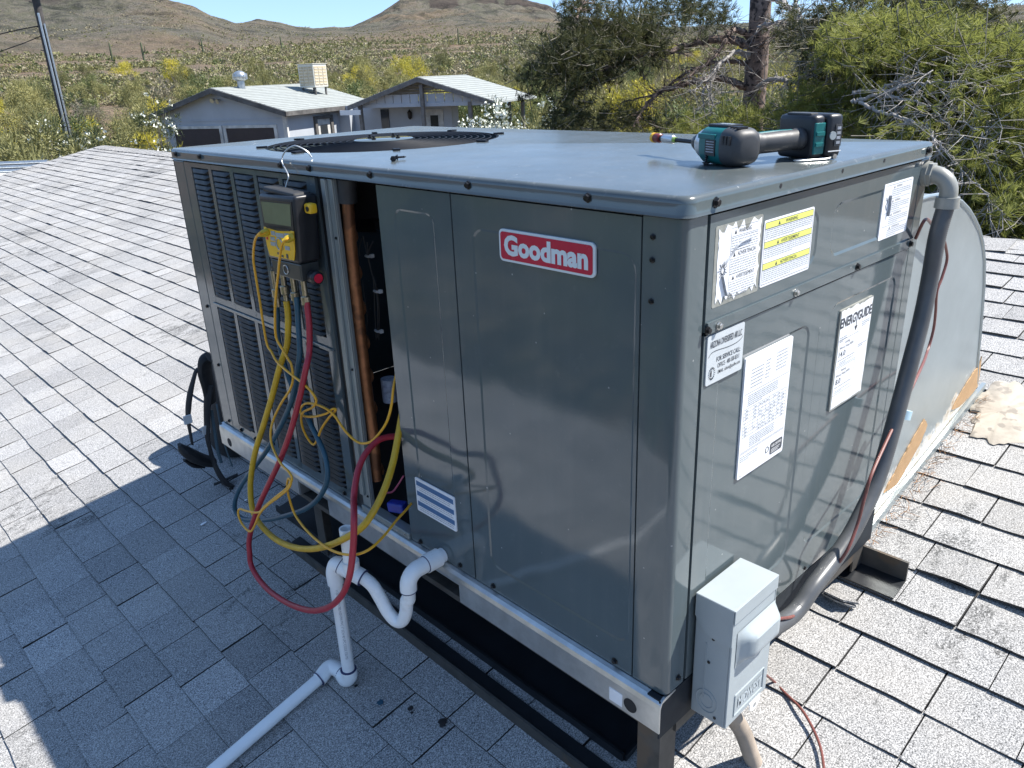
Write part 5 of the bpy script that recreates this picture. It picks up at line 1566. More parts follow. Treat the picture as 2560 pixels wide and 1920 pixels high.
# ------------------------------------------------------------------ sheet metal duct elbow
def duct():
    yf, ybk = .050, .98
    r = thing('duct_elbow', (1.3, .5, roofz(1.3)), 'weathered galvanised duct elbow curving from the unit down into the roof', 'duct')
    b = lambda mb, n, m, **k: W(r, mb.build(n, m, **k))
    arc = [(.868, .722), (1.036, .722), (1.12, .716), (1.19, .703), (1.265, .681), (1.333, .652), (1.395, .618), (1.454, .580), (1.505, .535), (1.548, .482), (1.590, .40), (1.622, .31), (1.650, .225), (1.672, .15), (1.70, .08)]
    arc[-1] = (1.712, roofz(1.712) + .05)
    foot = [(1.725, roofz(1.725) + .012), (.90, roofz(.90) + .012), (.868, .0)]
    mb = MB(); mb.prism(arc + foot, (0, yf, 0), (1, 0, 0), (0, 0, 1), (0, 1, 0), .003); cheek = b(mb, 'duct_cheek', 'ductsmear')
    mb = MB(); mb.prism(arc + foot, (0, ybk, 0), (1, 0, 0), (0, 0, 1), (0, 1, 0), .003); b(mb, 'duct_cheek', 'duct')
    mb = MB(); n = len(arc)
    vs = [(p[0], y, p[1]) for y in (yf + .004, ybk) for p in arc]
    mb.add(vs, [(k, k + 1, n + k + 1, n + k) for k in range(n - 1)]); b(mb, 'duct_throat_sheet', 'duct', smooth=True)
    mb = MB(); mb.tube([(p[0], yf, p[1] + .001) for p in arc], .005, 8); b(mb, 'standing_seam', 'duct', smooth=True)
    mb = MB(); mb.box(.868, .884, yf - .03, yf - .001, .0, .70); b(mb, 'joining_flange', 'duct')
    # curb skirt
    mb = MB(); mb.prism([(.93, roofz(.93) + .010), (1.76, roofz(1.76) + .010), (1.76, roofz(1.76) + .032), (.93, roofz(.93) + .032)], (0, yf - .014, 0), (1, 0, 0), (0, 0, 1), (0, 1, 0), .012); b(mb, 'curb_skirt', 'duct')
    rg = random.Random(9)
    P1 = [(1.045, roofz(1.045) + .075), (1.130, roofz(1.13) + .048), (1.20, roofz(1.2) + .07), (1.272, roofz(1.272) + .10), (1.30, roofz(1.3) + .135), (1.268, roofz(1.268) + .17), (1.22, roofz(1.22) + .155), (1.16, roofz(1.16) + .130), (1.10, roofz(1.10) + .10)]
    P2 = [(1.50, roofz(1.5) + .075), (1.56, roofz(1.56) + .05), (1.64, roofz(1.64) + .04), (1.715, roofz(1.715) + .036), (1.718, roofz(1.718) + .06), (1.712, roofz(1.712) + .09), (1.700, roofz(1.70) + .15), (1.685, roofz(1.685) + .12), (1.64, roofz(1.64) + .12), (1.57, roofz(1.57) + .105)]
    for P in (P1, P2):
        fine = []
        for i in range(len(P)):
            a, c = P[i], P[(i + 1) % len(P)]
            for k in range(5):
                t = k / 5
                fine.append((a[0] + (c[0] - a[0]) * t + rg.uniform(-.0018, .0018), a[1] + (c[1] - a[1]) * t + rg.uniform(-.0018, .0018)))
        mb = MB(); mb.prism(fine, (0, yf - .0035, 0), (1, 0, 0), (0, 0, 1), (0, 1, 0), .003); b(mb, 'bare_board_patch', 'tan')
    # sealant patch on the shingles
    mb = MB()
    ctr = np.array([1.66, -.045])
    n = 64; top = []; bot = []
    for k in range(n):
        a = 2 * math.pi * k / n
        rad = .125 * (1 + .28 * math.sin(2 * a + .6) + .10 * math.sin(5 * a) + .05 * math.sin(11 * a + 1) + rg.uniform(-.07, .07))
        x = ctr[0] + rad * 1.15 * math.cos(a); y = ctr[1] + rad * .78 * math.sin(a)
        top.append((ctr[0] + (x - ctr[0]) * .93, ctr[1] + (y - ctr[1]) * .93, roofz(ctr[0] + (x - ctr[0]) * .93) + .0125)); bot.append((x, y, roofz(x) + .0075))
    vs = top + bot + [(ctr[0], ctr[1], roofz(ctr[0]) + .0145)]
    mb.add(vs, [(k, (k + 1) % n, 2 * n) for k in range(n)] + [(k, n + k, n + (k + 1) % n, (k + 1) % n) for k in range(n)])
    o = mb.build('sealant_patch', 'sealant', smooth=True); tag(o, 'cream smear of sealant on the shingles at the duct foot', 'sealant')
    # pine litter caught along the curb
    rng = np.random.RandomState(2)
    n = 190
    x = rng.uniform(.90, 1.70, n); y = yf - .02 - np.abs(rng.normal(0, .018, n))
    c = np.stack([x, y, RZ0 + RSL * x + .014 + rng.rand(n) * .012], 1)
    d = np.stack([rng.normal(0, 1, n) + .6, rng.normal(0, .55, n), rng.normal(.0, .12, n)], 1)
    o = add_mesh('pine_litter', quad_mesh('pine_litter', blades(c, d, rng.uniform(.018, .045, n), .0018, rng), 'debris'))
    tag(o, 'dry brown pine needles caught along the duct curb', None, None, 'stuff')
duct()

# ------------------------------------------------------------------ white condensate drain
def drain():
    A = np.array((-.100, .612)); B = np.array((-.178, .790))
    nrm = np.array((B[1] - A[1], -(B[0] - A[0]), 0)); nrm = nrm / np.linalg.norm(nrm)
    cpl = nrm @ np.array((A[0], A[1], 0))
    V = lambda x, y: onpl(*z6(x, y), nrm, cpl)
    base = PR(z6, 680, 1105, .03)
    r = thing('condensate_drain', (base[0], base[1], roofz(base[0])), 'white plastic condensate drain with trap, vent stub and pipe along the shingles', 'drain pipe')
    b = lambda mb, n, m='pvc', **k: W(r, mb.build(n, m, smooth=True, **k))
    R0 = .0150
    o0 = np.array((-.001, .612, .012))
    # outlet
    mb = MB(); mb.lathe(o0, (-1, 0, 0), [(0, .017), (.012, .0175), (.013, .0215), (.050, .0215), (.051, .0165)], 24); b(mb, 'outlet_coupling')
    e0 = V(1040, 440); e0 = np.array([-.100, .610, .012])
    el = [o0 + np.array([-.048, 0, 0]), o0 + np.array([-.075, 0, 0])] + [np.array([-.072 - .030 * math.sin(a), .612, .012 - .030 + .030 * math.cos(a)]) for a in np.linspace(.3, math.pi / 2, 6)] + [np.array([-.102, .613, -.03])]
    mb = MB(); mb.tube(el, .0188, 20); b(mb, 'elbow')
    tr = [np.array([-.102, .613, -.024]), np.array([-.102, .615, -.055]), V(1032, 620), V(1028, 690), V(1005, 745), V(965, 745), V(915, 690), V(870, 610), V(825, 535), V(775, 490), V(740, 470)]
    mb = MB(); mb.tube(smooth_path(tr, 6), R0, 18); b(mb, 'trap_bend')
    tee0 = V(760, 483); tee1 = V(625, 405)
    mb = MB(); mb.tube([tee0, tee1], .0195, 20); b(mb, 'tee_fitting')
    tc = (tee0 + tee1) / 2
    vt = V(655, 175)
    mb = MB(); mb.tube([tc, V(683, 375)], .0195, 20); b(mb, 'tee_branch')
    v0 = V(683, 385); dirv = np.array([0, 0, 1.0])
    mb = MB(); n = 20
    top = np.array([vt[0], vt[1], vt[2]])
    ringo = [(.0155, 0), (.0155, 1), (.0125, 1), (.0125, .55)]
    vs = []
    for rad, t in ringo:
        c = v0 + (top - v0) * t
        for k in range(n):
            a = 2 * math.pi * k / n; vs.append((c[0] + rad * math.cos(a), c[1] + rad * math.sin(a), c[2]))
    mb.add(vs, [(i * n + k, i * n + (k + 1) % n, (i + 1) * n + (k + 1) % n, (i + 1) * n + k) for i in range(3) for k in range(n)] + [tuple(3 * n + k for k in range(n))])
    b(mb, 'vent_stub')
    # elbow over to the down pipe
    dp = np.array([base[0], base[1]])
    topz = V(595, 440)[2]
    pe = [tee1 + (tee0 - tee1) * .1, tee1, np.array([dp[0] * .6 + tee1[0] * .4, dp[1] * .6 + tee1[1] * .4, tee1[2] - .002]), np.array([dp[0], dp[1], topz - .006]), np.array([dp[0], dp[1], topz - .035])]
    mb = MB(); mb.tube(smooth_path(pe, 6), .0190, 20); b(mb, 'elbow')
    zb = roofz(dp[0]) + .045
    mb = MB(); mb.tube([(dp[0], dp[1], topz - .03), (dp[0], dp[1], zb)], R0, 18); pipe = b(mb, 'down_pipe')
    mb = MB(); cdir = CAM[:2] - dp; cdir /= np.linalg.norm(cdir)
    pos = np.array([dp[0] + cdir[0] * (R0 + .0006), dp[1] + cdir[1] * (R0 + .0006), topz - .045])
    put_text(mb, text_mesh('1120 ASTM D1785 NSF-PW PVC 1" SCH 40 UPC CODE 720 PSI', .0062, .20, 0), pos + np.array([cdir[1], -cdir[0], 0]) * .003, (0, 0, -1), (cdir[1] * -1, cdir[0], 0)); sub(pipe, mb.build('pipe_print', 'pvcink'))
    # foot elbows and the long pipe down the roof
    k1 = PR(z6, 575, 1015, .032); end = PR(z6, 0, 1545, .018); far = k1 + (end - k1) * 9.0
    kk = np.array([dp[0], dp[1], roofz(dp[0]) + .024])
    mb = MB(); mb.tube(smooth_path([np.array([dp[0], dp[1], zb + .014]), np.array([dp[0], dp[1], zb - .006]), kk + np.array([-.004, .012, .0]), kk + np.array([0, .036, 0])], 6), .0195, 20); b(mb, 'foot_elbow')
    k1[2] = roofz(k1[0]) + .024
    mb = MB(); mb.tube(smooth_path([kk + np.array([0, .03, 0]), kk + np.array([0, .052, 0]), k1 + np.array([-.008, .004, 0]), k1 + (far - k1) / np.linalg.norm(far - k1) * .045], 6), .0190, 20); b(mb, 'foot_elbow')
    far[2] = roofz(far[0]) + .022
    if far[0] < EAVE_X - .1:
        far = k1 + (far - k1) * ((EAVE_X - .1 - k1[0]) / (far[0] - k1[0]))
    mb = MB(); mb.tube([k1 + (far - k1) * .02, far], .0150, 18); b(mb, 'roof_pipe')
    # dark primer rings
    def ring(p, d, rad=.0200):
        mb = MB(); d = np.array(d, float); d /= np.linalg.norm(d); mb.lathe(np.array(p) - d * .0014, d, [(0, rad - .003), (.0004, rad), (.0024, rad), (.0028, rad - .003)], 20); W(r, mb.build('primer_ring', 'primer'))
    ring(tee0, tee1 - tee0); ring(tee1, tee1 - tee0); ring((dp[0], dp[1], zb + .014), (0, 0, 1)); ring(kk + np.array([0, .034, 0]), (0, 1, 0)); ring((-.102, .613, -.031), (0, 0, 1), .0192); ring(o0 - np.array([.051, 0, 0]), (1, 0, 0), .0200); ring(k1 + (far - k1) / np.linalg.norm(far - k1) * .045, far - k1, .0192)
drain()

# ------------------------------------------------------------------ digital manifold gauge hanging on the louvres
def gauge():
    xf, xb = -.070, -.012
    r = thing('digital_manifold_gauge', (-.04, 1.03, .60), 'yellow and black digital refrigerant gauge hanging by a wire hook on the louvers', 'gauge')
    b = lambda mb, n, m, **k: W(r, mb.build(n, m, **k))
    TL, TR, BR, BL = (1.108, .790), (.941, .796), (.960, .645), (1.106, .641)
    def q(u, v):  # u 0..1 left to right, v 0..1 bottom to top, on the front face
        t = np.array(TL) * (1 - u) + np.array(TR) * u; l = np.array(BL) * (1 - u) + np.array(BR) * u
        return t * v + l * (1 - v)
    def fp(u, v, d=0): a = q(u, v); return (xf + d, a[0], a[1])
    mb = MB(); prof = [(0, 0), (1, 0), (1, 1), (0, 1)]
    vs = [fp(u, v) for u, v in prof] + [fp(u, v, xb - xf) for u, v in prof]
    mb.add(vs, [(0, 1, 2, 3), (4, 7, 6, 5), (0, 4, 5, 1), (1, 5, 6, 2), (2, 6, 7, 3), (3, 7, 4, 0)]); body = b(mb, 'body', 'black', bevel=.008, seg=3, smooth=True)
    def flat(name, mat, pts, d, par=None, th=.0012, bev=0):
        mb = MB(); n = len(pts)
        vs = [fp(u, v, d) for u, v in pts] + [fp(u, v, d + th) for u, v in pts]
        mb.add(vs, [tuple(range(n)), tuple(range(n, 2 * n))[::-1]] + [(i, n + i, n + (i + 1) % n, (i + 1) % n) for i in range(n)])
        o = mb.build(name, mat, bevel=bev)
        return sub(par, o) if par else W(r, o)
    bez = flat('screen_bezel', 'black', [(.06, .50), (.94, .50), (.94, .92), (.06, .92)], -.0016)
    flat('lcd_screen', 'lcd', [(.115, .565), (.885, .565), (.905, .885), (.095, .885)], -.0024, bez)
    yp = flat('yellow_keypad', 'yplast', [(.12, .055), (.88, .055), (.93, .20), (.94, .50), (.06, .50), (.07, .20)], -.0030, th=.0028, bev=.001)
    flat('yellow_arch', 'black', [(.15, .493), (.5, .47), (.85, .493), (.85, .515), (.15, .515)], -.0036, yp)
    for (u0, u1, v0, v1) in ((.28, .40, .39, .455), (.42, .66, .375, .44), (.68, .82, .39, .455), (.24, .37, .305, .365), (.22, .37, .225, .285), (.66, .80, .20, .26)):
        flat('key', 'boxgrey', [(u0, v0), (u1, v0), (u1, v1), (u0, v1)], -.0042, yp, bev=.0006)
    mb = MB(); c = np.array(fp(.5, .27, -.0040)); mb.tube([c + np.array([0, .014 * math.cos(a), .014 * math.sin(a)]) for a in np.linspace(0, 6.28, 20)], .0016, 5); sub(yp, mb.build('dial_ring', 'boxgrey'))
    mb = MB()
    for (u, v) in ((.42, .12), (.55, .09), (.70, .12), (.70, .085)):
        mb.obox(fp(u, v, -.0034), (.0004, 0, 0), (0, .004, 0), (0, 0, .0025))
    sub(yp, mb.build('keypad_print', 'ink'))
    flat('red_button', 'redp', [(.11, .31), (.15, .31), (.15, .345), (.11, .345)], -.0042, yp)
    # yellow clips at both sides
    for y, s in ((1.117, 1), (.930, -1)):
        mb = MB(); mb.obox((-.040, y, .768), (.010, 0, 0), (0, .013, 0), (0, 0, .011)); cl = b(mb, 'side_clip', 'yplast', bevel=.005, smooth=True)
        mb = MB(); mb.lathe((-.0505, y - .004, .768), (-1, 0, 0), [(-.002, .0055), (.0012, .0055)], 14); sub(cl, mb.build('clip_hole', 'black'))
    # top handle, hook
    mb = MB(); mb.obox((-.042, 1.024, .797), (.022, 0, 0), (0, .070, .003), (0, 0, .006)); b(mb, 'top_rim', 'blackrub', bevel=.005)
    hk = [np.array((-.034, 1.046, .796)), np.array((-.028, 1.042, .812)), np.array((-.024, 1.038, .826)), np.array((-.020, 1.052, .838)), np.array((-.016, 1.072, .852)), np.array((-.012, 1.078, .864)), np.array((-.006, 1.066, .880)), np.array((.004, 1.048, .8895)), np.array((.014, 1.038, .886)), np.array((.024, 1.026, .876)), np.array((.030, 1.020, .8635))]
    mb = MB(); mb.tube(smooth_path(hk, 6), .0017, 8); b(mb, 'wire_hook', 'galv', smooth=True)
    # valve block and ports
    mb = MB(); mb.add([(xf + d, y, z) for d in (.004, .052) for y, z in ((1.102, .6405), (.964, .6445), (.966, .604), (1.094, .604))], [(0, 1, 2, 3), (4, 7, 6, 5), (0, 4, 5, 1), (1, 5, 6, 2), (2, 6, 7, 3), (3, 7, 4, 0)]); vb = b(mb, 'valve_block', pm('dark_anodised_block', (.055, .06, .058), .35, .4), bevel=.003)
    mb = MB(); mb.lathe((xf + .0036, 1.032, .6235), (-1, 0, 0), [(-.002, .0105), (.0006, .0105)], 18); mb2 = sub(vb, mb.build('sight_glass', 'black')); 
    mb = MB(); mb.tube([(xf + .003, 1.032 + .0105 * math.cos(a), .6235 + .0105 * math.sin(a)) for a in np.linspace(0, 6.28, 20)], .0012, 5); sub(vb, mb.build('sight_glass_ring', 'galv'))
    mb = MB(); mb.lathe((-.042, .962, .613), (0, -1, 0), [(0, .012), (.006, .016), (.024, .016), (.028, .012)], 18); kn = b(mb, 'valve_knob', 'black', smooth=True)
    mb = MB(); mb.lathe((-.042, .934, .613), (0, -1, 0), [(-.002, .0105), (.002, .0105)], 16); sub(kn, mb.build('knob_cap', 'redp'))
    mb = MB(); mb.lathe((-.042, 1.100, .613), (0, 1, 0), [(0, .012), (.006, .016), (.024, .016), (.028, .012)], 18); kn = b(mb, 'valve_knob', 'black', smooth=True)
    mb = MB(); mb.lathe((-.042, 1.128, .613), (0, 1, 0), [(-.002, .0105), (.002, .0105)], 16); sub(kn, mb.build('knob_cap', 'bhose'))
    for (px, py, tilt) in ((425, 1370, .02), (522, 1430, .0), (622, 1470, .0), (345, 1400, .03)):
        p = PX(g1, px, py, -.055)
        mb = MB(); mb.lathe((p[0], p[1], .606), (0, 0, -1), [(0, .0065), (.605 - p[2], .0065)], 12); b(mb, 'port_stem', 'brass', smooth=True)
        mb = MB(); mb.lathe(p + np.array([0, 0, .010]), (0, 0, -1), [(0, .008), (.002, .0105), (.020, .0105), (.023, .0075)], 16); cl = b(mb, 'knurled_coupling', 'brass', smooth=False)
        mb = MB(); mb.lathe(p + np.array([0, 0, -.013]), (0, 0, -1), [(0, .0066), (.022, .0062)], 12); b(mb, 'hose_ferrule', 'brass', smooth=True)
gauge()
# ------------------------------------------------------------------ hoses and probe leads
def path_px(spec):
    out = []
    for z, pts in spec:
        for p in pts: out.append(PX(z, p[0], p[1], p[2]))
    return out
def hose(name, spec, rad, mat, label, cat='hose', n=6, seg=12, group=None):
    mb = MB(); mb.tube(smooth_path(path_px(spec), n), rad, seg)
    o = mb.build(name, mat, smooth=True); tag(o, label, cat, group); return o
hose('yellow_hose', [(g1, [(438, 1480, -.056), (452, 1600, -.058)]), (z4, [(886, 1420, -.062), (878, 1560, -.066)]), (z5, [(830, 180, -.08), (772, 400, -.094), (712, 600, -.106), (662, 760, -.118), (635, 900, -.128), (625, 1030, -.138), (640, 1170, -.148), (690, 1270, -.156), (790, 1370, -.166), (900, 1425, -.174), (1020, 1445, -.18), (1150, 1425, -.182), (1280, 1370, -.178), (1400, 1290, -.158), (1490, 1160, -.124), (1560, 1010, -.084), (1610, 850, -.044), (1640, 700, -.014), (1665, 560, .012), (1690, 420, .03)])], .0078, 'yhose', 'thick yellow refrigerant hose looping from the gauge into the unit')
hose('red_hose', [(g1, [(630, 1490, -.056), (640, 1580, -.058)]), (z4, [(1032, 1430, -.062), (1032, 1600, -.072)]), (z5, [(1008, 200, -.092), (960, 420, -.108), (900, 640, -.124), (830, 830, -.14), (760, 980, -.154), (690, 1130, -.168), (640, 1270, -.18), (616, 1390, -.19), (620, 1480, -.196)]), (z6, [(68, 400, -.20), (110, 480, -.206), (180, 560, -.212), (280, 630, -.218), (380, 672, -.222), (470, 685, -.224), (560, 658, -.224), (630, 590, -.222), (670, 500, -.218), (690, 400, -.212), (703, 250, -.20), (706, 100, -.186)]), (z5, [(1340, 1100, -.148), (1350, 1000, -.128), (1376, 880, -.10), (1425, 780, -.07), (1500, 700, -.035), (1570, 672, -.008), (1650, 668, .018), (1720, 690, .04)])], .0072, 'rhose', 'red refrigerant hose hanging in the lowest loop below the gauge')
hose('blue_hose', [(g1, [(532, 1440, -.056), (542, 1560, -.058)]), (z4, [(955, 1400, -.06)]), (z5, [(966, 80, -.068), (945, 240, -.072), (915, 400, -.076), (870, 520, -.080), (800, 660, -.086), (740, 760, -.090), (690, 830, -.092), (620, 920, -.096), (560, 1010, -.098), (522, 1100, -.10), (520, 1180, -.10), (565, 1232, -.10), (650, 1246, -.10), (760, 1240, -.098), (900, 1206, -.094), (1000, 1170, -.09), (1080, 1112, -.085), (1140, 1020, -.078), (1158, 920, -.07), (1140, 800, -.06), (1100, 700, -.054), (1050, 600, -.050), (1000, 490, -.048), (950, 390, -.048), (905, 300, -.048), (870, 200, -.048), (842, 100, -.048), (820, 0, -.048)]), (z4, [(812, 1440, -.048), (812, 1360, -.050)]), (g1, [(345, 1540, -.053), (346, 1440, -.055)])], .0068, 'bhose', 'dark blue refrigerant hose looping under the louvers with both ends at the gauge')
hose('probe_lead', [(g1, [(255, 830, -.078), (200, 850, -.094)]), (z4, [(690, 782, -.098), (657, 830, -.096), (645, 950, -.09), (662, 1080, -.085), (690, 1250, -.085), (712, 1400, -.085), (740, 1550, -.085)]), (z5, [(770, 80, -.085), (805, 145, -.09), (862, 200, -.092), (930, 255, -.094), (1000, 310, -.096), (1052, 365, -.094), (1080, 420, -.09), (1055, 465, -.086), (995, 495, -.08), (976, 530, -.072), (985, 600, -.062), (1015, 670, -.055), (1060, 722, -.05), (1090, 680, -.05), (1115, 615, -.05), (1165, 540, -.048), (1215, 485, -.046), (1190, 478, -.05), (1150, 508, -.055), (1060, 530, -.06), (985, 520, -.062), (972, 475, -.062), (1010, 438, -.062), (1080, 446, -.06), (1160, 482, -.056), (1212, 530, -.052), (1242, 575, -.05), (1290, 640, -.046), (1350, 695, -.042), (1400, 715, -.038), (1460, 700, -.032), (1520, 640, -.025), (1570, 560, -.016), (1600, 450, -.006), (1614, 330, .004), (1640, 200, .03)])], .0030, 'olead', 'thin amber probe lead tangled in a knot over the louvers', 'probe lead', 5, 8)
hose('probe_lead', [(g1, [(490, 880, -.078), (440, 900, -.092), (395, 950, -.098)]), (z4, [(828, 950, -.098), (815, 1080, -.096), (800, 1220, -.094), (795, 1350, -.092), (802, 1500, -.09), (850, 1590, -.09), (890, 1659, -.09)]), (z5, [(908, 170, -.09), (920, 260, -.092), (900, 340, -.096), (842, 430, -.10), (792, 530, -.105), (766, 620, -.12), (770, 710, -.128), (800, 790, -.14), (840, 860, -.156), (890, 912, -.164), (912, 962, -.168), (880, 1020, -.172), (800, 1085, -.178), (725, 1148, -.184), (680, 1192, -.188), (600, 1182, -.188), (552, 1168, -.186), (540, 1200, -.188), (562, 1262, -.192), (602, 1312, -.196), (632, 1320, -.198), (660, 1270, -.196), (690, 1200, -.194), (745, 1140, -.188), (820, 1085, -.18), (885, 1030, -.174), (905, 985, -.17), (888, 958, -.166), (878, 1010, -.162), (890, 1080, -.158), (930, 1200, -.15), (1000, 1300, -.17), (1080, 1380, -.184), (1180, 1450, -.196), (1280, 1482, -.20), (1380, 1477, -.192), (1470, 1430, -.165), (1560, 1340, -.12), (1640, 1240, -.07), (1705, 1170, -.025), (1760, 1100, .02)])], .0030, 'olead', 'thin amber probe lead looping down past the red hose to the drain vent', 'probe lead', 5, 8)
def plug(z, a, c, label):
    A = PX(z, a[0], a[1], -.074); B = PX(z, c[0], c[1], -.092)
    mb = MB(); mb.tube([A, A + (B - A) * .7, B, B + (B - A) * .35], [.0085, .0085, .006, .0038], 10)
    tag(mb.build('probe_plug', pm('olive_yellow_plug_plastic', (.50, .36, .02), .4), smooth=True), label, 'plug')
plug(g1, (260, 828), (195, 852), 'yellow plug in the left edge of the gauge keypad')
plug(g1, (500, 872), (425, 908), 'yellow plug over the dial of the gauge keypad')

# ------------------------------------------------------------------ impact driver lying on the lid
def driver():
    a = np.array((.37, .93, 0)); a /= np.linalg.norm(a)
    h = np.array((a[1], -a[0], 0))
    o = np.array((.333, .153, S_H + .0325))
    r = thing('impact_driver', (o[0], o[1], S_H), 'teal and black cordless impact driver lying on its side on the unit lid', 'impact driver')
    b = lambda mb, n, m, **k: W(r, mb.build(n, m, **k))
    P = lambda u, v, w: o + a * u + h * v + np.array([0, 0, w])
    mb = MB(); mb.lathe(o, a, [(-.028, .0295), (-.024, .0315), (.030, .0315), (.034, .0300)], 28, 3.0); hs = b(mb, 'motor_housing', 'teal', smooth=True)
    mb = MB(); mb.lathe(o, a, [(-.066, .016), (-.064, .022), (-.058, .0275), (-.048, .0310), (-.030, .0325), (-.0265, .0320)], 28, 3.2); rb = b(mb, 'rear_bumper', 'darkgrey', smooth=True)
    mb = MB(); mb.lathe(o, a, [(.0335, .0295), (.045, .0285), (.056, .0245), (.066, .0180), (.068, .0165)], 28); b(mb, 'gear_case', 'alu', smooth=True)
    mb = MB(); mb.lathe(o, a, [(.0675, .0175), (.072, .0170), (.084, .0120), (.088, .0095)], 24); b(mb, 'nose_bumper', 'black', smooth=True)
    mb = MB(); mb.lathe(o, a, [(.086, .0042), (.150, .0042)], 6); bit = b(mb, 'bit_shank', 'screw')
    mb = MB(); mb.lathe(o, a, [(.150, .0050), (.158, .0050)], 12); sub(bit, mb.build('green_band', pm('green_band_paint', (.30, .45, .08), .4)))
    mb = MB(); mb.lathe(o, a, [(.158, .0060), (.160, .0078), (.192, .0078), (.194, .0068)], 16); sub(bit, mb.build('bit_sleeve', 'alu', smooth=True))
    mb = MB(); mb.lathe(o, a, [(.194, .0050), (.204, .0050)], 10); sub(bit, mb.build('bit_neck', 'black'))
    mb = MB(); mb.lathe(o, a, [(.204, .0065), (.206, .0088), (.222, .0088)], 16); sub(bit, mb.build('nut_setter', pm('dark_red_band', (.16, .02, .02), .4), smooth=True))
    mb = MB(); mb.lathe(o, a, [(.222, .0095), (.230, .0095)], 16); sub(bit, mb.build('yellow_ring', 'yplast', smooth=True))
    # vents and raised ribs on the housing
    for u in (-.052, -.044, -.036):
        mb = MB(); mb.obox(P(u, -.006, .0312), a * .0024, h * .010, (0, 0, .0018)); sub(rb, mb.build('vent_slot', 'black'))
        mb = MB(); mb.obox(P(u, -.0305, .012), a * .0024, h * .002, (0, .0, .007)); sub(rb, mb.build('vent_slot', 'black'))
    mb = MB(); mb.obox(P(-.002, -.0320, -.002), a * .014, h * .0007, (0, 0, .013)); lab = b(mb, 'rating_sticker', 'black')
    mb = MB()
    for k in range(5): mb.obox(P(-.002, -.0328, .008 - k * .0042), a * .011, h * .0002, (0, 0, .0009))
    sub(lab, mb.build('sticker_print', 'inkgrey'))
    mb = MB(); mb.obox(P(.004, .002, .0325), a * .028, h * .016, (0, 0, .0022)); tp = b(mb, 'top_badge', 'black', bevel=.0015)
    mb = MB()
    for k in range(3): mb.obox(P(.008 - k * .012, .000, .0350), a * .0042, h * .005, (0, 0, .0004))
    sub(tp, mb.build('badge_print', 'boxgrey'))
    mb = MB(); mb.obox(P(.010, -.0300, .016), a * .024, h * .0025, (0, 0, .004)); b(mb, 'housing_rib', 'teal', bevel=.001)
    # handle
    pts = [P(-.022, .020, .0), P(-.026, .045, .001), P(-.030, .075, .002), P(-.031, .105, .003), P(-.028, .128, .003), P(-.026, .142, .003)]
    mb = MB(); mb.tube(smooth_path(pts, 5), [.0200] * 6 + [.0175] * 8 + [.0170] * 6 + [.019] * 6, 18); hd = b(mb, 'handle', 'darkgrey', smooth=True)
    mb = MB(); mb.tube(smooth_path([P(-.026, .040, .0165), P(-.029, .075, .0180), P(-.029, .115, .0180)], 5), .0050, 8, flat=.6); sub(hd, mb.build('teal_inlay', 'teal', smooth=True))
    mb = MB(); mb.obox(P(-.002, .047, 0), a * .006, h * .013, (0, 0, .009)); b(mb, 'trigger', 'black', bevel=.003)
    # foot and battery: seen as an upright block
    mb = MB(); mb.obox(P(-.012, .152, .006), a * .046, h * .014, (0, 0, .037)); ft = b(mb, 'battery_foot', 'black', bevel=.009, seg=3, smooth=True)
    for s in (-1,):
        mb = MB(); mb.obox(P(-.012 - .0455, .152, .004), a * .0022, h * .011, (0, 0, .026)); sub(ft, mb.build('teal_side', 'teal', bevel=.0015))
        for k in range(2):
            mb = MB(); mb.obox(P(-.012 - .0485, .152, -.006 + k * .018), a * .0015, h * .009, (0, 0, .0035)); sub(ft, mb.build('teal_rib', 'teal', bevel=.0008))
    mb = MB(); mb.obox(P(-.012, .152, .0435), a * .030, h * .009, (0, 0, .0022)); sub(ft, mb.build('foot_cap', 'darkgrey', bevel=.002))
    mb = MB(); mb.obox(P(-.012, .182, .007), a * .052, h * .0165, (0, 0, .0365)); bt = b(mb, 'battery', 'black', bevel=.008, seg=3, smooth=True)
    mb = MB(); mb.obox(P(-.0645, .187, .008), a * .001, h * .007, (0, 0, .018)); sub(bt, mb.build('charge_gauge', 'darkgrey'))
    for k in range(4):
        mb = MB(); mb.obox(P(-.0657, .187, -.004 + k * .008), a * .0004, h * .004, (0, 0, .0024)); sub(bt, mb.build('gauge_light', 'inkgrey'))
    mb = MB(); mb.lathe(P(-.0650, .175, .008), -a, [(-.001, .007), (.0012, .007)], 16); sub(bt, mb.build('round_badge', 'boxgrey'))
    mb = MB(); mb.obox(P(-.0650, .182, -.018), a * .0006, h * .014, (0, 0, .0008)); sub(bt, mb.build('white_line', 'white'))
    # belt hook
    mb = MB(); q0 = P(-.040, .172, -.0315)
    mb.tube(smooth_path([P(-.055, .180, -.026), P(-.064, .176, -.0285), P(-.066, .164, -.0300), P(-.062, .140, -.0300), P(-.058, .118, -.0303), P(-.052, .110, -.0303), P(-.046, .118, -.0303), P(-.048, .145, -.0300), P(-.050, .168, -.0290), P(-.046, .178, -.0265)], 5), .0018, 7); b(mb, 'belt_hook', 'galv', smooth=True)
    mb = MB(); mb.lathe(P(-.060, .182, -.027), -a, [(0, .0045), (.008, .0045)], 10); b(mb, 'hook_screw', 'zincscrew')
driver()
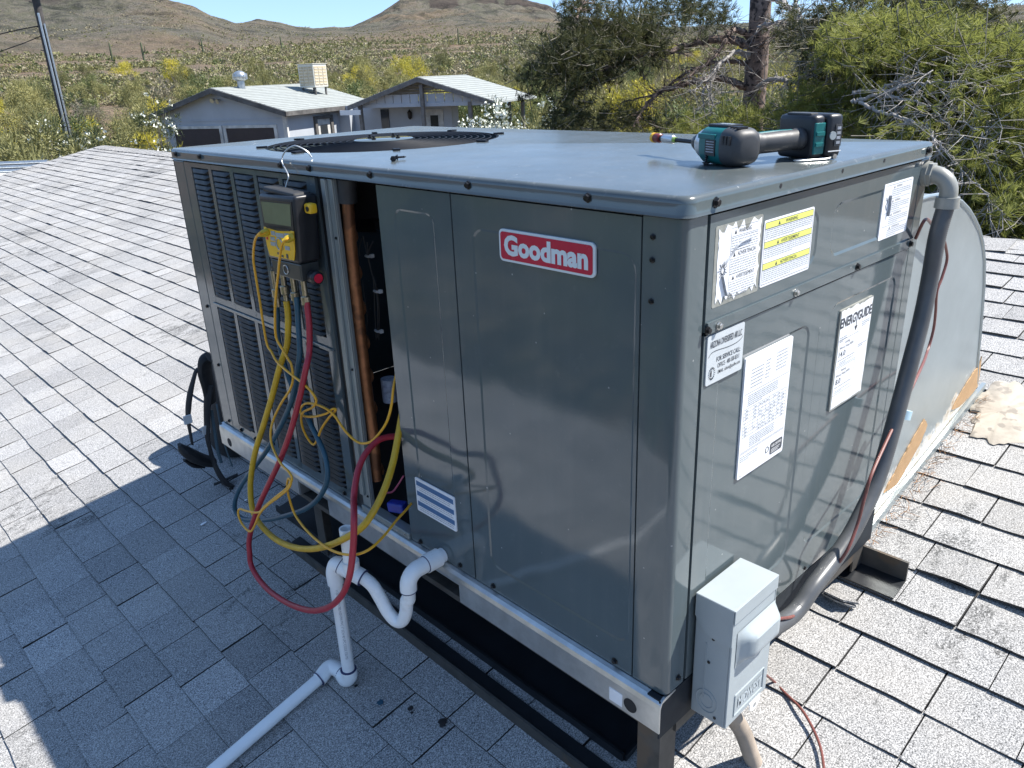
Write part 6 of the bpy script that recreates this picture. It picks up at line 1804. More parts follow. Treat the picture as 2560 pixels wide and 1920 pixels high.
def loose_screw(p, d, label, up=True):
    d = np.array(d, float); d /= np.linalg.norm(d)
    p = np.array(p, float)
    r = thing('loose_screw', p, label, 'screw')
    hd = p + np.array([0, 0, .0052])
    if up: hd = p + np.array([0, 0, .0005])
    mb = MB(); mb.lathe(hd, d, [(-.004, .0040), (-.0005, .0044), (0, .0066), (.0016, .0066)], 6 if not up else 12); W(r, mb.build('head', 'screw'))
    mb = MB(); prof = []
    for k in range(9): prof.append((.0016 + k * .0018, .0026 if k % 2 else .0018))
    prof.append((.0195, .0004))
    mb.lathe(hd, d, prof, 10); W(r, mb.build('shank', 'screw'))
loose_screw((.307, .172, S_H + .0036), (0, 0, 1), 'screw standing on its head beside the impact driver nose')
loose_screw((.085, .785, S_H), (.5, .6, .0), 'dark screw lying on the lid touching its twin, the one nearer the hook', False)
loose_screw((.110, .806, S_H), (.8, -.5, .0), 'dark screw lying on the lid touching its twin, the one nearer the driver', False)

# ------------------------------------------------------------------ tool backpack on the shingles
def backpack():
    r = thing('tool_backpack', (.33, 2.18, roofz(.33)), 'black tool backpack with padded straps standing on the shingles behind the unit', 'backpack')
    b = lambda mb, n, m='bag', **k: W(r, mb.build(n, m, **k))
    # body: rounded, leaning away; stands between x .10 and .50
    mb = MB(); n = 10; secs = []
    z0 = roofz(.10) + .008
    rows = [(.0, .0, .36, .24), (.05, .0, .38, .26), (.18, .01, .38, .25), (.32, .03, .36, .22), (.42, .04, .30, .17), (.47, .05, .20, .10)]
    vs = []; m = 24
    for dz, lean, w, d in rows:
        for k in range(m):
            a = 2 * math.pi * k / m
            ca, sa = math.cos(a), math.sin(a)
            q = (abs(ca) ** 4 + abs(sa) ** 4) ** -.25
            x = .30 + lean + w / 2 * ca * q; y = 2.17 + d / 2 * sa * q
            vs.append((x, y, max(roofz(x) + .012, z0 + dz)))
    fs = [(i * m + k, i * m + (k + 1) % m, (i + 1) * m + (k + 1) % m, (i + 1) * m + k) for i in range(len(rows) - 1) for k in range(m)]
    fs += [tuple(range(m))[::-1], tuple((len(rows) - 1) * m + k for k in range(m))]
    mb.add(vs, fs); b(mb, 'bag_body', smooth=True)
    mb = MB(); mb.tube(smooth_path([PY(a4, 365, 640, 1.98), PY(a4, 400, 850, 1.96), PY(a4, 430, 1050, 1.94), PY(a4, 470, 1190, 1.93)], 6), .006, 8); b(mb, 'piping', 'bagtrim', smooth=True)
    mb = MB(); mb.tube(smooth_path([PY(a4, 420, 580, 1.93), PY(a4, 460, 800, 1.91), PY(a4, 510, 1020, 1.89), PY(a4, 585, 1230, 1.87)], 6), .003, 6); b(mb, 'seam_cord', 'bagtrim', smooth=True)
    # harness: top yoke and two padded straps
    def strap(pts, rads, name='strap', flat=.35): mb = MB(); mb.tube(smooth_path(pts, 6), np.interp(np.linspace(0, 1, (len(pts) - 1) * 6 + 1), np.linspace(0, 1, len(rads)), rads), 12, flat=flat); return b(mb, name, smooth=True)
    strap([PY(a4, 345, 90, 1.98), PY(a4, 300, 130, 1.99), PY(a4, 300, 250, 2.0), PY(a4, 335, 400, 2.0), PY(a4, 360, 560, 2.0)], [.030, .036, .038, .034, .030], 'yoke', .6)
    strap([PY(a4, 265, 215, 2.0), PY(a4, 215, 225, 2.0), PY(a4, 180, 330, 2.0), PY(a4, 145, 480, 2.0), PY(a4, 128, 620, 2.0), PY(a4, 125, 740, 2.0), PY(a4, 145, 870, 2.0), PY(a4, 170, 1000, 2.0)], [.010, .011, .014, .019, .020, .016, .012, .010])
    strap([PY(a4, 350, 380, 1.98), PY(a4, 325, 560, 1.98), PY(a4, 320, 750, 1.98), PY(a4, 325, 920, 1.97), PY(a4, 350, 1040, 1.96), PY(a4, 390, 1180, 1.95), PY(a4, 450, 1310, 1.93), PY(a4, 520, 1400, 1.92), PY(a4, 600, 1440, 1.90)], [.026, .024, .021, .017, .015, .017, .021, .024, .016])
    strap([PY(a4, 570, 1450, 1.90), PY(a4, 600, 1540, 1.89)], [.011, .009], 'buckle', .6)
    strap([PY(a4, 395, 1415, 1.96), PY(a4, 470, 1385, 1.95), PY(a4, 640, 1310, 1.93)], [.010, .010, .010], 'webbing', .3)
    strap([PY(a4, 35, 1000, 2.0), PY(a4, 90, 1060, 2.0), PY(a4, 180, 1120, 2.0), PY(a4, 280, 1160, 2.0), PY(a4, 380, 1180, 2.0)], [.012, .034, .042, .040, .034], 'hip_belt', .55)
    strap([PY(a4, 85, 1160, 2.02), PY(a4, 180, 1215, 2.02), PY(a4, 300, 1230, 2.01)], [.010, .018, .012], 'belt_wing', .5)
    for (x, y) in ((122, 742), (312, 850)):
        p = PY(a4, x, y, 1.972)
        mb = MB(); mb.obox(p, (.0145, 0, 0), (0, .003, 0), (0, 0, .016)); b(mb, 'white_patch', 'webpatch', bevel=.002)
backpack()
def blob(name, P, rad, mat, label, cat, group=None, seed=1, flat=.3, asp=1.0):
    rg = random.Random(seed); mb = MB(); n = 14
    vs = [(P[0], P[1], P[2] + rad * flat)]
    for k in range(n):
        a = 2 * math.pi * k / n; q = rad * rg.uniform(.7, 1.2)
        x, y = P[0] + q * math.cos(a), P[1] + q * asp * math.sin(a)
        vs.append((x, y, roofz(x) - roofz(P[0]) + P[2]))
    mb.add(vs, [(0, 1 + k, 1 + (k + 1) % n) for k in range(n)])
    tag(mb.build(name, mat, smooth=True), label, cat, group)
pt = lambda z, x, y: PR(z, x, y, .0095)
blob('dried_petal', pt(z5, 300, 1268), .011, 'white', 'pale dried petal lying on a shingle below the yellow hose', 'petal', None, 2, .35, .55)
blob('dried_petal', pt(z5, 592, 1105), .006, 'white', 'small white petal on a shingle beside the blue hose loop', 'petal', None, 3, .4, .8)
for i, (x, y, rr) in enumerate(((1255, 1378, .011), (1055, 1288, .007), (718, 1150, .005), (1268, 1368, .006), (1064, 1316, .004))):
    blob('tar_spot', pt(z6, x, y), rr, 'tar', 'small black tar spot on a shingle near the drain pipe', 'tar spot', 'tar spots on the shaded shingles', i + 5, .15)
blob('paint_spot', pt(z6, 868, 1252), .008, pm('teal_paint_drop', (.01, .06, .10), .4), 'small dark teal paint spot on a shingle', 'paint spot', None, 33, .15)
# torn shingle piece by the back foot
def torn():
    mb = MB(); rg = random.Random(12)
    P = PR(a8, 215, 1160, .012)
    for lay in range(2):
        pts = []
        for k in range(14):
            a = 2 * math.pi * k / 14; q = rg.uniform(.75, 1.15)
            pts.append((P[0] + .018 * q * math.cos(a), P[1] - .02 + .045 * q * math.sin(a)))
        n = len(pts)
        h = lay * .009
        vs = [(x, y, roofz(x) + .012 + h + .012 * max(0, (P[0] - x) / .02)) for x, y in pts] + [(x, y, roofz(x) + .017 + h + .012 * max(0, (P[0] - x) / .02)) for x, y in pts]
        mb.add(vs, [tuple(range(n))[::-1], tuple(range(n, 2 * n))] + [(k, (k + 1) % n, n + (k + 1) % n, n + k) for k in range(n)])
    tag(mb.build('torn_shingle_scrap', 'shingle'), 'curled torn scrap of shingle beside the back foot of the stand', 'shingle scrap')
torn()

# ------------------------------------------------------------------ vegetation
def tz(x, y): return float(terrain(x, y))
def dome_points(rng, n, clumps, rad, spread):
    """leaf centres scattered round clump centres"""
    k = rng.randint(0, len(clumps), n)
    d = rng.normal(size=(n, 3)); d /= np.linalg.norm(d, axis=1, keepdims=True)
    return clumps[k] + d * (spread[k] * rng.rand(n) ** .4)[:, None], d
def crown_mesh(name, seed, mat, w, h, base, nclump, nleaf, leaf, asp=.45, low=.0, wisp=0):
    """shrub crown of separate leaf faces; local origin at the ground"""
    rng = np.random.RandomState(seed)
    c = []
    while len(c) < nclump:
        p = rng.uniform(-1, 1, 3); p[2] = rng.uniform(low, 1)
        q = math.sqrt(p[0] ** 2 + p[1] ** 2 + (p[2] * .95) ** 2)
        if .45 < q < 1.0: c.append((p[0] * w / 2, p[1] * w / 2, base + p[2] * (h - base)))
    c = np.array(c)
    sp = rng.uniform(.10, .24, nclump) * w * .8
    pts, d = dome_points(rng, nleaf, c, None, sp)
    pts[:, 2] = np.maximum(pts[:, 2], .05)
    d = d + rng.normal(0, .5, d.shape) + np.array([0, 0, .35])
    L = rng.uniform(.7, 1.3, nleaf) * leaf
    V = blades(pts, d, L, L * asp, rng)
    if wisp:
        k = rng.randint(0, nclump, wisp)
        dd = c[k] / np.linalg.norm(c[k], axis=1, keepdims=True) + rng.normal(0, .35, (wisp, 3)) + np.array([0, 0, .25])
        LL = rng.uniform(.5, 1.0, wisp) * w * .16
        V = np.concatenate([V, blades(c[k] + dd * sp[k][:, None] * .6, dd, LL, leaf * .16, rng)])
    return quad_mesh(name, V, mat), c
def stems_mesh(name, seed, c, base_n, r0, mat='twig'):
    rng = random.Random(seed); mb = MB()
    for k in range(min(base_n, len(c))):
        e = c[k * len(c) // base_n]
        s = np.array([rng.uniform(-.12, .12), rng.uniform(-.12, .12), -.1])
        m = s * .5 + e * .5 + np.array([0, 0, -.08 * e[2]])
        mb.tube([s, m, e], [r0, r0 * .65, r0 * .22], 5)
    me = mb.mesh(name); me.materials.append(M[mat]); return me
KIND = {}
def make_kind(key, cname, mats, w, h, base, ncl, nlf, leaf, nvar=3, **k):
    out = []
    for v in range(nvar):
        me, c = crown_mesh(cname, 100 * len(KIND) + v, mats, w, h, base, ncl, nlf, leaf, **k)
        st = stems_mesh('trunk', v + 7, c, 9, .05 if h > 2 else .02)
        out.append((me, st))
    KIND[key] = out
make_kind('pv', 'crown', 'pv', 3.3, 2.9, .35, 30, 6500, .095, 4, wisp=500)
make_kind('pvy', 'crown', 'pvy', 3.4, 3.3, .8, 30, 2200, .12, 2, wisp=160)
make_kind('green', 'crown', 'green', 3.4, 2.8, .3, 30, 6000, .10, 3)
make_kind('olive', 'crown', 'olive', 2.2, 1.6, .1, 20, 2600, .08, 3, wisp=300)
make_kind('dry', 'crown', 'dry', 2.2, 1.8, .1, 22, 260, .10, 2, wisp=900)
vr = random.Random(77)
def place(key, x, y, s, name, label, cat, group, parts=True, zoff=0.0):
    me, st = vr.choice(KIND[key])
    if parts:
        r = bpy.data.objects.new(name, None); col.objects.link(r); r.empty_display_size = .2
        o = add_mesh('crown', me, r); t = add_mesh('trunk', st, r)
    else:
        r = add_mesh(name, me)
    r.location = (x, y, tz(x, y) - .05 + zoff); r.rotation_euler = (0, 0, vr.uniform(0, 6.28))
    r.scale = (s * vr.uniform(.85, 1.2), s * vr.uniform(.85, 1.2), s * vr.uniform(.85, 1.15))
    wh, rr = zone(x, y)
    size = 'small ' if s < .74 else 'tall ' if s > .95 else ''
    far = 'far out ' if rr > 85 else ''
    tag(r, size + label + ' ' + far + wh, cat, group)
    return r
LAB = {'pv': ('palo_verde_tree', 'olive green palo verde tree', 'tree', 'palo verde trees in the scrub'),
       'pvy': ('flowering_palo_verde', 'yellow flowering palo verde tree', 'tree', 'palo verdes in yellow flower'),
       'green': ('mesquite_tree', 'dark green mesquite tree', 'tree', 'mesquite trees in the scrub'),
       'olive': ('creosote_bush', 'grey green creosote bush', 'shrub', 'creosote bushes in the scrub'),
       'dry': ('dry_bush', 'bare grey twiggy bush', 'shrub', 'dry bushes in the scrub')}
def zone(x, y):
    u, v, d = project((x, y, 0))
    r = math.hypot(x - CAM[0], y - CAM[1])
    if d < .5 or u < -400 or u > 3400: return 'on the downhill side of the house', r
    if u < 100: return 'beyond the flat white shed', r
    if u < 385: return 'between the utility pole and the garage', r
    if u < 865: return 'behind the garage', r
    if u < 1340: return 'behind the porch house', r
    if u < 1850: return 'behind the dark pine boughs', r
    return 'behind the yellow green pine', r
taken = []
def clear(x, y, m):
    if -4 < x < 10 and -7 < y < 14: return False
    for bx, by, br in ((13.2, 33.6, 0), ):
        pass
    L = (np.array([x, y]) - GL.o); a = L @ GU; d = L @ GN
    if -10 < a < GW + 1.0 and -1.2 < d < GD + 1.0: return False
    # keep the sight line to the two buildings open
    return True
def in_front_of_buildings(u, dist): return 395 < u < 1345 and dist < 41
# named trees that the photograph shows
def at_u(key, u, dist, s, zoff=0.0):
    p = PD(u, 250, dist); place(key, p[0], p[1], s, *LAB[key], parts=True, zoff=zoff)
for u, d, s in ((1085, 52, .95), (1005, 56, .8), (1215, 50, .9), (1270, 55, .85), (1310, 47, .8), (1560, 42, 1.0), (1640, 44, 1.1), (1460, 46, .9), (1725, 40, .9), (2545, 30, 1.0), (2600, 27, 1.0), (170, 46, .8), (395, 60, .8), (905, 95, 1.0), (780, 110, 1.0), (450, 120, 1.1), (1010, 120, 1.0)): at_u('pvy', u, d, s)
for u, d, s in ((905, 58, 1.2), (800, 60, .95), (860, 54, .9), (640, 56, .9), (560, 53, .95), (1150, 43, .75), (1200, 42, .8), (1255, 44, .9), (1095, 44, .8), (1330, 40, .8), (520, 75, 1.0), (240, 40, .7), (1400, 60, 1.0)): at_u('green', u, d, s)
# scattered scrub, denser and larger nearby
cnt = {'pv': 0, 'green': 0, 'olive': 0, 'dry': 0, 'pvy': 0}
placed = []
tries = 0
while sum(cnt.values()) < 430 and tries < 9000:
    tries += 1
    u = vr.uniform(-250, 2900); dist = 19 * (135 / 19) ** (vr.random() ** .75)
    if in_front_of_buildings(u, dist): continue
    if 330 < u < 420 and dist < 34: continue
    p = PD(u, 250, dist)
    if not clear(p[0], p[1], 1): continue
    if 10 < u < 220 and dist < 45 and vr.random() < .6: continue
    if -80 < u < 440 and dist < 30: continue
    md = 1.7 + dist * .012
    if any((p[0] - q[0]) ** 2 + (p[1] - q[1]) ** 2 < md * md for q in placed): continue
    placed.append((p[0], p[1]))
    x = vr.random()
    key = 'pv' if x < .54 else 'olive' if x < .80 else 'green' if x < .88 else 'dry' if x < .95 else 'pvy'
    cnt[key] += 1
    s = vr.uniform(.62, 1.05)
    place(key, p[0], p[1], s, *LAB[key], parts=dist < 60)
# trees on the downhill side of the house, seen only in the glossy paint
for k in range(34):
    a = math.radians(98 + (k * 37 % 34) * 3.1); d = 5.6 + 11 * ((k * 13 % 34) / 34) ** 1.2
    x = -.9 + d * math.cos(a); y = .4 + d * math.sin(a)
    if x > -3.6: continue
    key = 'green' if k % 3 else 'olive'
    place(key, x, y, vr.uniform(.85, 1.15) * (1 if key == 'green' else 1.6), *LAB[key])

# far scrub: one mass
def far_scrub():
    rng = np.random.RandomState(21)
    n = 30000
    az = np.radians(rng.uniform(8, 83, n)); r = 90 * (800 / 90) ** (rng.rand(n) ** .70)
    x = CAM[0] + r * np.cos(az); y = CAM[1] + r * np.sin(az)
    dens = .55 * fbm(x * .035, y * .035, 4) + .45 * fbm(x * .009 + 3, y * .009, 3)
    rp = np.interp(np.degrees(az), RP_AZ, RP_R)
    t = r / rp
    keep = (dens > np.clip(.375 + .12 * np.clip((t - .50) / .25, 0, 1.3), 0, .9)) & (t < .86)
    x, y, r, t = x[keep], y[keep], r[keep], t[keep]
    z = terrain(x, y)
    size = (.55 + 1.25 * rng.rand(len(x)) ** 1.6) * np.where(t < .5, 1.0, .6)
    groups = {'pv': [], 'olive': [], 'green': []}
    ch = rng.rand(len(x))
    for key, lo, hi in (('pv', 0, .50), ('olive', .50, .93), ('green', .93, 1.01)):
        sel = (ch >= lo) & (ch < hi)
        # higher on the hills only low grey bushes
        if key != 'olive': sel &= (t < .62)
        else: sel |= (t >= .62)
        X = np.stack([x[sel], y[sel], z[sel]], 1); sz = size[sel]; rr = r[sel]
        for lo_, hi_, k, lf in ((0, 165, 90, .16), (165, 330, 44, .23), (330, 9999, 12, .50)):
            m = (rr >= lo_) & (rr < hi_)
            if not m.any(): continue
            C = np.repeat(X[m], k, 0); s = np.repeat(sz[m], k)
            d = rng.normal(size=C.shape); d /= np.linalg.norm(d, axis=1, keepdims=True); d[:, 2] = np.abs(d[:, 2])
            pos = C + d * (s * rng.uniform(.45, 1.0, len(s)))[:, None] * np.array([1.0, 1.0, .95])
            L = s * lf * rng.uniform(.6, 1.3, len(s))
            groups[key].append(blades(pos - d * (L * .4)[:, None], d + rng.normal(0, 1.1, d.shape), L, L * .9, rng))
    for key, lab in (('pv', 'far mass of olive green scrub across the desert plain'), ('olive', 'far mass of grey creosote bushes over plain and hills'), ('green', 'far scattering of dark green mesquite over the plain')):
        o = add_mesh('far_scrub', quad_mesh('far_scrub', np.concatenate(groups[key]), key)); tag(o, lab, None, None, 'stuff')
far_scrub()
# saguaros
def saguaro(x, y, h, arms):
    z = tz(x, y)
    r = thing('saguaro_cactus', (x, y, z), 'tall saguaro cactus standing above the far scrub', 'cactus', 'saguaros on the plain')
    mb = MB(); mb.tube([(x, y, z - .2), (x, y, z + h * .5), (x, y, z + h * .93), (x, y, z + h)], [.24, .27, .22, .06], 10); W(r, mb.build('stem', 'cactus', smooth=True))
    for s, hh in arms:
        sd = RM[0, :2] / np.linalg.norm(RM[0, :2]) * s
        mb = MB(); mb.tube([(x, y, z + h * hh), (x + sd[0] * .6, y + sd[1] * .6, z + h * hh + .1), (x + sd[0] * .75, y + sd[1] * .75, z + h * hh + .5), (x + sd[0] * .75, y + sd[1] * .75, z + h * hh + 1.6)], [.15, .17, .17, .08], 8); W(r, mb.build('arm', 'cactus', smooth=True))
for u, d, h, arms in ((292, 270, 5, []), (370, 240, 5, [(1, .5)]), (1152, 330, 6, []), (715, 330, 5, []), (520, 300, 5, [(-1, .55)])):
    p = PD(u, 200, d); saguaro(p[0], p[1], h, arms)

# oleanders with white flowers
def oleander(u, dist, w, h, nleaf, label, seed, nf=70, vtop=None):
    p = PD(u, 300, dist); x, y = p[:2]; z = tz(x, y)
    rng = np.random.RandomState(seed)
    r = thing('oleander_bush', (x, y, z), label, 'shrub')
    me, c = crown_mesh('crown', seed, 'oleander', w, h, .25, 40, nleaf, .13, asp=.2)
    o = add_mesh('crown', me, r)
    add_mesh('trunk', stems_mesh('trunk', seed, c, 12, .03), r)
    # flower heads on the sunny outside
    k = rng.randint(0, len(c), nf)
    d = rng.normal(size=(nf, 3)); d[:, 2] = np.abs(d[:, 2]) ; d[:, :2] += -RM[2, :2] * .8
    d /= np.linalg.norm(d, axis=1, keepdims=True)
    P = c[k] + d * w * .13
    Q = np.repeat(P, 7, 0) + rng.normal(0, .05, (nf * 7, 3))
    dd = rng.normal(size=Q.shape) + np.array([0, 0, .5])
    add_mesh('blossoms', quad_mesh('blossoms', blades(Q, dd, rng.uniform(.05, .09, len(Q)), .07, rng), 'flower'), r)
oleander(150, 30, 2.3, 3.75, 3600, 'dark oleander bush dotted with white flowers at the foot of the utility pole', 301, 46)
oleander(388, 33, 2.0, 3.6, 2800, 'oleander bush with white flowers against the garage side', 302, 46)
oleander(248, 29, 1.9, 2.6, 1800, 'low oleander bush with a few white flowers between the pole and garage', 303, 26)
oleander(1262, 27, 2.3, 2.75, 3000, 'oleander thick with white flowers under the porch roof eave', 304, 330)
oleander(1190, 28, 1.9, 2.5, 2600, 'oleander thick with white flowers beside the open porch bay', 305, 260)
oleander(1340, 28, 2.2, 2.95, 2600, 'oleander with white flowers in front of the dark pine boughs', 306, 120)
for u, d, s in ((105, 27, .95), (60, 30, .8)): at_u('dry', u, d, s)
for u, d, s in ((20, 22, .9), (45, 26, .9), (330, 36, .75), (300, 45, .8), (5, 35, .9), (-40, 25, 1.0)): at_u('pv', u, d, s)
at_u('green', 300, 33, .42)

# ------------------------------------------------------------------ pines
def pine(name, label, base_u, dist, limbs, clumps, mat, seed, trunk=True, tuft=15, nlen=(.075, .125), nw=.0052, twn=2, th=9.5):
    rng = np.random.RandomState(seed); pr_ = random.Random(seed)
    p = PD(base_u, 200, dist); x, y = p[:2]; z = tz(x, y)
    r = thing(name, (x, y, z), label, 'tree')
    if trunk:
        mb = MB(); pts = []; rad = []
        for k in range(26):
            t = k / 25
            pts.append((x + .05 * math.sin(t * 7), y + .04 * math.cos(t * 6), z - .1 + t * th)); rad.append(.175 * (1 - .55 * t) * (1 + .05 * math.sin(k * 2.1)))
        mb.tube(pts, rad, 18); W(r, mb.build('trunk', 'bark', smooth=True))
    anchors = []
    for pts, r0, r1, mt in limbs:
        P = smooth_path(pts, 6)
        P = [q + np.array([pr_.uniform(-.012, .012) for _ in range(3)]) for q in P]
        mb = MB(); mb.tube(P, np.linspace(r0, r1, len(P)), 8); lo = W(r, mb.build('limb', mt, smooth=True))
        anchors += P
        # twigs
        tb = MB()
        for q in P[len(P) // 4:]:
            for _ in range(twn):
                d = np.array([pr_.gauss(0, 1) for _ in range(3)]); d[2] -= .25; d /= np.linalg.norm(d)
                L = pr_.uniform(.12, .42); m = q + d * L * .5 + np.array([0, 0, -.03 * L]); e = m + d * L * .5 + np.array([pr_.gauss(0, .06), pr_.gauss(0, .06), -.08 * L])
                tb.tube([q, m, e], [r1 * .5 + .0015, .0028, .0014], 4)
                f = e + np.array([pr_.gauss(0, .09), pr_.gauss(0, .09), pr_.gauss(-.03, .07)]); tb.tube([m, (m + f) / 2, f], [.0026, .002, .0012], 4)
        sub(lo, tb.build('twigs', mt, fix=False))
    A = np.array(anchors) if anchors else np.zeros((0, 3))
    cs = []; ds = []
    tw = MB()
    fwd = RM[2, :].copy()
    for (u, v, ru, rv, dd, spread, n) in clumps:
        # sub clumps inside the ellipse
        for _ in range(n):
            a = pr_.uniform(0, 6.283); q = math.sqrt(pr_.random())
            uu = u + ru * q * math.cos(a); vv = v + rv * q * math.sin(a)
            c = PD(uu, vv, dd + pr_.gauss(0, spread))
            od = np.array([pr_.gauss(0, .6), pr_.gauss(0, .6), pr_.gauss(.15, .5)])
            od /= np.linalg.norm(od)
            e = c - od * .34
            tw.tube([e, (e + c) / 2 + np.array([0, 0, -.02]), c + od * .05], [.005, .0035, .002], 4)
            m = pr_.randint(4, 9)
            for k in range(m):
                t = k / m
                b0 = e + (c + od * .05 - e) * (.35 + .65 * t) + np.array([pr_.gauss(0, .055), pr_.gauss(0, .055), pr_.gauss(0, .05)])
                dir_ = od + np.array([pr_.gauss(0, .55), pr_.gauss(0, .55), pr_.gauss(.1, .45)])
                cs.append(b0); ds.append(dir_ / np.linalg.norm(dir_))
    C = np.repeat(np.array(cs), tuft, 0); D = np.repeat(np.array(ds), tuft, 0)
    D = D + rng.normal(0, .38, D.shape)
    V = blades(C, D, rng.uniform(nlen[0], nlen[1], len(C)), nw, rng)
    me = quad_mesh('crown', V, mat)
    W(r, add_mesh('crown', me))
    W(r, tag(tw.build('branchlets', 'twig', fix=False), kind='stuff'))
    return len(V)
N = lambda pts, d, z=n1: [PD(*z(a, b), d if np.isscalar(d) else d[i]) for i, (a, b) in enumerate(pts)]
DA = 11.0
def dl(n, d0, d1): return list(np.linspace(d0, d1, n))
limbsA = [
    (N([(2130, 345), (2080, 335), (1950, 300), (1800, 310), (1650, 350), (1550, 385), (1400, 410), (1250, 430), (1100, 500), (950, 580), (800, 680), (740, 770)], dl(12, 11, 9.6)), .055, .016, 'bark'),
    (N([(2130, 290), (2090, 250), (2030, 225), (1980, 250), (1930, 330), (1850, 450), (1700, 560), (1550, 660)], dl(8, 11, 10.2)), .042, .010, 'bark'),
    (N([(2140, 450), (2110, 430), (2040, 395), (1970, 430), (1900, 500), (1840, 580), (1800, 650), (1760, 740)], dl(8, 11, 10.1)), .035, .010, 'palebark'),
    (N([(1800, 660), (1825, 720), (1845, 800), (1835, 885)], dl(4, 10.15, 10.0)), .014, .006, 'palebark'),
    (N([(1900, 500), (1820, 590), (1740, 660), (1680, 720)], dl(4, 10.3, 10.0)), .012, .005, 'palebark'),
    (N([(2130, 680), (2060, 655), (1950, 610), (1850, 600), (1700, 630), (1500, 680), (1380, 760), (1290, 880), (1230, 990)], dl(9, 11, 10)), .05, .014, 'bark'),
    (N([(2130, 490), (2065, 480), (1950, 465), (1800, 500), (1650, 560), (1500, 670), (1400, 720), (1150, 790)], dl(8, 11, 10.2)), .032, .008, 'bark'),
    (N([(800, 150), (830, 60), (880, -40), (980, -160)], dl(4, 9.6, 10)), .02, .03, 'bark'),
    (N([(20, -40), (130, 0), (200, 60), (260, 130), (290, 200), (310, 290), (350, 370), (400, 440)], dl(8, 11, 9.6), n2), .04, .012, 'palebark'),
    (N([(230, -40), (260, 60), (285, 130), (300, 210)], dl(4, 10.4, 9.9), n2), .022, .012, 'palebark'),
    (N([(-30, 205), (20, 180), (120, 150), (240, 135), (380, 140)], dl(5, 11, 10), n2), .03, .008, 'palebark'),
    (N([(-30, 340), (20, 300), (100, 240), (220, 210), (300, 230)], dl(5, 11, 10.2), n2), .025, .006, 'bark'),
    (N([(-30, 620), (0, 600), (60, 560), (150, 550), (230, 570), (330, 600)], dl(6, 11, 10), n2), .045, .012, 'palebark'),
    (N([(350, 370), (330, 440), (300, 520), (220, 560)], dl(4, 9.7, 9.9), n2), .012, .005, 'palebark'),
    (N([(380, 400), (390, 500), (395, 600), (410, 680)], dl(4, 9.6, 9.5), n2), .010, .004, 'palebark'),
]
clA = [(1420, 120, 85, 55, 9.6, .35, 50), (1370, 190, 75, 50, 9.5, .3, 30), (1520, 60, 110, 60, 9.8, .4, 76), (1600, 110, 100, 50, 10, .4, 50), (1660, 35, 110, 40, 10.2, .4, 46), (1770, 25, 60, 25, 10.4, .4, 22), (1460, 190, 80, 40, 9.7, .35, 34), (1430, 265, 75, 50, 9.7, .3, 26), (1530, 295, 110, 30, 10, .35, 28), (1650, 315, 100, 22, 10.2, .4, 22), (1400, 320, 60, 22, 9.7, .3, 14), (1560, 170, 80, 30, 10, .4, 8), (1430, 20, 20, 15, 9.5, .15, 8),
       (1650, -70, 150, 50, 10.5, .5, 30), (1990, 60, 60, 50, 10, .35, 16), (2080, 90, 70, 70, 9.8, .35, 48), (2060, 170, 60, 60, 9.9, .35, 30), (2180, 25, 120, 35, 10, .4, 60), (2330, 15, 110, 28, 10, .4, 48), (2430, 35, 70, 25, 9.8, .3, 30)]
pine('pine_tree', 'tall pine with dark scaly trunk and drooping dark green boughs', 1882, DA, limbsA, clA, 'pineA', 41)
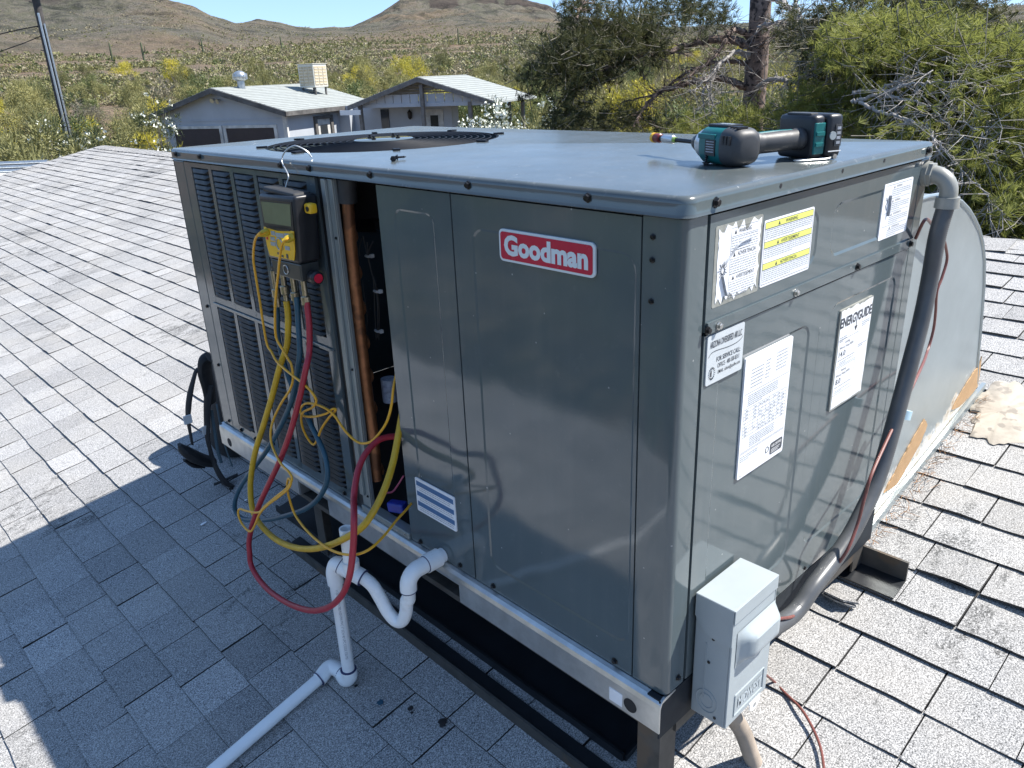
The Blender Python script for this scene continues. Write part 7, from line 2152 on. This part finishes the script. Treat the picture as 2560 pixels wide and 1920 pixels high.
limbsB = [
    (N([(640, 700), (710, 690), (780, 665), (860, 650), (940, 610), (1030, 580), (1130, 575), (1300, 560), (1450, 570), (1560, 640)], dl(10, 7.70, 7.40), n2), 0.0173, 0.0043, 'palebark'),
    (N([(640, 640), (715, 635), (800, 625), (880, 590), (980, 545), (1100, 520), (1200, 490)], dl(7, 7.80, 7.50), n2), 0.0144, 0.0043, 'palebark'),
    (N([(690, 710), (760, 740), (860, 780), (960, 810), (1050, 840), (1120, 880), (1190, 950), (1250, 1010), (1310, 1070), (1420, 1200), (1550, 1320), (1620, 1430), (1700, 1480)], dl(13, 7.60, 6.70), n2), 0.0144, 0.0036, 'palebark'),
    (N([(860, 655), (950, 680), (1060, 690), (1180, 740), (1300, 860), (1420, 960), (1560, 1000)], dl(7, 7.60, 7.10), n2), 0.0108, 0.0029, 'palebark'),
    (N([(1150, 860), (1190, 920), (1220, 1000), (1240, 1060)], dl(4, 7.10, 6.80), n2), 0.0072, 0.0029, 'palebark'),
    (N([(1330, 1160), (1345, 1260), (1340, 1340)], dl(3, 6.80, 6.70), n2), 0.0065, 0.0022, 'palebark'),
    (N([(1260, 640), (1400, 700), (1500, 760), (1640, 800)], dl(4, 7.40, 7.20), n2), 0.0065, 0.0022, 'palebark'),
    (N([(1180, 420), (1300, 400), (1420, 440), (1560, 480)], dl(4, 7.90, 7.70), n2), 0.0065, 0.0022, 'palebark'),
    (N([(1380, 830), (1500, 900), (1580, 960), (1720, 990)], dl(4, 7.20, 6.90), n2), 0.0065, 0.0022, 'palebark'),
]
clB = [(2160, 110, 110, 60, 8.8, .5, 161), (2290, 95, 130, 50, 8.8, .5, 186), (2420, 140, 120, 60, 8.6, .5, 198), (2520, 190, 110, 80, 8.5, .5, 204), (2240, 190, 130, 70, 8.8, .5, 198), (2380, 250, 140, 80, 8.5, .5, 260), (2520, 330, 120, 90, 8.2, .5, 260), (2200, 290, 110, 60, 8.8, .5, 136), (2350, 370, 130, 80, 8.2, .5, 235), (2480, 450, 130, 90, 7.9, .5, 260), (2560, 540, 120, 70, 7.7, .4, 173), (2420, 530, 90, 60, 7.8, .4, 136), (2060, 260, 70, 45, 9.2, .4, 68), (2000, 290, 70, 35, 9.4, .4, 55), (1860, 300, 60, 30, 9.3, .3, 43), (1740, 320, 60, 20, 9.4, .3, 31), (2180, 380, 60, 50, 8.5, .4, 55), (2620, 260, 60, 160, 8.3, .5, 124), (2330, 460, 60, 60, 8.0, .4, 74)]
pine('pine_tree', 'yellow green pine with pale bare branches spreading over the roof ridge', 2420, 9.2, limbsB, clB, 'pineB', 43, trunk=True, th=3.2, tuft=17, nlen=(.06, .105), nw=.0048, twn=1)
